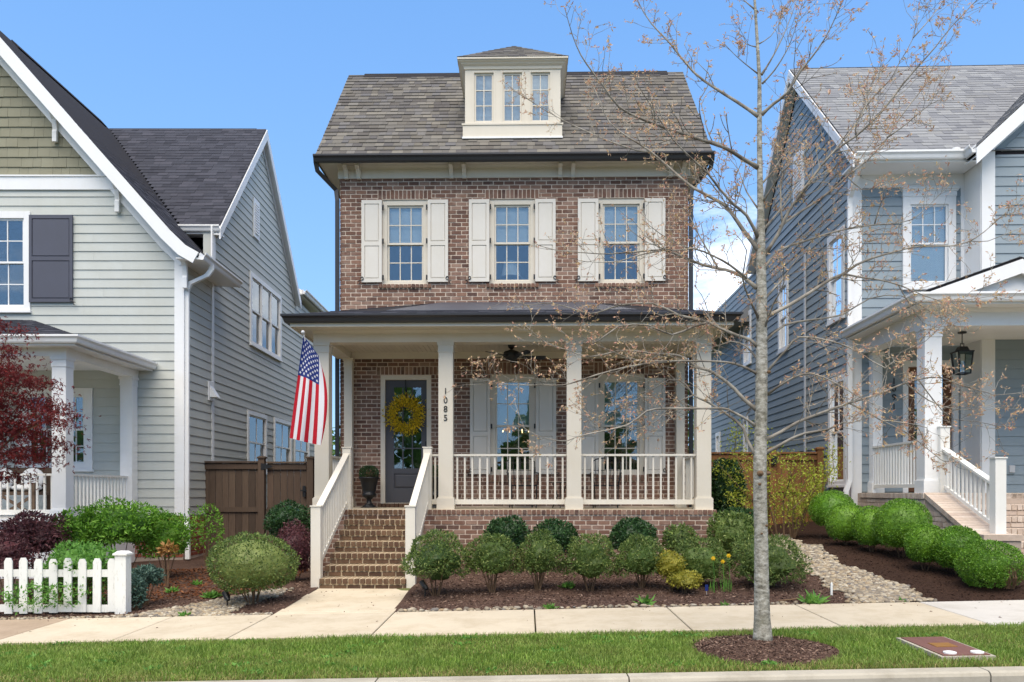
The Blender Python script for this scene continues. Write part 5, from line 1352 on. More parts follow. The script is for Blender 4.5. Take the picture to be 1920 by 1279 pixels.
for sx, sy in ((0, -1), (0, 1), (-1, 0), (1, 0)):
    k = MB(); e = .96
    if sx == 0: k.add([(X - bh_ * .9, lY + sy * bh_ * e, zl_ + .02), (X + bh_ * .9, lY + sy * bh_ * e, zl_ + .02), (X + th_ * .9, lY + sy * th_ * e, ztp - .02), (X - th_ * .9, lY + sy * th_ * e, ztp - .02)], [(0, 1, 2, 3)])
    else: k.add([(X + sx * bh_ * e, lY - bh_ * .9, zl_ + .02), (X + sx * bh_ * e, lY + bh_ * .9, zl_ + .02), (X + sx * th_ * e, lY + th_ * .9, ztp - .02), (X + sx * th_ * e, lY - th_ * .9, ztp - .02)], [(0, 1, 2, 3)])
    k.build('pane', M['clear_glass'], ln)
MB().lathe([(.045, 0), (.045, .2), (.0, .2)], (X, lY, zl_ + .03), 12).build('lamp_chimney', M['clear_glass'], ln); MB().ball((X, lY, zl_ + .14), (.022, .022, .04)).build('lamp_bulb', M['white'], ln)

# ================================================================== FENCES
def board_fence(name, label, cat, segs, Y, z_top, zg, m, posts, post_top, group=None, rails=(0.93, .50), strap=None, base=None):
    x_all = [s for seg in segs for s in seg]
    t = thing(name, label, cat, (min(x_all), Y, zg(min(x_all))), 0, group)
    for a, b in segs:
        x = a
        while x < b - .02:
            w = min(.138, b - x); zb = zg(x) + .03
            MB().box(x + .003, x + w - .003, Y, Y + .02, zb, z_top - random.uniform(.0, .004)).build('board', m, t); x += .14
        MB().box(a, b, Y - .038, Y - .001, z_top - .13, z_top - .02).build('rail', m, t)
        zm = zg(a) + (z_top - zg(a)) * rails[1]; MB().box(a, b, Y - .036, Y - .001, zm - .05, zm + .05).build('rail', m, t)
        MB().box(a - .0, b + .0, Y - .07, Y + .06, z_top + .001, z_top + .035).build('cap_board', m, t)
    for x in posts:
        p = MB().box(x - .065, x + .065, Y - .09, Y + .04, zg(x) - .05, post_top).build('post', m, t)
        MB().box(x - .085, x + .085, Y - .11, Y + .06, post_top, post_top + .03).hexa([(x - .07, Y - .095, post_top + .03), (x + .07, Y - .095, post_top + .03), (x + .07, Y + .045, post_top + .03), (x - .07, Y + .045, post_top + .03), (x - .05, Y - .075, post_top + .05), (x + .05, Y - .075, post_top + .05), (x + .05, Y + .025, post_top + .05), (x - .05, Y + .025, post_top + .05)]).build('post_cap', m, p)
    return t
FY = 16.62; gz_ = lambda x: ground(x, FY) - .02
ft_, pt_ = fz(430, 868, FY), fz(372, 860, FY)
p1, p2, p3 = fx(373, FY), fx(492, FY), fx(583, FY)
board_fence('board_fence', 'dark brown stained board fence panel beside the sage house', 'fence', [(p1 + .07, p2 - .07)], FY, ft_, gz_, M['dark_fence'], [p1, p2], pt_)
gt = board_fence('garden_gate', 'dark brown stained board gate with black strap hinge and latch', 'gate', [(p2 + .10, p3 - .09)], FY, ft_ - .01, gz_, M['dark_fence'], [], pt_)
k = MB(); hz = fz(500, 875, FY); k.extrude([(p2 + .0, FY - .1, hz - .07), (p2 + .0, FY - .1, hz + .07), (p2 + .07, FY - .1, hz + .06), (p2 + .24, FY - .1, hz + .012), (p2 + .24, FY - .1, hz - .012), (p2 + .07, FY - .1, hz - .06)], (0, .012, 0)); k.build('strap_hinge', M['black'], gt)
lzz = fz(575, 920, FY); MB().box(p3 - .16, p3 - .10, FY - .055, FY - .03, lzz - .13, lzz + .1).box(p3 - .2, p3 - .02, FY - .075, FY - .055, lzz - .015, lzz + .015).build('latch', M['black'], gt)
board_fence('fence_post', 'dark brown gate post next to the brick house', 'post', [], FY, ft_, gz_, M['dark_fence'], [p3], pt_) if False else None
tp = thing('gate_post', 'dark brown gate post standing behind the flag', 'post', (p3, FY, gz_(p3)))
MB().box(p3 - .065, p3 + .065, FY - .09, FY + .04, gz_(p3) - .05, pt_).build('shaft', M['dark_fence'], tp); MB().box(p3 - .085, p3 + .085, FY - .11, FY + .06, pt_, pt_ + .035).build('post_cap', M['dark_fence'], tp)
MB().box(p3 + .065, HX0 - .06, FY - .02, FY + .02, gz_(p3), ft_ - .02).build('infill_board', M['dark_fence'], tp)
FY2 = 16.95; gz2 = lambda x: ground(x, FY2) - .02
f2, pt2 = fz(1440, 851, FY2), fz(1535, 843, FY2)
q0, q1, q2 = HX1 + .04, fx(1447, FY2), fx(1536, FY2)
board_fence('cedar_fence', 'orange cedar board fence between the brick and blue houses', 'fence', [(q0, q1 - .065), (q1 + .065, q2 - .065)], FY2, f2, gz2, M['cedar'], [q1, q2], pt2)
hw_ = thing('fence_lamp', 'small black lamp fixed to the orange cedar fence', 'lamp', (q1 + .02, FY2 - .1, f2 - .2))
MB().extrude([(q1 - .05, FY2 - .16, f2 - .24), (q1 + .1, FY2 - .16, f2 - .20), (q1 + .08, FY2 - .16, f2 - .08), (q1 - .03, FY2 - .16, f2 - .02)], (0, .07, 0)).build('lamp_head', M['black'], hw_)
# white picket fence
PY = 9.92; pf = thing('picket_fence', 'weathered white picket fence at the left edge of the sidewalk', 'fence', (fx(234, PY), PY, ground(-4.8, PY)))
pgx = lambda px: fx(px, PY)
xs = [pgx(p) for p in (17, 45, 72.5, 101, 128, 155, 182.5, 211)]; stp = xs[1] - xs[0]; xs = [xs[0] - stp * i for i in range(5, 0, -1)] + xs
zr = [fz(100, 1075, PY), fz(100, 1141, PY)]
for x in xs:
    zb, zt = ground(x, PY) + .03 + random.uniform(-.006, .008), fz(100, 1047, PY) + random.uniform(-.008, .008); w = .05; ti = random.uniform(-.004, .004)
    MB().extrude([(x - w, PY - .018, zb), (x + w, PY - .018, zb), (x + w + ti, PY - .018, zt - .045), (x + w * .55 + ti, PY - .018, zt), (x - w * .55 + ti, PY - .018, zt), (x - w + ti, PY - .018, zt - .045)], (0, .02, 0)).build('picket', M['picket'], pf)
for z in zr: MB().box(xs[0] - .1, pgx(219), PY + .003, PY + .035, z - .045, z + .045).build('rail', M['picket'], pf)
x0, x1 = pgx(219), pgx(239.5); zt = fz(230, 1041, PY - .03); w = x1 - x0
pp = MB().box(x0, x1, PY - .05, PY - .05 + w, ground(x0, PY) - .05, zt).build('post', M['picket'], pf)
MB().box(x0 - .02, x1 + .02, PY - .07, PY - .03 + w, zt, zt + .022).hexa([(x0 - .012, PY - .062, zt + .022), (x1 + .012, PY - .062, zt + .022), (x1 + .012, PY - .038 + w, zt + .022), (x0 - .012, PY - .038 + w, zt + .022), (x0 + .02, PY - .03, zt + .05), (x1 - .02, PY - .03, zt + .05), (x1 - .02, PY - .07 + w, zt + .05), (x0 + .02, PY - .07 + w, zt + .05)]).build('post_cap', M['picket'], pp)
# ================================================================== FOLIAGE TOOLS
def unit(a): return a / np.maximum(np.linalg.norm(a, axis=1, keepdims=True), 1e-9)
def rdirs(n): return unit(rng.normal(size=(n, 3)))
def leaf_arrays(P, D, L, W=0.45, fold=0.22):
    n = len(P); D = unit(D); S = unit(np.cross(D, rdirs(n))); U = np.cross(S, D); L = np.broadcast_to(L, (n,))[:, None]
    w = L * W * .5
    mid = P + D * L * .45 + U * w * fold * 2
    v = np.stack([P, mid - S * w, P + D * L, mid + S * w], 1).reshape(-1, 3)
    b = np.arange(n)[:, None] * 4
    return v, np.concatenate([b + np.array([[0, 1, 2]]), b + np.array([[0, 2, 3]])], 1).reshape(-1, 3)
def leaves(name, P, D, L, mat, parent, W=.45, fold=.22, **kw):
    v, f = leaf_arrays(P, D, L, W, fold)
    return np_mesh(name, v, f, mat, parent, **kw)
def lumpy(d, amt, seed):
    r = np.random.default_rng(seed); out = np.ones(len(d))
    for i in range(5):
        q = r.normal(size=3) * (2.0 + i * 1.3); out += amt * np.sin(d @ q + r.uniform(0, 6)) / (1 + .35 * i)
    return out
SEED = [100]
def blob_points(n, c, r, inner=.72, amt=.05, bottom=-1.0):
    SEED[0] += 1
    d = rdirs(int(n * 1.5)); d = d[d[:, 2] > bottom][:n]
    f = np.where(rng.random(len(d)) < .72, rng.uniform(.93, 1.02, len(d)), rng.uniform(inner * .6, .95, len(d)))
    f = f * lumpy(d, amt, SEED[0])
    return np.array(c) + d * np.array(r) * f[:, None], d
def stems_of(t, g, c, r, n, mat, rad=.009, spread=.25):
    for i in range(n):
        a = 2 * math.pi * i / n + random.uniform(-.4, .4); q = random.uniform(.25, .8)
        b0 = V(g[0] + math.cos(a) * spread * r[0] * random.uniform(.1, .5), g[1] + math.sin(a) * spread * r[1] * random.uniform(.1, .5), g[2] - .03)
        tip = V(c[0] + math.cos(a) * r[0] * q, c[1] + math.sin(a) * r[1] * q, c[2] + r[2] * random.uniform(-.3, .4))
        m1 = b0.lerp(tip, .45) + V(random.uniform(-.02, .02), random.uniform(-.02, .02), .04)
        MB().tube([b0, m1, tip], [rad, rad * .8, rad * .4], 5).build('stem', mat, t)
def shrub(name, label, cat, px, py, rpx, Y, mat, n=3600, leaf=.032, stems=6, group=None, amt=.05, bottom=-.85, W=.5, loose=.35, up=.2, a=A_MAIN, ry=None, inner=.72, rad=.009, smat=None, core=.8, gap=False):
    X, zc = fx(px, Y), fz(px, py, Y); r = (rpx[0] * Y / FPX, (ry or rpx[0]) * Y / FPX, rpx[1] * Y / FPX)
    g = (X, Y, float(bed_z(X, Y)))
    t = thing(name, label, cat, g, 0, group)
    P, d = blob_points(n, (X, Y, zc), r, inner, amt, bottom)
    P = P[P[:, 2] > g[2] + .01] if True else P; d = d[:len(P)]
    if gap:
        gc = np.array([X + r[0] * .28, Y - r[1] * .85, zc - r[2] * .45]); kp = (((P - gc) / np.array([.085, .2, .15])) ** 2).sum(1) > 1; P, d = P[kp], d[kp]; core = .62
        kt = MB()
        for _ in range(16):
            b_ = V(gc[0] + random.uniform(-.06, .06), gc[1] + .12, g[2]); kt.tube([b_, b_ + V(random.uniform(-.06, .06), random.uniform(-.12, 0), .14), b_ + V(random.uniform(-.12, .12), random.uniform(-.15, .05), .3)], [.007, .005, .002], 5)
        kt.build('bare_twigs', M['stem'], t)
    D = d * .55 + rdirs(len(P)) * (.55 + loose) + np.array([0, 0, up])
    leaves('foliage', P, D, rng.uniform(.65, 1.25, len(P)) * leaf * 1.3, mat, t, W)
    if core:
        d0 = np.array(MB().ball((0, 0, 0), 1, 18, 11).v); SEED[0] += 0
        cv = np.array([X, Y, zc]) + d0 * np.array(r) * (core * lumpy(unit(d0), amt, SEED[0]))[:, None]; cv[:, 2] = np.maximum(cv[:, 2], g[2] + .05)
        kk = MB(); kk.add(cv, MB().ball((0, 0, 0), 1, 18, 11).f); kk.build('inner_foliage', mat, t)
    if stems: stems_of(t, g, (X, Y, zc), r, stems, smat or M['stem'], rad)
    return t

# ------------------------------------------------------------------ shrubs in front of the porch
fr_lab = ['rounded holly shrub on thin stems closest to the right stair newel', 'rounded holly shrub second from the steps in the front row', 'smaller bushy holly shrub third from the steps in the front row', 'rounded holly shrub below the third porch column in the front row', 'rounded holly shrub fifth from the steps in the front row', 'loose holly shrub beside the yellow daffodils', 'wide low holly shrub behind the street tree trunk']
for lab, (px, py, rp, Y, n) in zip(fr_lab, [(817, 1050, (57, 50), 10.65, 5200), (922, 1046, (47, 43), 10.8, 4200), (1010, 1046, (40, 42), 10.9, 3400), (1107, 1050, (48, 44), 10.8, 4000), (1203, 1050, (46, 43), 10.8, 4000), (1312, 1058, (50, 42), 10.9, 3800), (1437, 1056, (66, 50), 10.7, 5600)]):
    shrub('holly_shrub', lab, 'shrub', px, py, rp, Y, M['shrub'], n, .034, 9, 'holly shrubs along the porch bed', amt=.11, W=.36, inner=.6, core=.68, bottom=-.6, up=.35)
bk_lab = ['dark glossy shrub against the porch brick left of centre', 'dark glossy shrub against the porch brick below the third column', 'dark round shrub against the porch brick right of the third column', 'thin twiggy shrub in front of the right porch corner brick', 'yellowish green shrub past the right end of the porch brick']
for i, (lab, (px, py, rp, Y, n, mt)) in enumerate(zip(bk_lab, [(951, 1003, (38, 32), 12.7, 2600, 'shrub_dark'), (1043, 1010, (41, 30), 12.7, 2600, 'shrub_dark'), (1187, 1004, (40, 32), 12.7, 3000, 'shrub_dark'), (1275, 1014, (32, 28), 12.6, 1300, 'shrub'), (1375, 1003, (44, 42), 12.9, 2800, 'shrub')])):
    shrub('foundation_shrub', lab, 'shrub', px, py, rp, Y, M[mt], n, .045, 5, 'shrubs against the porch foundation', amt=.07, W=.5)
shrub('holly_ball', 'large clipped ball shrub left of the front walkway', 'shrub', 475, 1058, (79, 57), 10.45, M['shrub'], 8500, .030, 9, amt=.03, W=.42, inner=.65)
shrub('round_shrub', 'round dark green shrub in front of the brown garden gate', 'shrub', 541, 975, (43, 32), 13.4, M['shrub_dark'], 3000, .04, 5, amt=.06)
shrub('plum_shrub', 'purple leaved shrub beside the left stair newel', 'shrub', 552, 1030, (34, 48), 12.3, M['plum'], 3000, .034, 5, amt=.1, loose=.6)
shrub('gold_shrub', 'small golden leaved shrub under the right half of the porch', 'shrub', 1258, 1062, (27, 26), 10.6, M['gold'], 1100, .03, 5, 'golden shrubs in the porch bed', amt=.1)
shrub('gold_shrub', 'low golden leaved clump at the foot of the holly shrubs', 'shrub', 1283, 1086, (30, 15), 10.45, M['gold'], 900, .03, 3, 'golden shrubs in the porch bed', amt=.1)
shrub('evergreen_shrub', 'tall dark evergreen shrub against the orange cedar fence', 'shrub', 1360, 915, (32, 52), 15.6, M['shrub_dark'], 3600, .06, 5, amt=.1)
shrub('evergreen_shrub', 'low grey green shrub under the dark evergreen by the porch corner', 'shrub', 1385, 975, (40, 20), 14.0, M['shrub_dark'], 1800, .05, 4, amt=.1)
# clipped boxwood balls on the right
bx_lab = ['clipped boxwood ball nearest the cedar fence', 'clipped boxwood ball second from the cedar fence', 'clipped boxwood ball third from the cedar fence', 'largest clipped boxwood ball below the white porch railing', 'small clipped boxwood ball fifth along the blue house bed', 'clipped boxwood ball next to the stair wing wall', 'boxwood ball with a bare twiggy gap closest to the sidewalk']
for lab, (px, py, rp, Y, n) in zip(bx_lab, [(1560, 956, (40, 36), 13.8, 4800), (1587, 980, (37, 38), 12.9, 4800), (1634, 988, (34, 38), 12.3, 4600), (1691, 984, (49, 48), 11.9, 7500), (1736, 1021, (36, 37), 11.2, 5600), (1797, 1029, (43, 41), 10.85, 7000), (1857, 1061, (57, 47), 10.2, 10000)]):
    shrub('boxwood_ball', lab, 'shrub', px, py, rp, Y, M['boxwood'], int(n * 1.4), .017, 4, 'clipped boxwood balls by the blue house', amt=.016, W=.65, loose=.25, inner=.85, core=.9, gap=(Y < 10.5))
# left bed
lf = [('lime_shrub', 'broad lime green shrub below the sage house porch column', 'shrub', 225, 985, (72, 42), 12.2, 'lime', 5200, .05), ('lime_shrub', 'lime green shrub in front of the left porch railing base', 'shrub', 150, 1000, (48, 36), 12.0, 'lime', 3200, .05),
      ('lime_shrub', 'dark lime shrub by the sage house downspout', 'shrub', 312, 1005, (46, 40), 12.6, 'lime', 3000, .045), ('open_shrub', 'small open shrub growing in front of the brown fence panel', 'shrub', 388, 992, (30, 40), 14.5, 'lime', 700, .05),
      ('plum_shrub', 'dark red leaved mound at the left edge of the bed', 'shrub', 55, 1003, (72, 40), 11.6, 'plum', 4600, .045), ('plum_shrub', 'dark red leaved mound behind the picket fence', 'shrub', 15, 1045, (45, 34), 10.9, 'plum', 2600, .04),
      ('rose_bush', 'green rose bush leaning over the white picket fence', 'bush', 150, 1058, (64, 34), 10.35, 'weed', 3000, .045), ('rose_bush', 'low green growth poking between the white pickets', 'bush', 120, 1110, (90, 34), 10.25, 'weed', 2400, .045),
      ('juniper', 'blue green juniper beside the picket fence post', 'juniper', 274, 1080, (26, 18), 10.5, 'juniper', 1600, .04), ('juniper', 'blue green juniper sprig hugging the picket fence post', 'juniper', 255, 1108, (15, 30), 10.15, 'juniper', 1300, .04),
      ('dry_plant', 'dry brown leaved plant below the lime shrubs', 'plant', 314, 1030, (13, 9), 11.9, 'dry', 150, .06)]
for nm, lab, cat, px, py, rp, Y, mt, n, lf_ in lf:
    shrub(nm, lab, cat, px, py, rp, Y, M[mt], n, lf_, 5, amt=.14, loose=.8, W=.4, up=.35, inner=.5, core=(.7 if n > 2500 else 0))

# twig-and-leaf builder for small trees
def small_tree(t, g, targets, mat, n_leaf, leaf, rad, spread, stem_m, droop=0.0, kink=.12, W=.4, near_tip=.25):
    pts = []
    for b0, tip in targets:
        b0, tip = V(*b0), V(*tip); L = (tip - b0).length
        m1 = b0.lerp(tip, .35) + V(random.uniform(-kink, kink), random.uniform(-kink, kink), .10) * L; m2 = b0.lerp(tip, .7) + V(random.uniform(-kink, kink), random.uniform(-kink, kink), .06) * L
        P = [b0, m1, m2, tip]; MB().tube(P, [rad, rad * .75, rad * .5, rad * .2], 6).build('stem', stem_m, t)
        for s in np.linspace(near_tip, 1, 16):
            i = min(int(s * 3), 2); pts.append(P[i].lerp(P[i + 1], s * 3 - i))
    pts = np.array(pts); C = pts[rng.integers(0, len(pts), n_leaf)] + rng.normal(size=(n_leaf, 3)) * np.array(spread)
    leaves('foliage', C, rdirs(n_leaf) + np.array([0, 0, -droop]), rng.uniform(.6, 1.2, n_leaf) * leaf, mat, t, W)
yY = 14.3; q = lambda px, py, dy=0.0: tuple(fp(px, py, yY + dy))
gyz = lambda px: (fx(px, yY), yY, ground(fx(px, yY), yY) - .03)
ct = thing('yellow_green_shrub', 'tall airy yellow green shrub in front of the cedar fence', 'shrub', gyz(1478))
small_tree(ct, None, [(gyz(1452), q(1345, 868, .2)), (gyz(1452), q(1382, 800, -.2)), (gyz(1456), q(1402, 860, .3)), (gyz(1460), q(1420, 800, .1)), (gyz(1470), q(1462, 850, -.2)), (gyz(1484), q(1500, 850, .2)), (gyz(1488), q(1546, 868, -.1)), (gyz(1488), q(1560, 838, .2)), (gyz(1486), q(1525, 880, -.3)), (gyz(1484), q(1470, 900, .2)), (gyz(1455), q(1370, 930, -.2)), (gyz(1488), q(1520, 930, .1))], M['yellowgreen'], 4200, .06, .018, (.10, .10, .075), M['stem'], W=.42)

# red maple at the left edge
mY = 11.5; mt = thing('red_maple', 'dark red cut leaf maple in front of the left porch', 'tree', (fx(-70, mY), mY, ground(-7.5, mY)))
tb = V(fx(-70, mY), mY, ground(-7.5, mY) - .05); fork = fp(-55, 960, mY)
MB().tube([tb, fork, fp(-40, 880, mY)], [.06, .05, .04], 8).build('trunk', M['stem'], mt, smooth=True)
pads = [(12, 700, 52, 30), (62, 752, 58, 22), (30, 800, 70, 26), (95, 786, 34, 16), (18, 612, 20, 16), (0, 655, 30, 24), (40, 850, 68, 22), (-40, 760, 70, 90), (98, 832, 28, 14), (5, 890, 42, 14), (75, 715, 26, 14), (110, 770, 20, 8)]
PP, DD = [], []
for (px, py, w, h) in pads:
    dy = random.uniform(-.35, .35); c = fp(px, py, mY + dy); n = int(w * h * .46)
    s = rng.normal(size=(n, 3)) * np.array([w * .42, 45, h * .45]) * mY / FPX
    s[:, 2] -= np.abs(s[:, 0]) * .25
    PP.append(np.array(c) + s); DD.append(rdirs(n) * .8 + np.array([0, 0, -.35]))
    st0 = fp(-40, 880, mY); MB().tube([st0, st0.lerp(c, .5) + V(0, 0, .12), c], [.022, .012, .004], 5).build('branch', M['stem'], mt)
PP, DD = np.concatenate(PP), np.concatenate(DD)
tri = np.repeat(PP, 4, 0); dtr = np.repeat(DD, 4, 0) + rdirs(len(tri)) * .75
leaves('crown', tri, dtr, rng.uniform(.035, .07, len(tri)), M['maple'], mt, .24)

# far trees seen in the gaps, and the wooded side of the street behind the camera
for i, (x, y, h, lab) in enumerate([(-7.2, 44, 5.5, 'far green tree in the gap left of the brick house'), (9.3, 46, 6.5, 'far green tree glimpsed past the right porch column')]):
    t = thing('far_tree', lab, 'tree', (x, y, .4), 0, 'far trees behind the houses')
    MB().tube([(x, y, .3), (x, y, h * .6)], [.2, .1], 7).build('trunk', M['stem'], t)
    P, d = blob_points(2600, (x, y, h * .62), (3.0, 3.0, h * .42), .4, .16); leaves('crown', P, d + rdirs(len(P)), .32, M['far_leaf'], t, .6)
n = 9000; P = np.stack([rng.uniform(-48, 48, n), rng.normal(-30, 2.2, n), np.zeros(n)], 1)
P[:, 2] = rng.random(n) ** .8 * (6.5 + 2.5 * np.sin(P[:, 0] * .45) + 1.6 * np.sin(P[:, 0] * 1.3 + 1))
leaves('wood', P, rdirs(n), 1.0, M['far_leaf'], None, .75, kind='stuff', label='leafy wood across the street')

# ------------------------------------------------------------------ lawn, mulch and stones
def on_ring(x, y): return (x - TRX) ** 2 + (y - TRY) ** 2 < .63 ** 2
TRX, TRY = fx(1434, 7.28), 7.28
lid = [fx(1680, 7.52), fx(1771, 7.52)]
def lid_hit(x, y): return (y > 6.68) & (y < 7.54) & (x > lid[0] - .02) & (x < lid[1] + .02)
n = 120000
gxp, gyp = rng.uniform(-6.6, 6.6, n), rng.uniform(YL + .0, YS0 + .03, n)
keep = ~(on_ring(gxp, gyp) | lid_hit(gxp, gyp)); gxp, gyp = gxp[keep], gyp[keep]; n = len(gxp)
gzp = vground(gxp, gyp) - .012
def blades(name, x, y, z, h, lean, mat, **kw):
    n = len(x); b = np.stack([x, y, z], 1); a = rng.uniform(0, 6.283, n); s = np.stack([np.cos(a), np.sin(a), 0 * a], 1) * (.0026 + .0012 * rng.random(n))[:, None]
    la = rng.uniform(0, 6.283, n); l1 = np.stack([np.cos(la), np.sin(la), 0 * la], 1) * (lean * h)[:, None]
    m = b + l1 * .35 + np.stack([0 * h, 0 * h, h * .6], 1); tp = b + l1 + np.stack([0 * h, 0 * h, h], 1)
    v = np.stack([b - s, b + s, m + s * .8, m - s * .8, tp], 1).reshape(-1, 3); i = np.arange(n)[:, None] * 5
    f = np.concatenate([i + [[0, 1, 2]], i + [[0, 2, 3]], i + [[3, 2, 4]]], 1).reshape(-1, 3)
    return np_mesh(name, v, f, mat, **kw)
patch = .5 + .5 * np.sin(gxp * 1.9 + 2 * np.sin(gyp * 1.3)) * np.sin(gyp * 2.7 + gxp * .8) + .18 * np.sin(gxp * 7.3 + gyp * 4) * np.sin(gyp * 9 - gxp * 3)
hh = rng.uniform(.028, .055, n) * (.75 + .5 * patch)
dry = (rng.random(n) < np.clip(.05 + .75 * (6.78 - gyp) / .34, .05, .6) + .22 * (patch < .3))
blades('lawn_grass', gxp[~dry], gyp[~dry], gzp[~dry], hh[~dry], rng.uniform(.1, .8, (~dry).sum()), M['grass'], kind='stuff', label='short green grass of the verge')
blades('dry_grass', gxp[dry], gyp[dry], gzp[dry], hh[dry] * .7, rng.uniform(.4, 1.2, dry.sum()), M['dry_grass'], kind='stuff', label='dry straw coloured grass along the kerb')
n = 1500; cx_, cy_ = rng.uniform(-6.3, 6.3, 55), rng.uniform(YL + .1, YS0 - .05, 55); wi = rng.integers(0, 55, n)
x, y = cx_[wi] + rng.normal(0, .05, n), cy_[wi] + rng.normal(0, .035, n); kp = ~(on_ring(x, y) | lid_hit(x, y)) & (y > YL) & (y < YS0); x, y = x[kp], y[kp]
leaves('lawn_weeds', np.stack([x, y, vground(x, y) + .012], 1), rdirs(len(x)) * np.array([1, 1, .5]) + np.array([0, 0, .45]), rng.uniform(.02, .05, len(x)), M['weed'], None, .5, kind='stuff', label='broad leaved weeds and clover in the verge')
# tree ring
k = MB(); N_ = 40
cz_ = ground(TRX, TRY)
k.add([(TRX, TRY, cz_ + .05)] + [(TRX + .36 * math.cos(2 * math.pi * i / N_), TRY + .36 * math.sin(2 * math.pi * i / N_), cz_ + .03) for i in range(N_)] + [(TRX + .66 * math.cos(2 * math.pi * i / N_), TRY + .66 * math.sin(2 * math.pi * i / N_), ground(TRX + .66 * math.cos(2 * math.pi * i / N_), TRY) - .012) for i in range(N_)],
      [(0, 1 + i, 1 + (i + 1) % N_) for i in range(N_)] + [(1 + i, 1 + N_ + i, 1 + N_ + (i + 1) % N_, 1 + (i + 1) % N_) for i in range(N_)])
k.build('tree_ring_mulch', M['mulch'], smooth=True, kind='structure')
def chips(name, x, y, z, mat, L=.04, label=''):
    n = len(x); P = np.stack([x, y, z + .006], 1); D = rdirs(n) * np.array([1, 1, .28])
    leaves(name, P, D, rng.uniform(.4, 1.3, n) * L, mat, None, .32, .1, kind='stuff', label=label)
n = 4200; a, r = rng.uniform(0, 6.283, n), .64 * np.sqrt(rng.random(n)); x, y = TRX + r * np.cos(a), TRY + r * np.sin(a)
chips('ring_chips', x, y, cz_ + np.interp(r, [0, .36, .66], [.05, .03, -.01]), M['chips'], .035, 'brown mulch chips round the street tree')
def scatter(n, x0, x1, y0, y1, cond):
    x, y = rng.uniform(x0, x1, n), rng.uniform(y0, y1, n); k_ = cond(x, y); return x[k_], y[k_]
in_creek = lambda x, y, e=0.0: np.abs(x - creek_mid(y)) < creek_half(y) + e + .09 * np.sin(y * 5 + x * 2) * np.sin(y * 2.3)
x, y = scatter(18500, WX1 + .03, 4.3, YS1 + .03, 13.4, lambda x, y: ~in_creek(x, y, -.03))
chips('bed_chips', x, y, bed_z(x, y), M['chips'], .045, 'brown mulch chips in the porch bed')
x, y = scatter(12000, 3.2, 8.4, YS1 + .03, 14.5, lambda x, y: ~in_creek(x, y, -.03) & (x > creek_mid(y)))
chips('dark_chips', x, y, bed_z(x, y), M['dark_chips'], .035, 'dark mulch chips in the right bed')
lcreek = lambda x, y, e=0.0: np.abs(x - np.interp(y, [9.6, 10.2, 10.9, 11.6], [-4.35, -4.1, -3.75, -3.6])) < np.interp(y, [9.6, 10.2, 10.9, 11.6], [.6, .42, .25, .16]) + e
x, y = scatter(13000, -7.2, WX0 - .02, YS1 + .03, 14.0, lambda x, y: ~lcreek(x, y, -.05))
far_ = (y > 10.75) & (x < -3.7)
chips('left_chips', x[~far_], y[~far_], bed_z(x[~far_], y[~far_]), M['chips'], .045, 'brown mulch chips in the left bed'); chips('rust_chips', x[far_], y[far_], bed_z(x[far_], y[far_]), M['red_chips'], .06, 'rust coloured bark chips before the lime shrubs')

tmp = MB().ball((0, 0, 0), 1, 8, 5); TV, TF = np.array(tmp.v), [f for f in tmp.f]
TF3 = np.array([t for f in TF for t in ([f] if len(f) == 3 else [(f[0], f[1], f[2]), (f[0], f[2], f[3])])])
def stones(name, x, y, z, r, mat, **kw):
    n = len(x); ax = rng.uniform(.7, 1.35, (n, 3)) * np.array([1.15, 1.0, .62]); a = rng.uniform(0, 6.283, n)
    v = TV[None] * (1 + .14 * np.sin(TV[None] @ rng.normal(size=(3, 1)) * 3 + rng.uniform(0, 6, (n, 1, 1)))) * ax[:, None] * r[:, None, None]
    c, s = np.cos(a)[:, None], np.sin(a)[:, None]; v = np.stack([v[..., 0] * c - v[..., 1] * s, v[..., 0] * s + v[..., 1] * c, v[..., 2]], -1) + np.stack([x, y, z], 1)[:, None]
    f = (TF3[None] + (np.arange(n) * len(TV))[:, None, None]).reshape(-1, 3)
    return np_mesh(name, v.reshape(-1, 3), f, mat, None, smooth=True, **kw)
x, y = scatter(24000, 2.9, 5.6, YS1 + .03, 15.0, lambda x, y: in_creek(x, y, rng.uniform(-.08, .06, len(x)))); x, y = x[:8500], y[:8500]
stones('creek_stones', x, y, bed_z(x, y) + .01, rng.uniform(.013, .036, len(x)), M['pebble'], kind='stuff', label='pale river stones of the dry creek')
x, y = scatter(6500, -5.2, -3.15, YS1 + .03, 11.6, lambda x, y: lcreek(x, y, rng.uniform(-.1, .08, len(x))))
stones('left_creek_stones', x, y, bed_z(x, y) + .01, rng.uniform(.012, .032, len(x)), M['pebble'], kind='stuff', label='pale river stones beside the clipped ball shrub')
x, y = np.concatenate([rng.uniform(-3.8, WX0 - .03, 130), rng.uniform(WX1 + .04, 3.4, 160), rng.uniform(-6.6, -4.8, 170)]), YS1 + .03 + np.abs(rng.normal(0, .05, 460))
stones('edge_gravel', x, y, bed_z(x, y) + .008, rng.uniform(.012, .026, len(x)), M['pebble'], kind='stuff', label='small gravel along the sidewalk edge')
SM = []
for i in range(6):
    o_ = stones('stone_shape', np.zeros(1), np.zeros(1), np.zeros(1), np.ones(1), M['pebble']); SM.append(o_.data); bpy.data.objects.remove(o_)
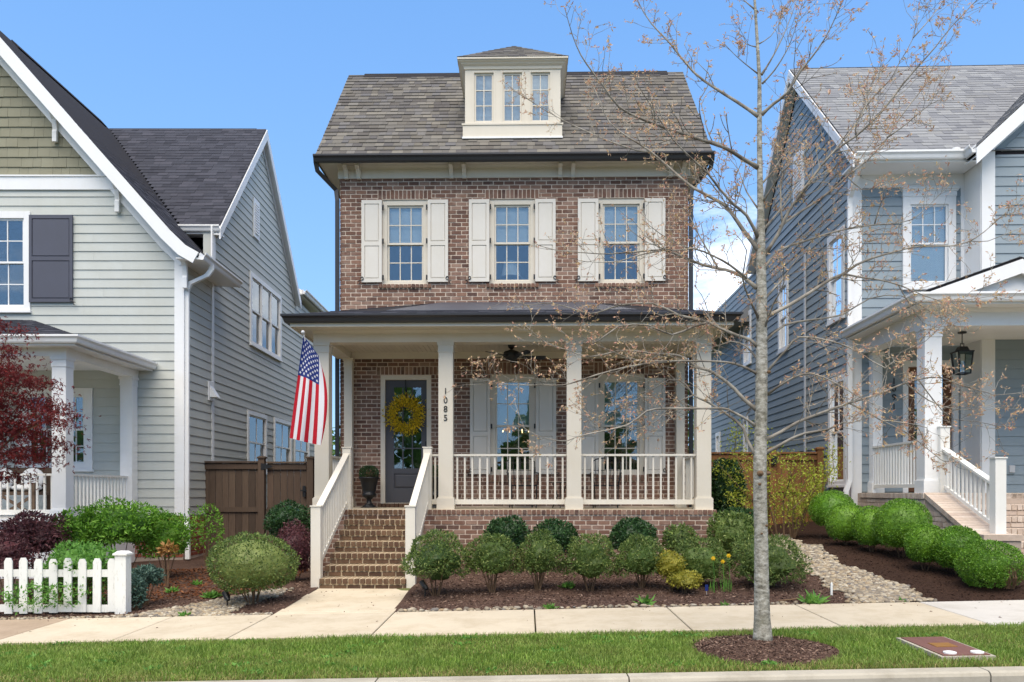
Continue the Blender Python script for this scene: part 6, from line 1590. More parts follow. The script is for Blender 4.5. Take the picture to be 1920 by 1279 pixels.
for i in range(58):
    x = WX1 + .06 + (3.3 - WX1) * (i / 58) ** 1.15 + random.uniform(-.03, .03); yv_ = YS1 + .05 + random.uniform(0, .07); r = random.uniform(.026, .048) * (1.0 if i < 26 else .8)
    o_ = link('border_stone', SM[i % 6], None, (x, yv_, float(bed_z(x, yv_)) + r * .35)); o_.scale = (r,) * 3; o_.rotation_euler = (0, 0, random.uniform(0, 6.28))
    set_props(o_, 'rounded tan stone in the row edging the porch bed', 'stone', 'stones edging the porch bed')

n = 150; x = rng.uniform(-6, 6, n); y = np.where(rng.random(n) < .5, YS1 - np.abs(rng.normal(0, .1, n)), rng.uniform(YS0 + .05, YS1, n)); w_ = rng.random(n) < .25
x[w_] = rng.uniform(WX0 + .1, WX1 - .1, w_.sum()); y[w_] = rng.uniform(YS1, 11.5, w_.sum())
z = np.array([(walk_z(a_, b_) if b_ > YS1 else ground(a_, b_)) + .017 for a_, b_ in zip(x, y)])
leaves('leaf_litter', np.stack([x, y, z], 1), rdirs(n) * np.array([1, 1, .12]), rng.uniform(.012, .04, n), M['chips'], None, .5, .15, kind='stuff', label='dry bits of leaf on the pavement')
# small plants
def rosette(name, label, cat, px, py, n, L, mat, up=.6, W=.3, group=None, Y=None):
    if Y is None:
        Y = 10.0
        for _ in range(30):
            Y = max(9.68, min(13, FPX * (CAM_H - float(bed_z(fx(px, Y), Y))) / (py - HORIZON)))
    X = fx(px, Y); g = float(bed_z(X, Y)); d = rdirs(n); d[:, 2] = np.abs(d[:, 2]) * up + .25
    P = np.array([X, Y, g]) + rng.normal(size=(n, 3)) * np.array([L * .25, L * .25, .004]); P[:, 2] = np.maximum(P[:, 2], g)
    return leaves(name, P, d, rng.uniform(.6, 1.1, n) * L, mat, None, W, .2, org=(X, Y, g), label=label, category=cat) if False else set_props(np_mesh(name, *leaf_arrays(P, d, rng.uniform(.6, 1.1, n) * L, W, .2), mat, None, (X, Y, g)), label, cat, group)
rosette('hosta', 'small leafy green plant beside the dry creek', 'plant', 1524, 1088, 60, .19, M['weed'], .7, .22)
for lab, px, py, n, L in (('bright green weed at the sidewalk edge below the porch', 1030, 1142, 70, .09), ('broad leaved weed under the fifth holly shrub', 1212, 1132, 18, .17), ('dark green grassy tuft between the holly shrubs', 1065, 1102, 80, .12), ('tiny weed sprout left of the tree trunk', 1358, 1138, 26, .08), ('pale green weed on the stones left of the walkway', 322, 1112, 70, .10), ('grassy green tuft beside the clipped ball shrub', 397, 1122, 110, .13), ('yellow green weed beside the pale stones', 368, 1098, 50, .10), ('weed sprouting in the dry creek at the sidewalk', 1690, 1130, 20, .07), ('green weed at the foot of the clipped ball shrub', 345, 1160, 40, .09)):
    rosette('weed', lab, 'weed', px, py, n, L, M['weed'])
for lab, px, py in (('leftmost yellow daffodil near the porch corner', 1337, 1047), ('lower middle yellow daffodil near the porch corner', 1355, 1053), ('rightmost and largest yellow daffodil near the porch corner', 1366, 1042)):
    Y = 10.45 + random.uniform(-.05, .05); X, z = fx(px, Y), fz(px, py, Y); g = float(bed_z(X, Y)); t = thing('daffodil', lab, 'flower', (X, Y, g), 0, 'daffodils')
    MB().tube([(X + .02, Y, g - .02), (X + .015, Y, (g + z) / 2), (X, Y, z)], .005, 5).build('stalk', M['weed'], t)
    k = MB()
    for i in range(6):
        a = i * math.pi / 3; u, w = V(math.cos(a), 0, math.sin(a)), V(-math.sin(a), 0, math.cos(a)); c = V(X, Y - .01, z)
        k.add([c, c + u * .02 - w * .011 + V(0, .003, 0), c + u * .032, c + u * .02 + w * .011 + V(0, .004, 0)], [(0, 1, 2, 3)])
    k.build('petals', M['flower'], t); MB().tube([(X, Y - .01, z), (X, Y - .045, z)], [.008, .013], 8).build('trumpet', M['flower'], t)
    P = np.array([[X, Y, g]]) + rng.normal(size=(9, 3)) * np.array([.03, .03, 0]); leaves('blade_leaf', P, np.array([[0, 0, 1.0]]) + rdirs(9) * .22, .18, M['weed'], t, .07)
# low spot lamps, stake, plant tag
for lab, px, py, Y in (('black spot lamp under the clipped ball shrub', 426, 1110, 10.25), ('black spot lamp at the foot of the first holly shrub', 797, 1105, 10.6)):
    X = fx(px, Y); g = float(bed_z(X, Y)); t = thing('spot_lamp', lab, 'lamp', (X, Y, g), 0, 'garden spot lamps')
    MB().tube([(X, Y, g - .05), (X, Y, g + .10)], .010, 6).build('spike', M['black'], t); MB().tube([(X - .05, Y + .05, g + .19), (X + .0, Y, g + .13), (X + .03, Y - .03, g + .10)], [.042, .04, .02], 10).build('lamp_head', M['black'], t)
X, Y = fx(1559, 10.1), 10.1; g = float(bed_z(X, Y)); set_props(MB().box(X - .012, X + .012, Y - .01, Y + .01, g - .03, g + .15).tube([(X, Y, g + .13), (X + .004, Y, g + .17)], [.013, .004], 5).build('stake', M['picket'], None, (X, Y, g)), 'short grey wooden stake beside the dry creek', 'stake')
X, Y = fx(1325, 10.3), 10.3; g = float(bed_z(X, Y)); t = thing('plant_tag', 'small blue plant tag in the porch bed', 'tag', (X, Y, g)); MB().box(X - .02, X + .02, Y, Y + .003, g + .06, g + .14).build('card', M['flag_blue'], t); MB().tube([(X, Y + .004, g - .03), (X, Y + .004, g + .08)], .003, 5).build('pin', M['steel'], t)
k = MB(); k.tube([(3.05, 9.78, bed_z(3.05, 9.78) + .02), (3.3, 9.80, bed_z(3.3, 9.8) + .035), (3.6, 9.77, bed_z(3.6, 9.77) + .02)], .011, 6); set_props(k.build('drip_hose', M['stem'], None, (3.05, 9.78, float(bed_z(3.05, 9.78)))), 'brown drip hose lying at the sidewalk edge', 'hose')

# utility cover in the lawn
ub = thing('utility_cover', 'brown utility box lid with grey frame set in the lawn', 'utility cover', ((lid[0] + lid[1]) / 2, 7.1, ground(lid[0], 7.1)))
zl = lambda x, y: ground(x, y) + .024
def plate(k, x0, x1, y0, y1, dz, th):
    p = [(x0, y0), (x1, y0), (x1, y1), (x0, y1)]; k.hexa([(x, y, zl(x, y) + dz - th) for x, y in p] + [(x, y, zl(x, y) + dz) for x, y in p])
k = MB(); plate(k, lid[0], lid[1], 6.70, 7.52, 0, .08); k.build('frame', M['kerb'], ub)
k = Mat('rust_lid'); k.color(k.value_jitter(srgb(112, 78, 70), k.noise(14, 6), .75, 1.2)).surf(.7, .3).bump(k.noise(70, 3), .4, .004); M['lid'] = k.m
k = MB(); plate(k, lid[0] + .03, lid[1] - .03, 6.73, 7.49, .008, .01); k.build('lid', M['lid'], ub)
k = MB(); xm = (lid[0] + lid[1]) / 2; plate(k, xm - .09, xm + .09, 7.04, 7.20, .013, .006); k.build('name_plate', M['dry'], ub)
for x in (lid[0] + .12, lid[1] - .10): MB().lathe([(.052, 0), (.052, .012), (.03, .018), (0, .018)], (x, 6.80, zl(x, 6.8) + .007), 16).build('cap', M['white'], ub)

# ================================================================== STREET TREE
TY = 7.45
tp_ = lambda px, py, dy=0.0: fp(px, py, TY + dy)
bz_ = ground(fx(1430, TY), TY) + .02
tree = thing('street_tree', 'slender grey barked street tree just coming into leaf', 'tree', (fx(1430, TY), TY, bz_))
trunk_px = [(1430, 1203, 20), (1430, 1190, 17.5), (1429, 1160, 15), (1428, 1100, 13.6), (1427, 1000, 12.6), (1425, 930, 12.4), (1425, 860, 12.2), (1427, 780, 11.4), (1428, 700, 11), (1428, 640, 10.4), (1428, 560, 9.6), (1427, 500, 9), (1427, 420, 6.9), (1425, 340, 5.4), (1424, 260, 4.6), (1424, 215, 4.4), (1424, 150, 3.5), (1420, 80, 2.9), (1415, 0, 2.3), (1411, -90, 1.8), (1408, -190, .8)]
tube_p = [tp_(a, b) for a, b, r in trunk_px]; tube_p[0].z = bz_ - .04
MB().tube(tube_p, [r * TY / FPX for a, b, r in trunk_px], 14).build('trunk', M['bark'], tree, smooth=True)
for px, py, rr0 in ((1421, 888, .032), (1437, 888, .022), (1420, 908, .016), (1433, 985, .014), (1424, 1000, .012), (1437, 700, .02)):
    c = tp_(px, py); c.y -= .075; MB().ball(c, (rr0, rr0 * .5, rr0 * .85), 10, 6).ball(c + V(0, -rr0 * .25, 0), (rr0 * .55, rr0 * .42, rr0 * .5), 8, 5).build('knot', M['stem'], tree, smooth=True)
LIMBS = [  # start radius in pixels, depth drift in metres, then the course of the limb
 (4.2, .5, [(1422, 218), (1380, 190), (1340, 165), (1300, 135), (1255, 80), (1222, 45), (1195, 0), (1180, -60)]),
 (4.2, -.4, [(1428, 215), (1450, 195), (1475, 175), (1500, 135), (1520, 110), (1545, 75), (1570, 25), (1590, -30)]),
 (2.6, .3, [(1428, 140), (1444, 115), (1465, 75), (1484, 29), (1500, -20)]), (2.2, -.3, [(1429, 157), (1452, 132), (1475, 95), (1489, 60), (1503, 10)]),
 (2.2, .3, [(1420, 22), (1400, 5), (1380, -12)]),
 (1.6, -.3, [(1422, 139), (1395, 118), (1375, 100), (1358, 82)]), (1.3, .2, [(1418, 88), (1398, 82), (1385, 65)]), (1.3, .2, [(1424, 82), (1445, 68), (1460, 45), (1472, 15)]),
 (5.0, -.6, [(1421, 314), (1390, 296), (1357, 276), (1298, 257), (1254, 242), (1205, 224), (1161, 201), (1130, 160), (1110, 134), (1089, 103), (1073, 65), (1059, 15)]),
 (5.4, .7, [(1422, 468), (1394, 432), (1375, 404), (1355, 382), (1301, 353), (1270, 328), (1220, 284), (1179, 258), (1143, 230), (1125, 191), (1108, 150)]),
 (2.6, .9, [(1220, 284), (1194, 282), (1138, 263), (1092, 243), (1061, 228), (1019, 205), (983, 182), (958, 166)]),
 (4.2, -.7, [(1422, 446), (1400, 404), (1377, 385), (1349, 354), (1327, 325), (1300, 300), (1262, 262), (1225, 205), (1190, 150)]),
 (4.6, .5, [(1419, 540), (1389, 517), (1361, 506), (1318, 497), (1276, 480), (1245, 469), (1197, 472), (1158, 475), (1124, 476), (1042, 469), (1006, 458)]),
 (2.2, -.2, [(1245, 469), (1200, 478), (1160, 490), (1121, 492), (1085, 489)]), (3.0, -.6, [(1400, 522), (1370, 498), (1338, 480), (1300, 466), (1262, 470), (1215, 455), (1180, 430)]),
 (2.4, .5, [(1345, 500), (1310, 440), (1290, 400), (1262, 372)]), (2.0, -.4, [(1300, 470), (1240, 440), (1206, 412)]),
 (4.4, .6, [(1421, 650), (1406, 637), (1382, 629), (1347, 614), (1330, 605), (1300, 597), (1271, 590), (1224, 569), (1165, 572), (1130, 583), (1107, 588), (1074, 579), (1030, 568), (984, 572), (962, 558)]),
 (3.4, -.6, [(1330, 605), (1300, 612), (1260, 628), (1215, 610), (1160, 612), (1120, 640), (1080, 640), (1050, 618)]),
 (3.6, -.5, [(1421, 702), (1401, 691), (1377, 682), (1347, 678), (1300, 677), (1248, 677), (1194, 675), (1150, 660), (1105, 640)]),
 (5.0, .5, [(1421, 770), (1394, 748), (1377, 729), (1354, 710), (1328, 694), (1305, 688), (1285, 672), (1264, 665), (1224, 663), (1191, 658), (1158, 658), (1107, 669), (1060, 655), (1020, 640), (985, 610)]),
 (3.0, .2, [(1285, 676), (1230, 680), (1177, 688), (1119, 703), (1083, 715), (1055, 722), (1019, 722), (961, 722), (921, 717), (890, 709)]),
 (3.4, -.7, [(1416, 798), (1394, 783), (1370, 771), (1356, 766), (1300, 766), (1248, 766), (1212, 771), (1177, 797), (1107, 813), (1079, 820), (1062, 827), (1038, 825), (1008, 817), (977, 799)]),
 (4.4, .6, [(1416, 852), (1401, 825), (1394, 804), (1377, 787), (1347, 766), (1323, 752), (1300, 741), (1285, 720), (1255, 712), (1200, 745), (1150, 770), (1100, 790)]),
 (2.0, .3, [(1300, 741), (1260, 760), (1230, 790), (1190, 805), (1150, 800)]),
 (4.6, -.4, [(1434, 850), (1464, 834), (1483, 823), (1511, 812), (1553, 805), (1579, 793), (1600, 792), (1632, 780)]),
 (4.4, .4, [(1436, 824), (1464, 810), (1495, 792), (1525, 780), (1549, 771), (1594, 755), (1641, 741), (1688, 722), (1723, 711), (1763, 708), (1800, 722), (1852, 736), (1870, 741), (1925, 735)]),
 (2.2, .5, [(1594, 757), (1631, 776), (1652, 788), (1695, 809), (1718, 825), (1753, 853), (1770, 865), (1793, 866)]), (1.8, .2, [(1652, 788), (1688, 792), (1738, 802), (1734, 820), (1722, 838)]),
 (2.0, -.3, [(1700, 720), (1740, 750), (1780, 765), (1822, 768), (1870, 754)]), (1.8, .3, [(1723, 713), (1750, 750), (1785, 785), (1830, 790), (1872, 800)]),
 (4.8, .5, [(1440, 592), (1473, 576), (1515, 551), (1555, 525), (1583, 513), (1605, 497), (1639, 483), (1679, 472), (1718, 463), (1788, 461), (1819, 452), (1853, 452), (1925, 422)]),
 (1.8, .1, [(1819, 452), (1845, 435), (1882, 402), (1918, 370)]),
 (2.6, -.4, [(1583, 514), (1614, 520), (1650, 525), (1684, 534), (1718, 548), (1755, 562), (1797, 565), (1880, 551)]), (1.6, .4, [(1684, 534), (1715, 585), (1740, 610), (1775, 612), (1805, 590)]),
 (4.6, -.5, [(1434, 478), (1456, 444), (1467, 421), (1479, 396), (1498, 368), (1521, 337), (1561, 286), (1605, 255), (1651, 212), (1695, 155), (1731, 114), (1754, 88), (1785, 49), (1832, 0), (1860, -30)]),
 (3.2, .6, [(1462, 425), (1498, 399), (1538, 373), (1577, 342), (1594, 325), (1628, 299), (1664, 258), (1687, 222), (1710, 191), (1728, 168), (1749, 126), (1777, 62), (1790, 0)]),
 (2.6, .2, [(1467, 418), (1464, 385), (1464, 342), (1468, 325), (1457, 299), (1463, 232), (1463, 181)]),
 (2.2, -.2, [(1605, 256), (1607, 227), (1638, 181), (1669, 150), (1687, 116), (1713, 70), (1723, 13)]), (1.8, .3, [(1540, 310), (1580, 265), (1610, 225), (1640, 165), (1655, 135)]), (1.6, .3, [(1713, 70), (1740, 40), (1767, 5)]),
 (2.0, .4, [(1664, 258), (1700, 232), (1745, 195), (1785, 180)]), (1.6, .2, [(1590, 332), (1615, 355), (1640, 350), (1665, 325)]),
 (3.4, .5, [(1432, 505), (1460, 470), (1510, 452), (1560, 436), (1610, 425), (1660, 420), (1710, 412), (1752, 375), (1780, 345)]), (1.8, -.3, [(1640, 420), (1652, 380), (1672, 350), (1676, 338)]),
 (3.0, -.8, [(1436, 700), (1475, 655), (1500, 632), (1560, 640), (1610, 660), (1660, 690), (1690, 660), (1735, 640), (1775, 600)]), (3.2, .9, [(1434, 640), (1470, 610), (1520, 600), (1580, 590), (1630, 560), (1690, 555), (1745, 585), (1790, 612)]),
 (3.0, -.9, [(1438, 740), (1480, 712), (1520, 700), (1570, 720), (1620, 750), (1670, 770)]), (2.8, 1.0, [(1434, 560), (1470, 520), (1500, 480), (1540, 465), (1600, 470)]),
 (3.2, -1.0, [(1424, 600), (1405, 560), (1392, 520), (1400, 470), (1380, 440)]), (2.8, 1.1, [(1424, 680), (1400, 650), (1370, 640), (1340, 650), (1300, 640)]), (2.8, -1.1, [(1432, 620), (1450, 570), (1470, 530), (1466, 480)]),
 (2.4, 1.0, [(1428, 400), (1400, 360), (1385, 320), (1370, 300)]), (2.6, -.9, [(1430, 380), (1455, 340), (1480, 310), (1520, 300)]), (2.6, .8, [(1432, 430), (1470, 385), (1490, 350), (1500, 310), (1490, 280)]), (2.2, .6, [(1428, 345), (1450, 320), (1470, 290), (1500, 270), (1530, 250)]),
]
tw = MB(); budP, budD = [], []
def add_buds(p, d, k):
    for _ in range(k):
        q = p + V(*(rng.normal(size=3) * .006)); budP.append(tuple(q)); budD.append(tuple(d * .6 + V(*rng.normal(size=3)) * .75 + V(0, 0, -.15)))
def twig(p, d, L, r, depth):
    n = 4; P = [p]; dd = d.copy()
    for i in range(n):
        dd = (dd + V(*(rng.normal(size=3) * .16)) + V(0, 0, .05)).normalized(); P.append(P[-1] + dd * (L / n))
    tw.tube(P, [r, r * .9, r * .8, r * .7, r * .55], 4)
    add_buds(P[-1], dd, rng.integers(2, 7))
    for i in range(1, n + 1):
        if rng.random() < .26: add_buds(P[i], dd, rng.integers(2, 4))
        if depth > 0 and rng.random() < .62:
            s = V(*rng.normal(size=3)); s = (s - dd * s.dot(dd)).normalized(); twig(P[i], (dd * .65 + s * .75).normalized(), L * rng.uniform(.35, .6), max(.0018, r * .75), depth - 1)
for r0, dy, course in LIMBS:
    n = len(course); ln_ = [0]
    for (a, b), (c, d) in zip(course[:-1], course[1:]): ln_.append(ln_[-1] + math.hypot(c - a, d - b))
    T = ln_[-1]; start = course[0]; base_dy = 0.0
    if abs(start[0] - 1427) > 25:         # a fork: carry the depth of the limb it leaves
        best = 1e9
        for r1, dy1, c1 in LIMBS:
            if c1 is course: continue
            l1 = 0; tot = sum(math.hypot(c1[i + 1][0] - c1[i][0], c1[i + 1][1] - c1[i][1]) for i in range(len(c1) - 1))
            for i in range(len(c1)):
                if i: l1 += math.hypot(c1[i][0] - c1[i - 1][0], c1[i][1] - c1[i - 1][1])
                dd_ = math.hypot(c1[i][0] - start[0], c1[i][1] - start[1])
                if dd_ < best and abs(c1[0][0] - 1427) <= 25: best = dd_; base_dy = dy1 * l1 / tot
    pts = [tp_(px, py, base_dy + dy * l / T * min(1.0, T / 260)) for (px, py), l in zip(course, ln_)]
    # smooth
    sm = []
    for i in range(n - 1):
        p0, p1, p2, p3 = pts[max(i - 1, 0)], pts[i], pts[i + 1], pts[min(i + 2, n - 1)]
        for t in (0, .5): sm.append(.5 * ((2 * p1) + (p2 - p0) * t + (2 * p0 - 5 * p1 + 4 * p2 - p3) * t * t + (3 * p1 - p0 - 3 * p2 + p3) * t ** 3))
    sm.append(pts[-1]); L = len(sm)
    rr = [max(.003, .78 * r0 * TY / FPX * (1 - .86 * i / (L - 1)) ** 1.05) for i in range(L)]
    if abs(start[0] - 1427) < 25: rr[0] *= 1.35
    MB().tube(sm, rr, 7).build('branch', M['twig'], tree, smooth=True)
    add_buds(sm[-1], (sm[-1] - sm[-2]).normalized(), 7)
    acc = 0
    for i in range(1, L):
        seg = sm[i] - sm[i - 1]; acc += seg.length
        f = i / (L - 1)
        while acc > .05:
            acc -= .05
            if f < .18 or rng.random() < .36: continue
            d = seg.normalized(); s = V(*rng.normal(size=3)); s = (s - d * s.dot(d)).normalized()
            twig(sm[i - 1].lerp(sm[i], rng.random()), (d * .7 + s * .8 + V(0, 0, .18)).normalized(), rng.uniform(.10, .46) * (1.15 - .45 * f), max(.0021, rr[i] * .36), 2 if rng.random() < .16 else 1)
tw.build('twigs', M['twig'], tree, kind='stuff')
budP, budD = np.array(budP), np.array(budD)
leaves('leaf_buds', budP, budD, rng.uniform(.014, .041, len(budP)), M['bud'], tree, .36, kind='stuff')
print('twigs', len(tw.f), 'buds', len(budP))

# ================================================================== FLAG
fl = thing('flag', 'striped flag with white stars hanging from a pole on the left porch column', 'flag', (fx(603, 13.5), 13.58, 2.9))
ballp = fp(568, 623, 12.4); brk = V(cols[0], YC - .01, 2.86)
MB().tube([ballp, brk], .0125, 8).build('pole', M['steel'], fl, smooth=True); MB().ball(ballp, .03, 12, 8).build('ball', M['steel'], fl, smooth=True)
MB().box(cols[0] - .035, cols[0] + .035, YC - .022, YC - .002, 2.74, 2.94).tube([brk + V(0, -.01, -.01), brk.lerp(ballp, .1)], .02, 8).build('bracket', M['steel'], fl)
Hs = [(0, 569, 630, 12.44), (.25, 580, 643, 12.62), (.54, 598, 668, 12.80), (.7, 604, 692, 12.92), (1, 594, 712, 13.05)]
Bs = [(0, 543, 821, 12.55), (.22, 561, 826, 12.50), (.42, 581, 831, 12.56), (.62, 602, 835, 12.62), (.8, 604, 822, 12.74), (1, 584, 812, 12.86)]
Ms = [(0, 556, 722, 12.50), (.25, 574, 727, 12.50), (.54, 598, 738, 12.60), (.66, 614, 752, 12.70), (.8, 613, 750, 12.82), (1, 594, 744, 12.94)]
def ip(tab, s): return np.array([np.interp(s, [r[0] for r in tab], [r[i] for r in tab]) for i in (1, 2, 3)])
def flag_pt(s, t):
    h, m, b = ip(Hs, s), ip(Ms, s), ip(Bs, s)
    w = np.array([(1 - t) * (1 - 2 * t), 4 * t * (1 - t), t * (2 * t - 1)]); p = h * w[0] + m * w[1] + b * w[2]
    p[2] += .035 * math.sin(s * 15 + t * 1.5) * (.25 + .75 * t)
    return fp(p[0], p[1], p[2])
NSX, NT = 39, 40
gv = [flag_pt(i / NSX, j / NT) for j in range(NT + 1) for i in range(NSX + 1)]
me = bpy.data.meshes.new('cloth'); og = ORG[fl.name]
me.from_pydata([tuple(p - og) for p in gv], [], [(j * (NSX + 1) + i, j * (NSX + 1) + i + 1, (j + 1) * (NSX + 1) + i + 1, (j + 1) * (NSX + 1) + i) for j in range(NT) for i in range(NSX)])
for m_ in ('flag_red', 'flag_white', 'flag_blue'): me.materials.append(M[m_])
idx = [(2 if (i // 3) < 7 and j < NT * .4 else (i // 3) % 2) for j in range(NT) for i in range(NSX)]
me.polygons.foreach_set('material_index', idx); me.polygons.foreach_set('use_smooth', [True] * len(idx)); me.update(); link('cloth', me, fl)
k = MB()
for r in range(9):
    for c in range(6 if r % 2 == 0 else 5):
        s0, t0 = (7 / 13) * (r + 1) / 10, .4 * ((c * 2 + 1 + (r % 2)) / 12)
        for sg in (-1, 1):
            p0 = flag_pt(s0, t0); nv = (flag_pt(s0 + .01, t0) - p0).cross(flag_pt(s0, t0 + .01) - p0).normalized() * .003 * sg
            ring = []
            for q in range(10):
                a = math.pi * q / 5; rr_ = .030 if q % 2 == 0 else .0125
                ring.append(flag_pt(s0 + rr_ * math.cos(a) / .914, t0 + rr_ * math.sin(a) / 1.52) + nv)
            k.add([p0 + nv] + ring, [(0, 1 + q, 1 + (q + 1) % 10) for q in range(10)])
k.build('stars', M['flag_white'], fl, kind='stuff')

# ================================================================== PORCH THINGS
wX, wZ, wYp = fx(760, YW), fz(760, 778, YW), YW + .02
wr = thing('door_wreath', 'round wreath of yellow blossom hanging on the dark front door', 'wreath', (wX, wYp, wZ))
MB().tube([(wX + .2 * math.cos(a), wYp - .0, wZ + .2 * math.sin(a)) for a in np.linspace(0, 2 * math.pi, 26)], .022, 6).build('twig_ring', M['stem'], wr)
MB().box(wX - .012, wX + .012, wYp + .018, wYp + .022, wZ + .2, FW(0, dr[3], 0)[2] - .08).build('ribbon', M['black'], wr)
def ring_pts(n, R0, sr, depth):
    a = rng.uniform(0, 6.283, n); r = R0 + rng.normal(0, sr, n); return np.stack([wX + r * np.cos(a), wYp - np.abs(rng.normal(.03, depth, n)), wZ + r * np.sin(a)], 1), np.stack([np.cos(a), -.6 + 0 * a, np.sin(a)], 1)
P, d = ring_pts(2300, .24, .05, .03); leaves('blossom', P, d * .5 + rdirs(len(P)), rng.uniform(.022, .042, len(P)), M['wreath_flower'], wr, .7)
P, d = ring_pts(520, .30, .06, .03); leaves('leaf', P, d * 1.2 + rdirs(len(P)) * .5, rng.uniform(.04, .085, len(P)), M['wreath_flower'], wr, .3)

def urn(px, Y, lab1, lab2, base_py=None):
    X = fx(px, Y); z = FLOOR
    t = thing('urn', lab1, 'urn', (X, Y, z), 0, 'black urns by the door'); k = MB()
    k.lathe([(.12, 0), (.12, .03), (.09, .05), (.05, .09), (.045, .15), (.07, .18), (.13, .22), (.135, .26), (.115, .27), (.125, .32), (.15, .45), (.165, .52), (.195, .545), (.2, .57), (.18, .575), (.15, .55)], (X, Y, z), 24); k.build('bowl', M['black'], t, smooth=True)
    MB().box(X - .125, X + .125, Y - .125, Y + .125, z, z + .02).build('foot', M['black'], t)
    b = thing('topiary', lab2, 'plant', (X, Y, z + .55), 0, 'boxwood balls in the urns'); P, d = blob_points(2600, (X, Y, z + .64), (.175, .175, .15), .8, .03); leaves('foliage', P, d * .6 + rdirs(len(P)) * .7, .024, M['shrub_dark'], b, .6)
    MB().ball((X, Y, z + .6), .1, 10, 6).build('root_ball', M['stem'], b)
urn(692, 14.95, 'black footed urn left of the front door', 'boxwood ball growing in the urn left of the door'); urn(816, 14.95, 'black footed urn right of the front door behind the newel', 'boxwood ball growing in the urn right of the door')

def iron_chair(px, Y, rot, lab):
    X = fx(px, Y); t = thing('iron_chair', lab, 'chair', (0, 0, 0), 0, 'black iron porch chairs'); z = FLOOR; r = .011
    k = MB(); k.box(-.24, .24, -.22, .22, .40, .425); k.build('seat', M['black'], t)
    for sx in (-1, 1):
        MB().tube([(sx * .22, -.2, 0), (sx * .23, -.2, .41)], r, 6).build('leg', M['black'], t); MB().tube([(sx * .21, .24, 0), (sx * .22, .2, .41), (sx * .25, .24, .62), (sx * .27, .3, .86)], r, 6).build('leg', M['black'], t)
        MB().tube([(sx * .23, -.2, .41), (sx * .27, -.21, .56), (sx * .28, -.1, .64), (sx * .265, .26, .66)], r, 6).build('arm', M['black'], t)
    MB().tube([(-.27, .3, .86), (-.2, .31, .91), (0, .315, .94), (.2, .31, .91), (.27, .3, .86)], r, 6).build('top_rail', M['black'], t)
    k = MB()
    for i in range(-3, 4): k.tube([(i * .062, .215, .42), (i * .068, .26, .68), (i * .07, .312, .93 - abs(i) * .012)], .006, 5)
    for zz in (.55, .7): k.tube([(-.24, .23 + (zz - .42) * .17, zz), (.24, .23 + (zz - .42) * .17, zz)], .006, 5)
    k.build('backrest', M['black'], t)
    t.location = (X, Y, z); t.rotation_euler = (0, 0, rot); ORG[t.name] = V(0, 0, 0)
iron_chair(980, 14.75, R(8), 'black iron chair on the porch below the left lower window'); iron_chair(1136, 14.75, R(-8), 'black iron chair on the porch below the right lower window')
X = fx(1050, 14.8); tb_ = thing('side_table', 'small round black iron table between the porch chairs', 'table', (X, 14.8, FLOOR)); MB().lathe([(.2, .46), (.21, .475), (0, .48)], (X, 14.8, FLOOR), 20).build('table_top', M['black'], tb_)
for i in range(3):
    a = 2.1 * i + .5; MB().tube([(X + .16 * math.cos(a), 14.8 + .16 * math.sin(a), FLOOR), (X + .05 * math.cos(a), 14.8 + .05 * math.sin(a), FLOOR + .22), (X + .15 * math.cos(a), 14.8 + .15 * math.sin(a), FLOOR + .465)], .01, 6).build('leg', M['black'], tb_)
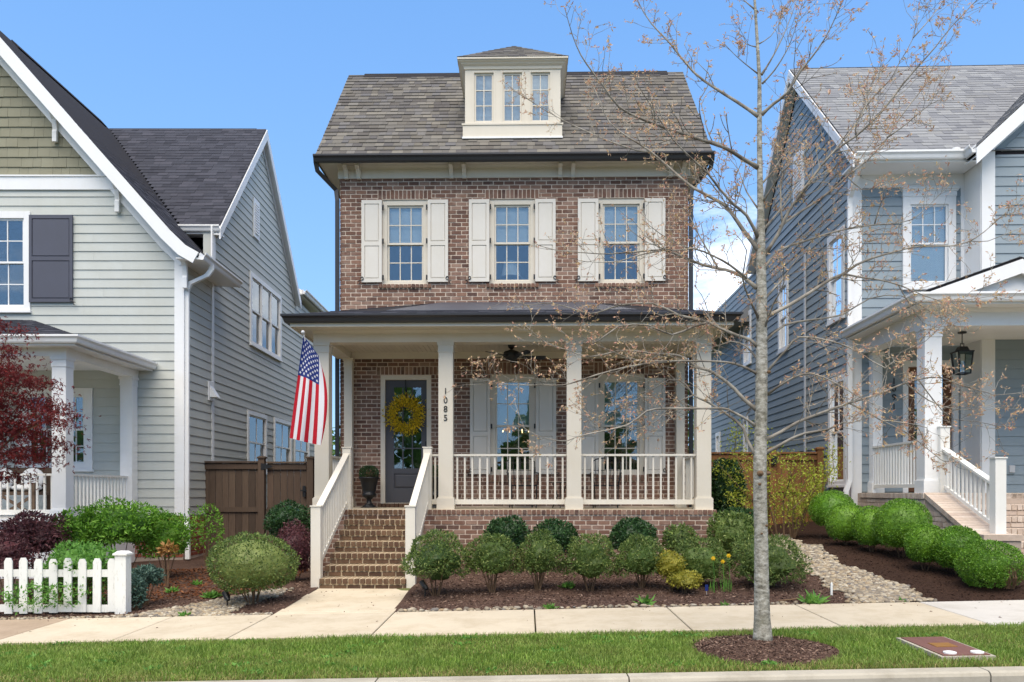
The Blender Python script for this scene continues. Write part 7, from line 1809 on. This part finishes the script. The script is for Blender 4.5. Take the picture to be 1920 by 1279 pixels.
# ceiling fan
fX, fY = fx(959, 14.5), 14.5; cf = thing('ceiling_fan', 'black five blade ceiling fan under the porch ceiling', 'fan', (fX, fY, pc)); zf = fz(959, 666, fY)
MB().lathe([(.02, -.09), (.055, -.06), (.07, -.005), (.0, -.002)], (fX, fY, pc), 16).tube([(fX, fY, zf + .05), (fX, fY, pc - .05)], .014, 8).build('downrod', M['black'], cf)
MB().lathe([(.03, .1), (.06, .085), (.135, .06), (.15, .03), (.145, -.03), (.09, -.07), (.05, -.09), (0, -.09)], (fX, fY, zf), 20).build('motor', M['black'], cf, smooth=True)
for i in range(5):
    a = 2 * math.pi * i / 5 + .25; u, w = V(math.cos(a), math.sin(a), 0), V(-math.sin(a), math.cos(a), 0); c = V(fX, fY, zf - .03); up_ = V(0, 0, .018)
    bl = MB().add([c + u * .2 - w * .05 + up_ * .5, c + u * .2 + w * .05 - up_ * .5, c + u * .62 + w * .075 - up_, c + u * .66 - w * .0, c + u * .62 - w * .075 + up_] + [p + V(0, 0, .01) for p in (c + u * .2 - w * .05 + up_ * .5, c + u * .2 + w * .05 - up_ * .5, c + u * .62 + w * .075 - up_, c + u * .66, c + u * .62 - w * .075 + up_)], [(0, 1, 2, 3, 4), (9, 8, 7, 6, 5)] + [(j, (j + 1) % 5, 5 + (j + 1) % 5, 5 + j) for j in range(5)]).build('blade', M['black'], cf)
    MB().bar(c + u * .1, c + u * .24, .035, .01).build('blade_iron', M['black'], bl)
# chandelier in the dining room and a lamp upstairs
hX_, hY_, hZ_ = fx(967, YW + 1.5), YW + 1.5, fz(967, 808, YW + 1.5); chd = thing('chandelier', 'lit chandelier seen through the left lower window', 'chandelier', (hX_, hY_, hZ_))
MB().tube([(hX_, hY_, hZ_ - .1), (hX_, hY_, 4.39)], .01, 6).ball((hX_, hY_, hZ_ - .1), .05).build('stem', M['black'], chd)
for i in range(6):
    a = i * math.pi / 3; p = V(hX_ + .27 * math.cos(a), hY_ + .27 * math.sin(a), hZ_ - .03); MB().tube([(hX_, hY_, hZ_ - .1), ((p.x + hX_) / 2, (p.y + hY_) / 2, hZ_ - .16), p], .007, 5).build('arm', M['black'], chd); MB().lathe([(.004, 0), (.011, .015), (.008, .03), (.001, .05)], p, 8).build('bulb', M['bulb'], chd)
X, Y = fx(958, YW + .6), YW + .6; tl = thing('table_lamp', 'white lampshade behind the middle upper window', 'lamp', (X, Y, 4.75)); z = fz(958, 520, Y)
MB().lathe([(.2, 0), (.14, .3), (.135, .3), (.19, 0)], (X, Y, z), 20).build('lamp_shade', M['blind'], tl); MB().lathe([(.1, 4.752 - z), (.1, 4.78 - z), (.03, 4.8 - z), (.05, -.3), (.02, -.1), (.012, .05), (0, .05)], (X, Y, z), 12).build('lamp_base', M['white'], tl)
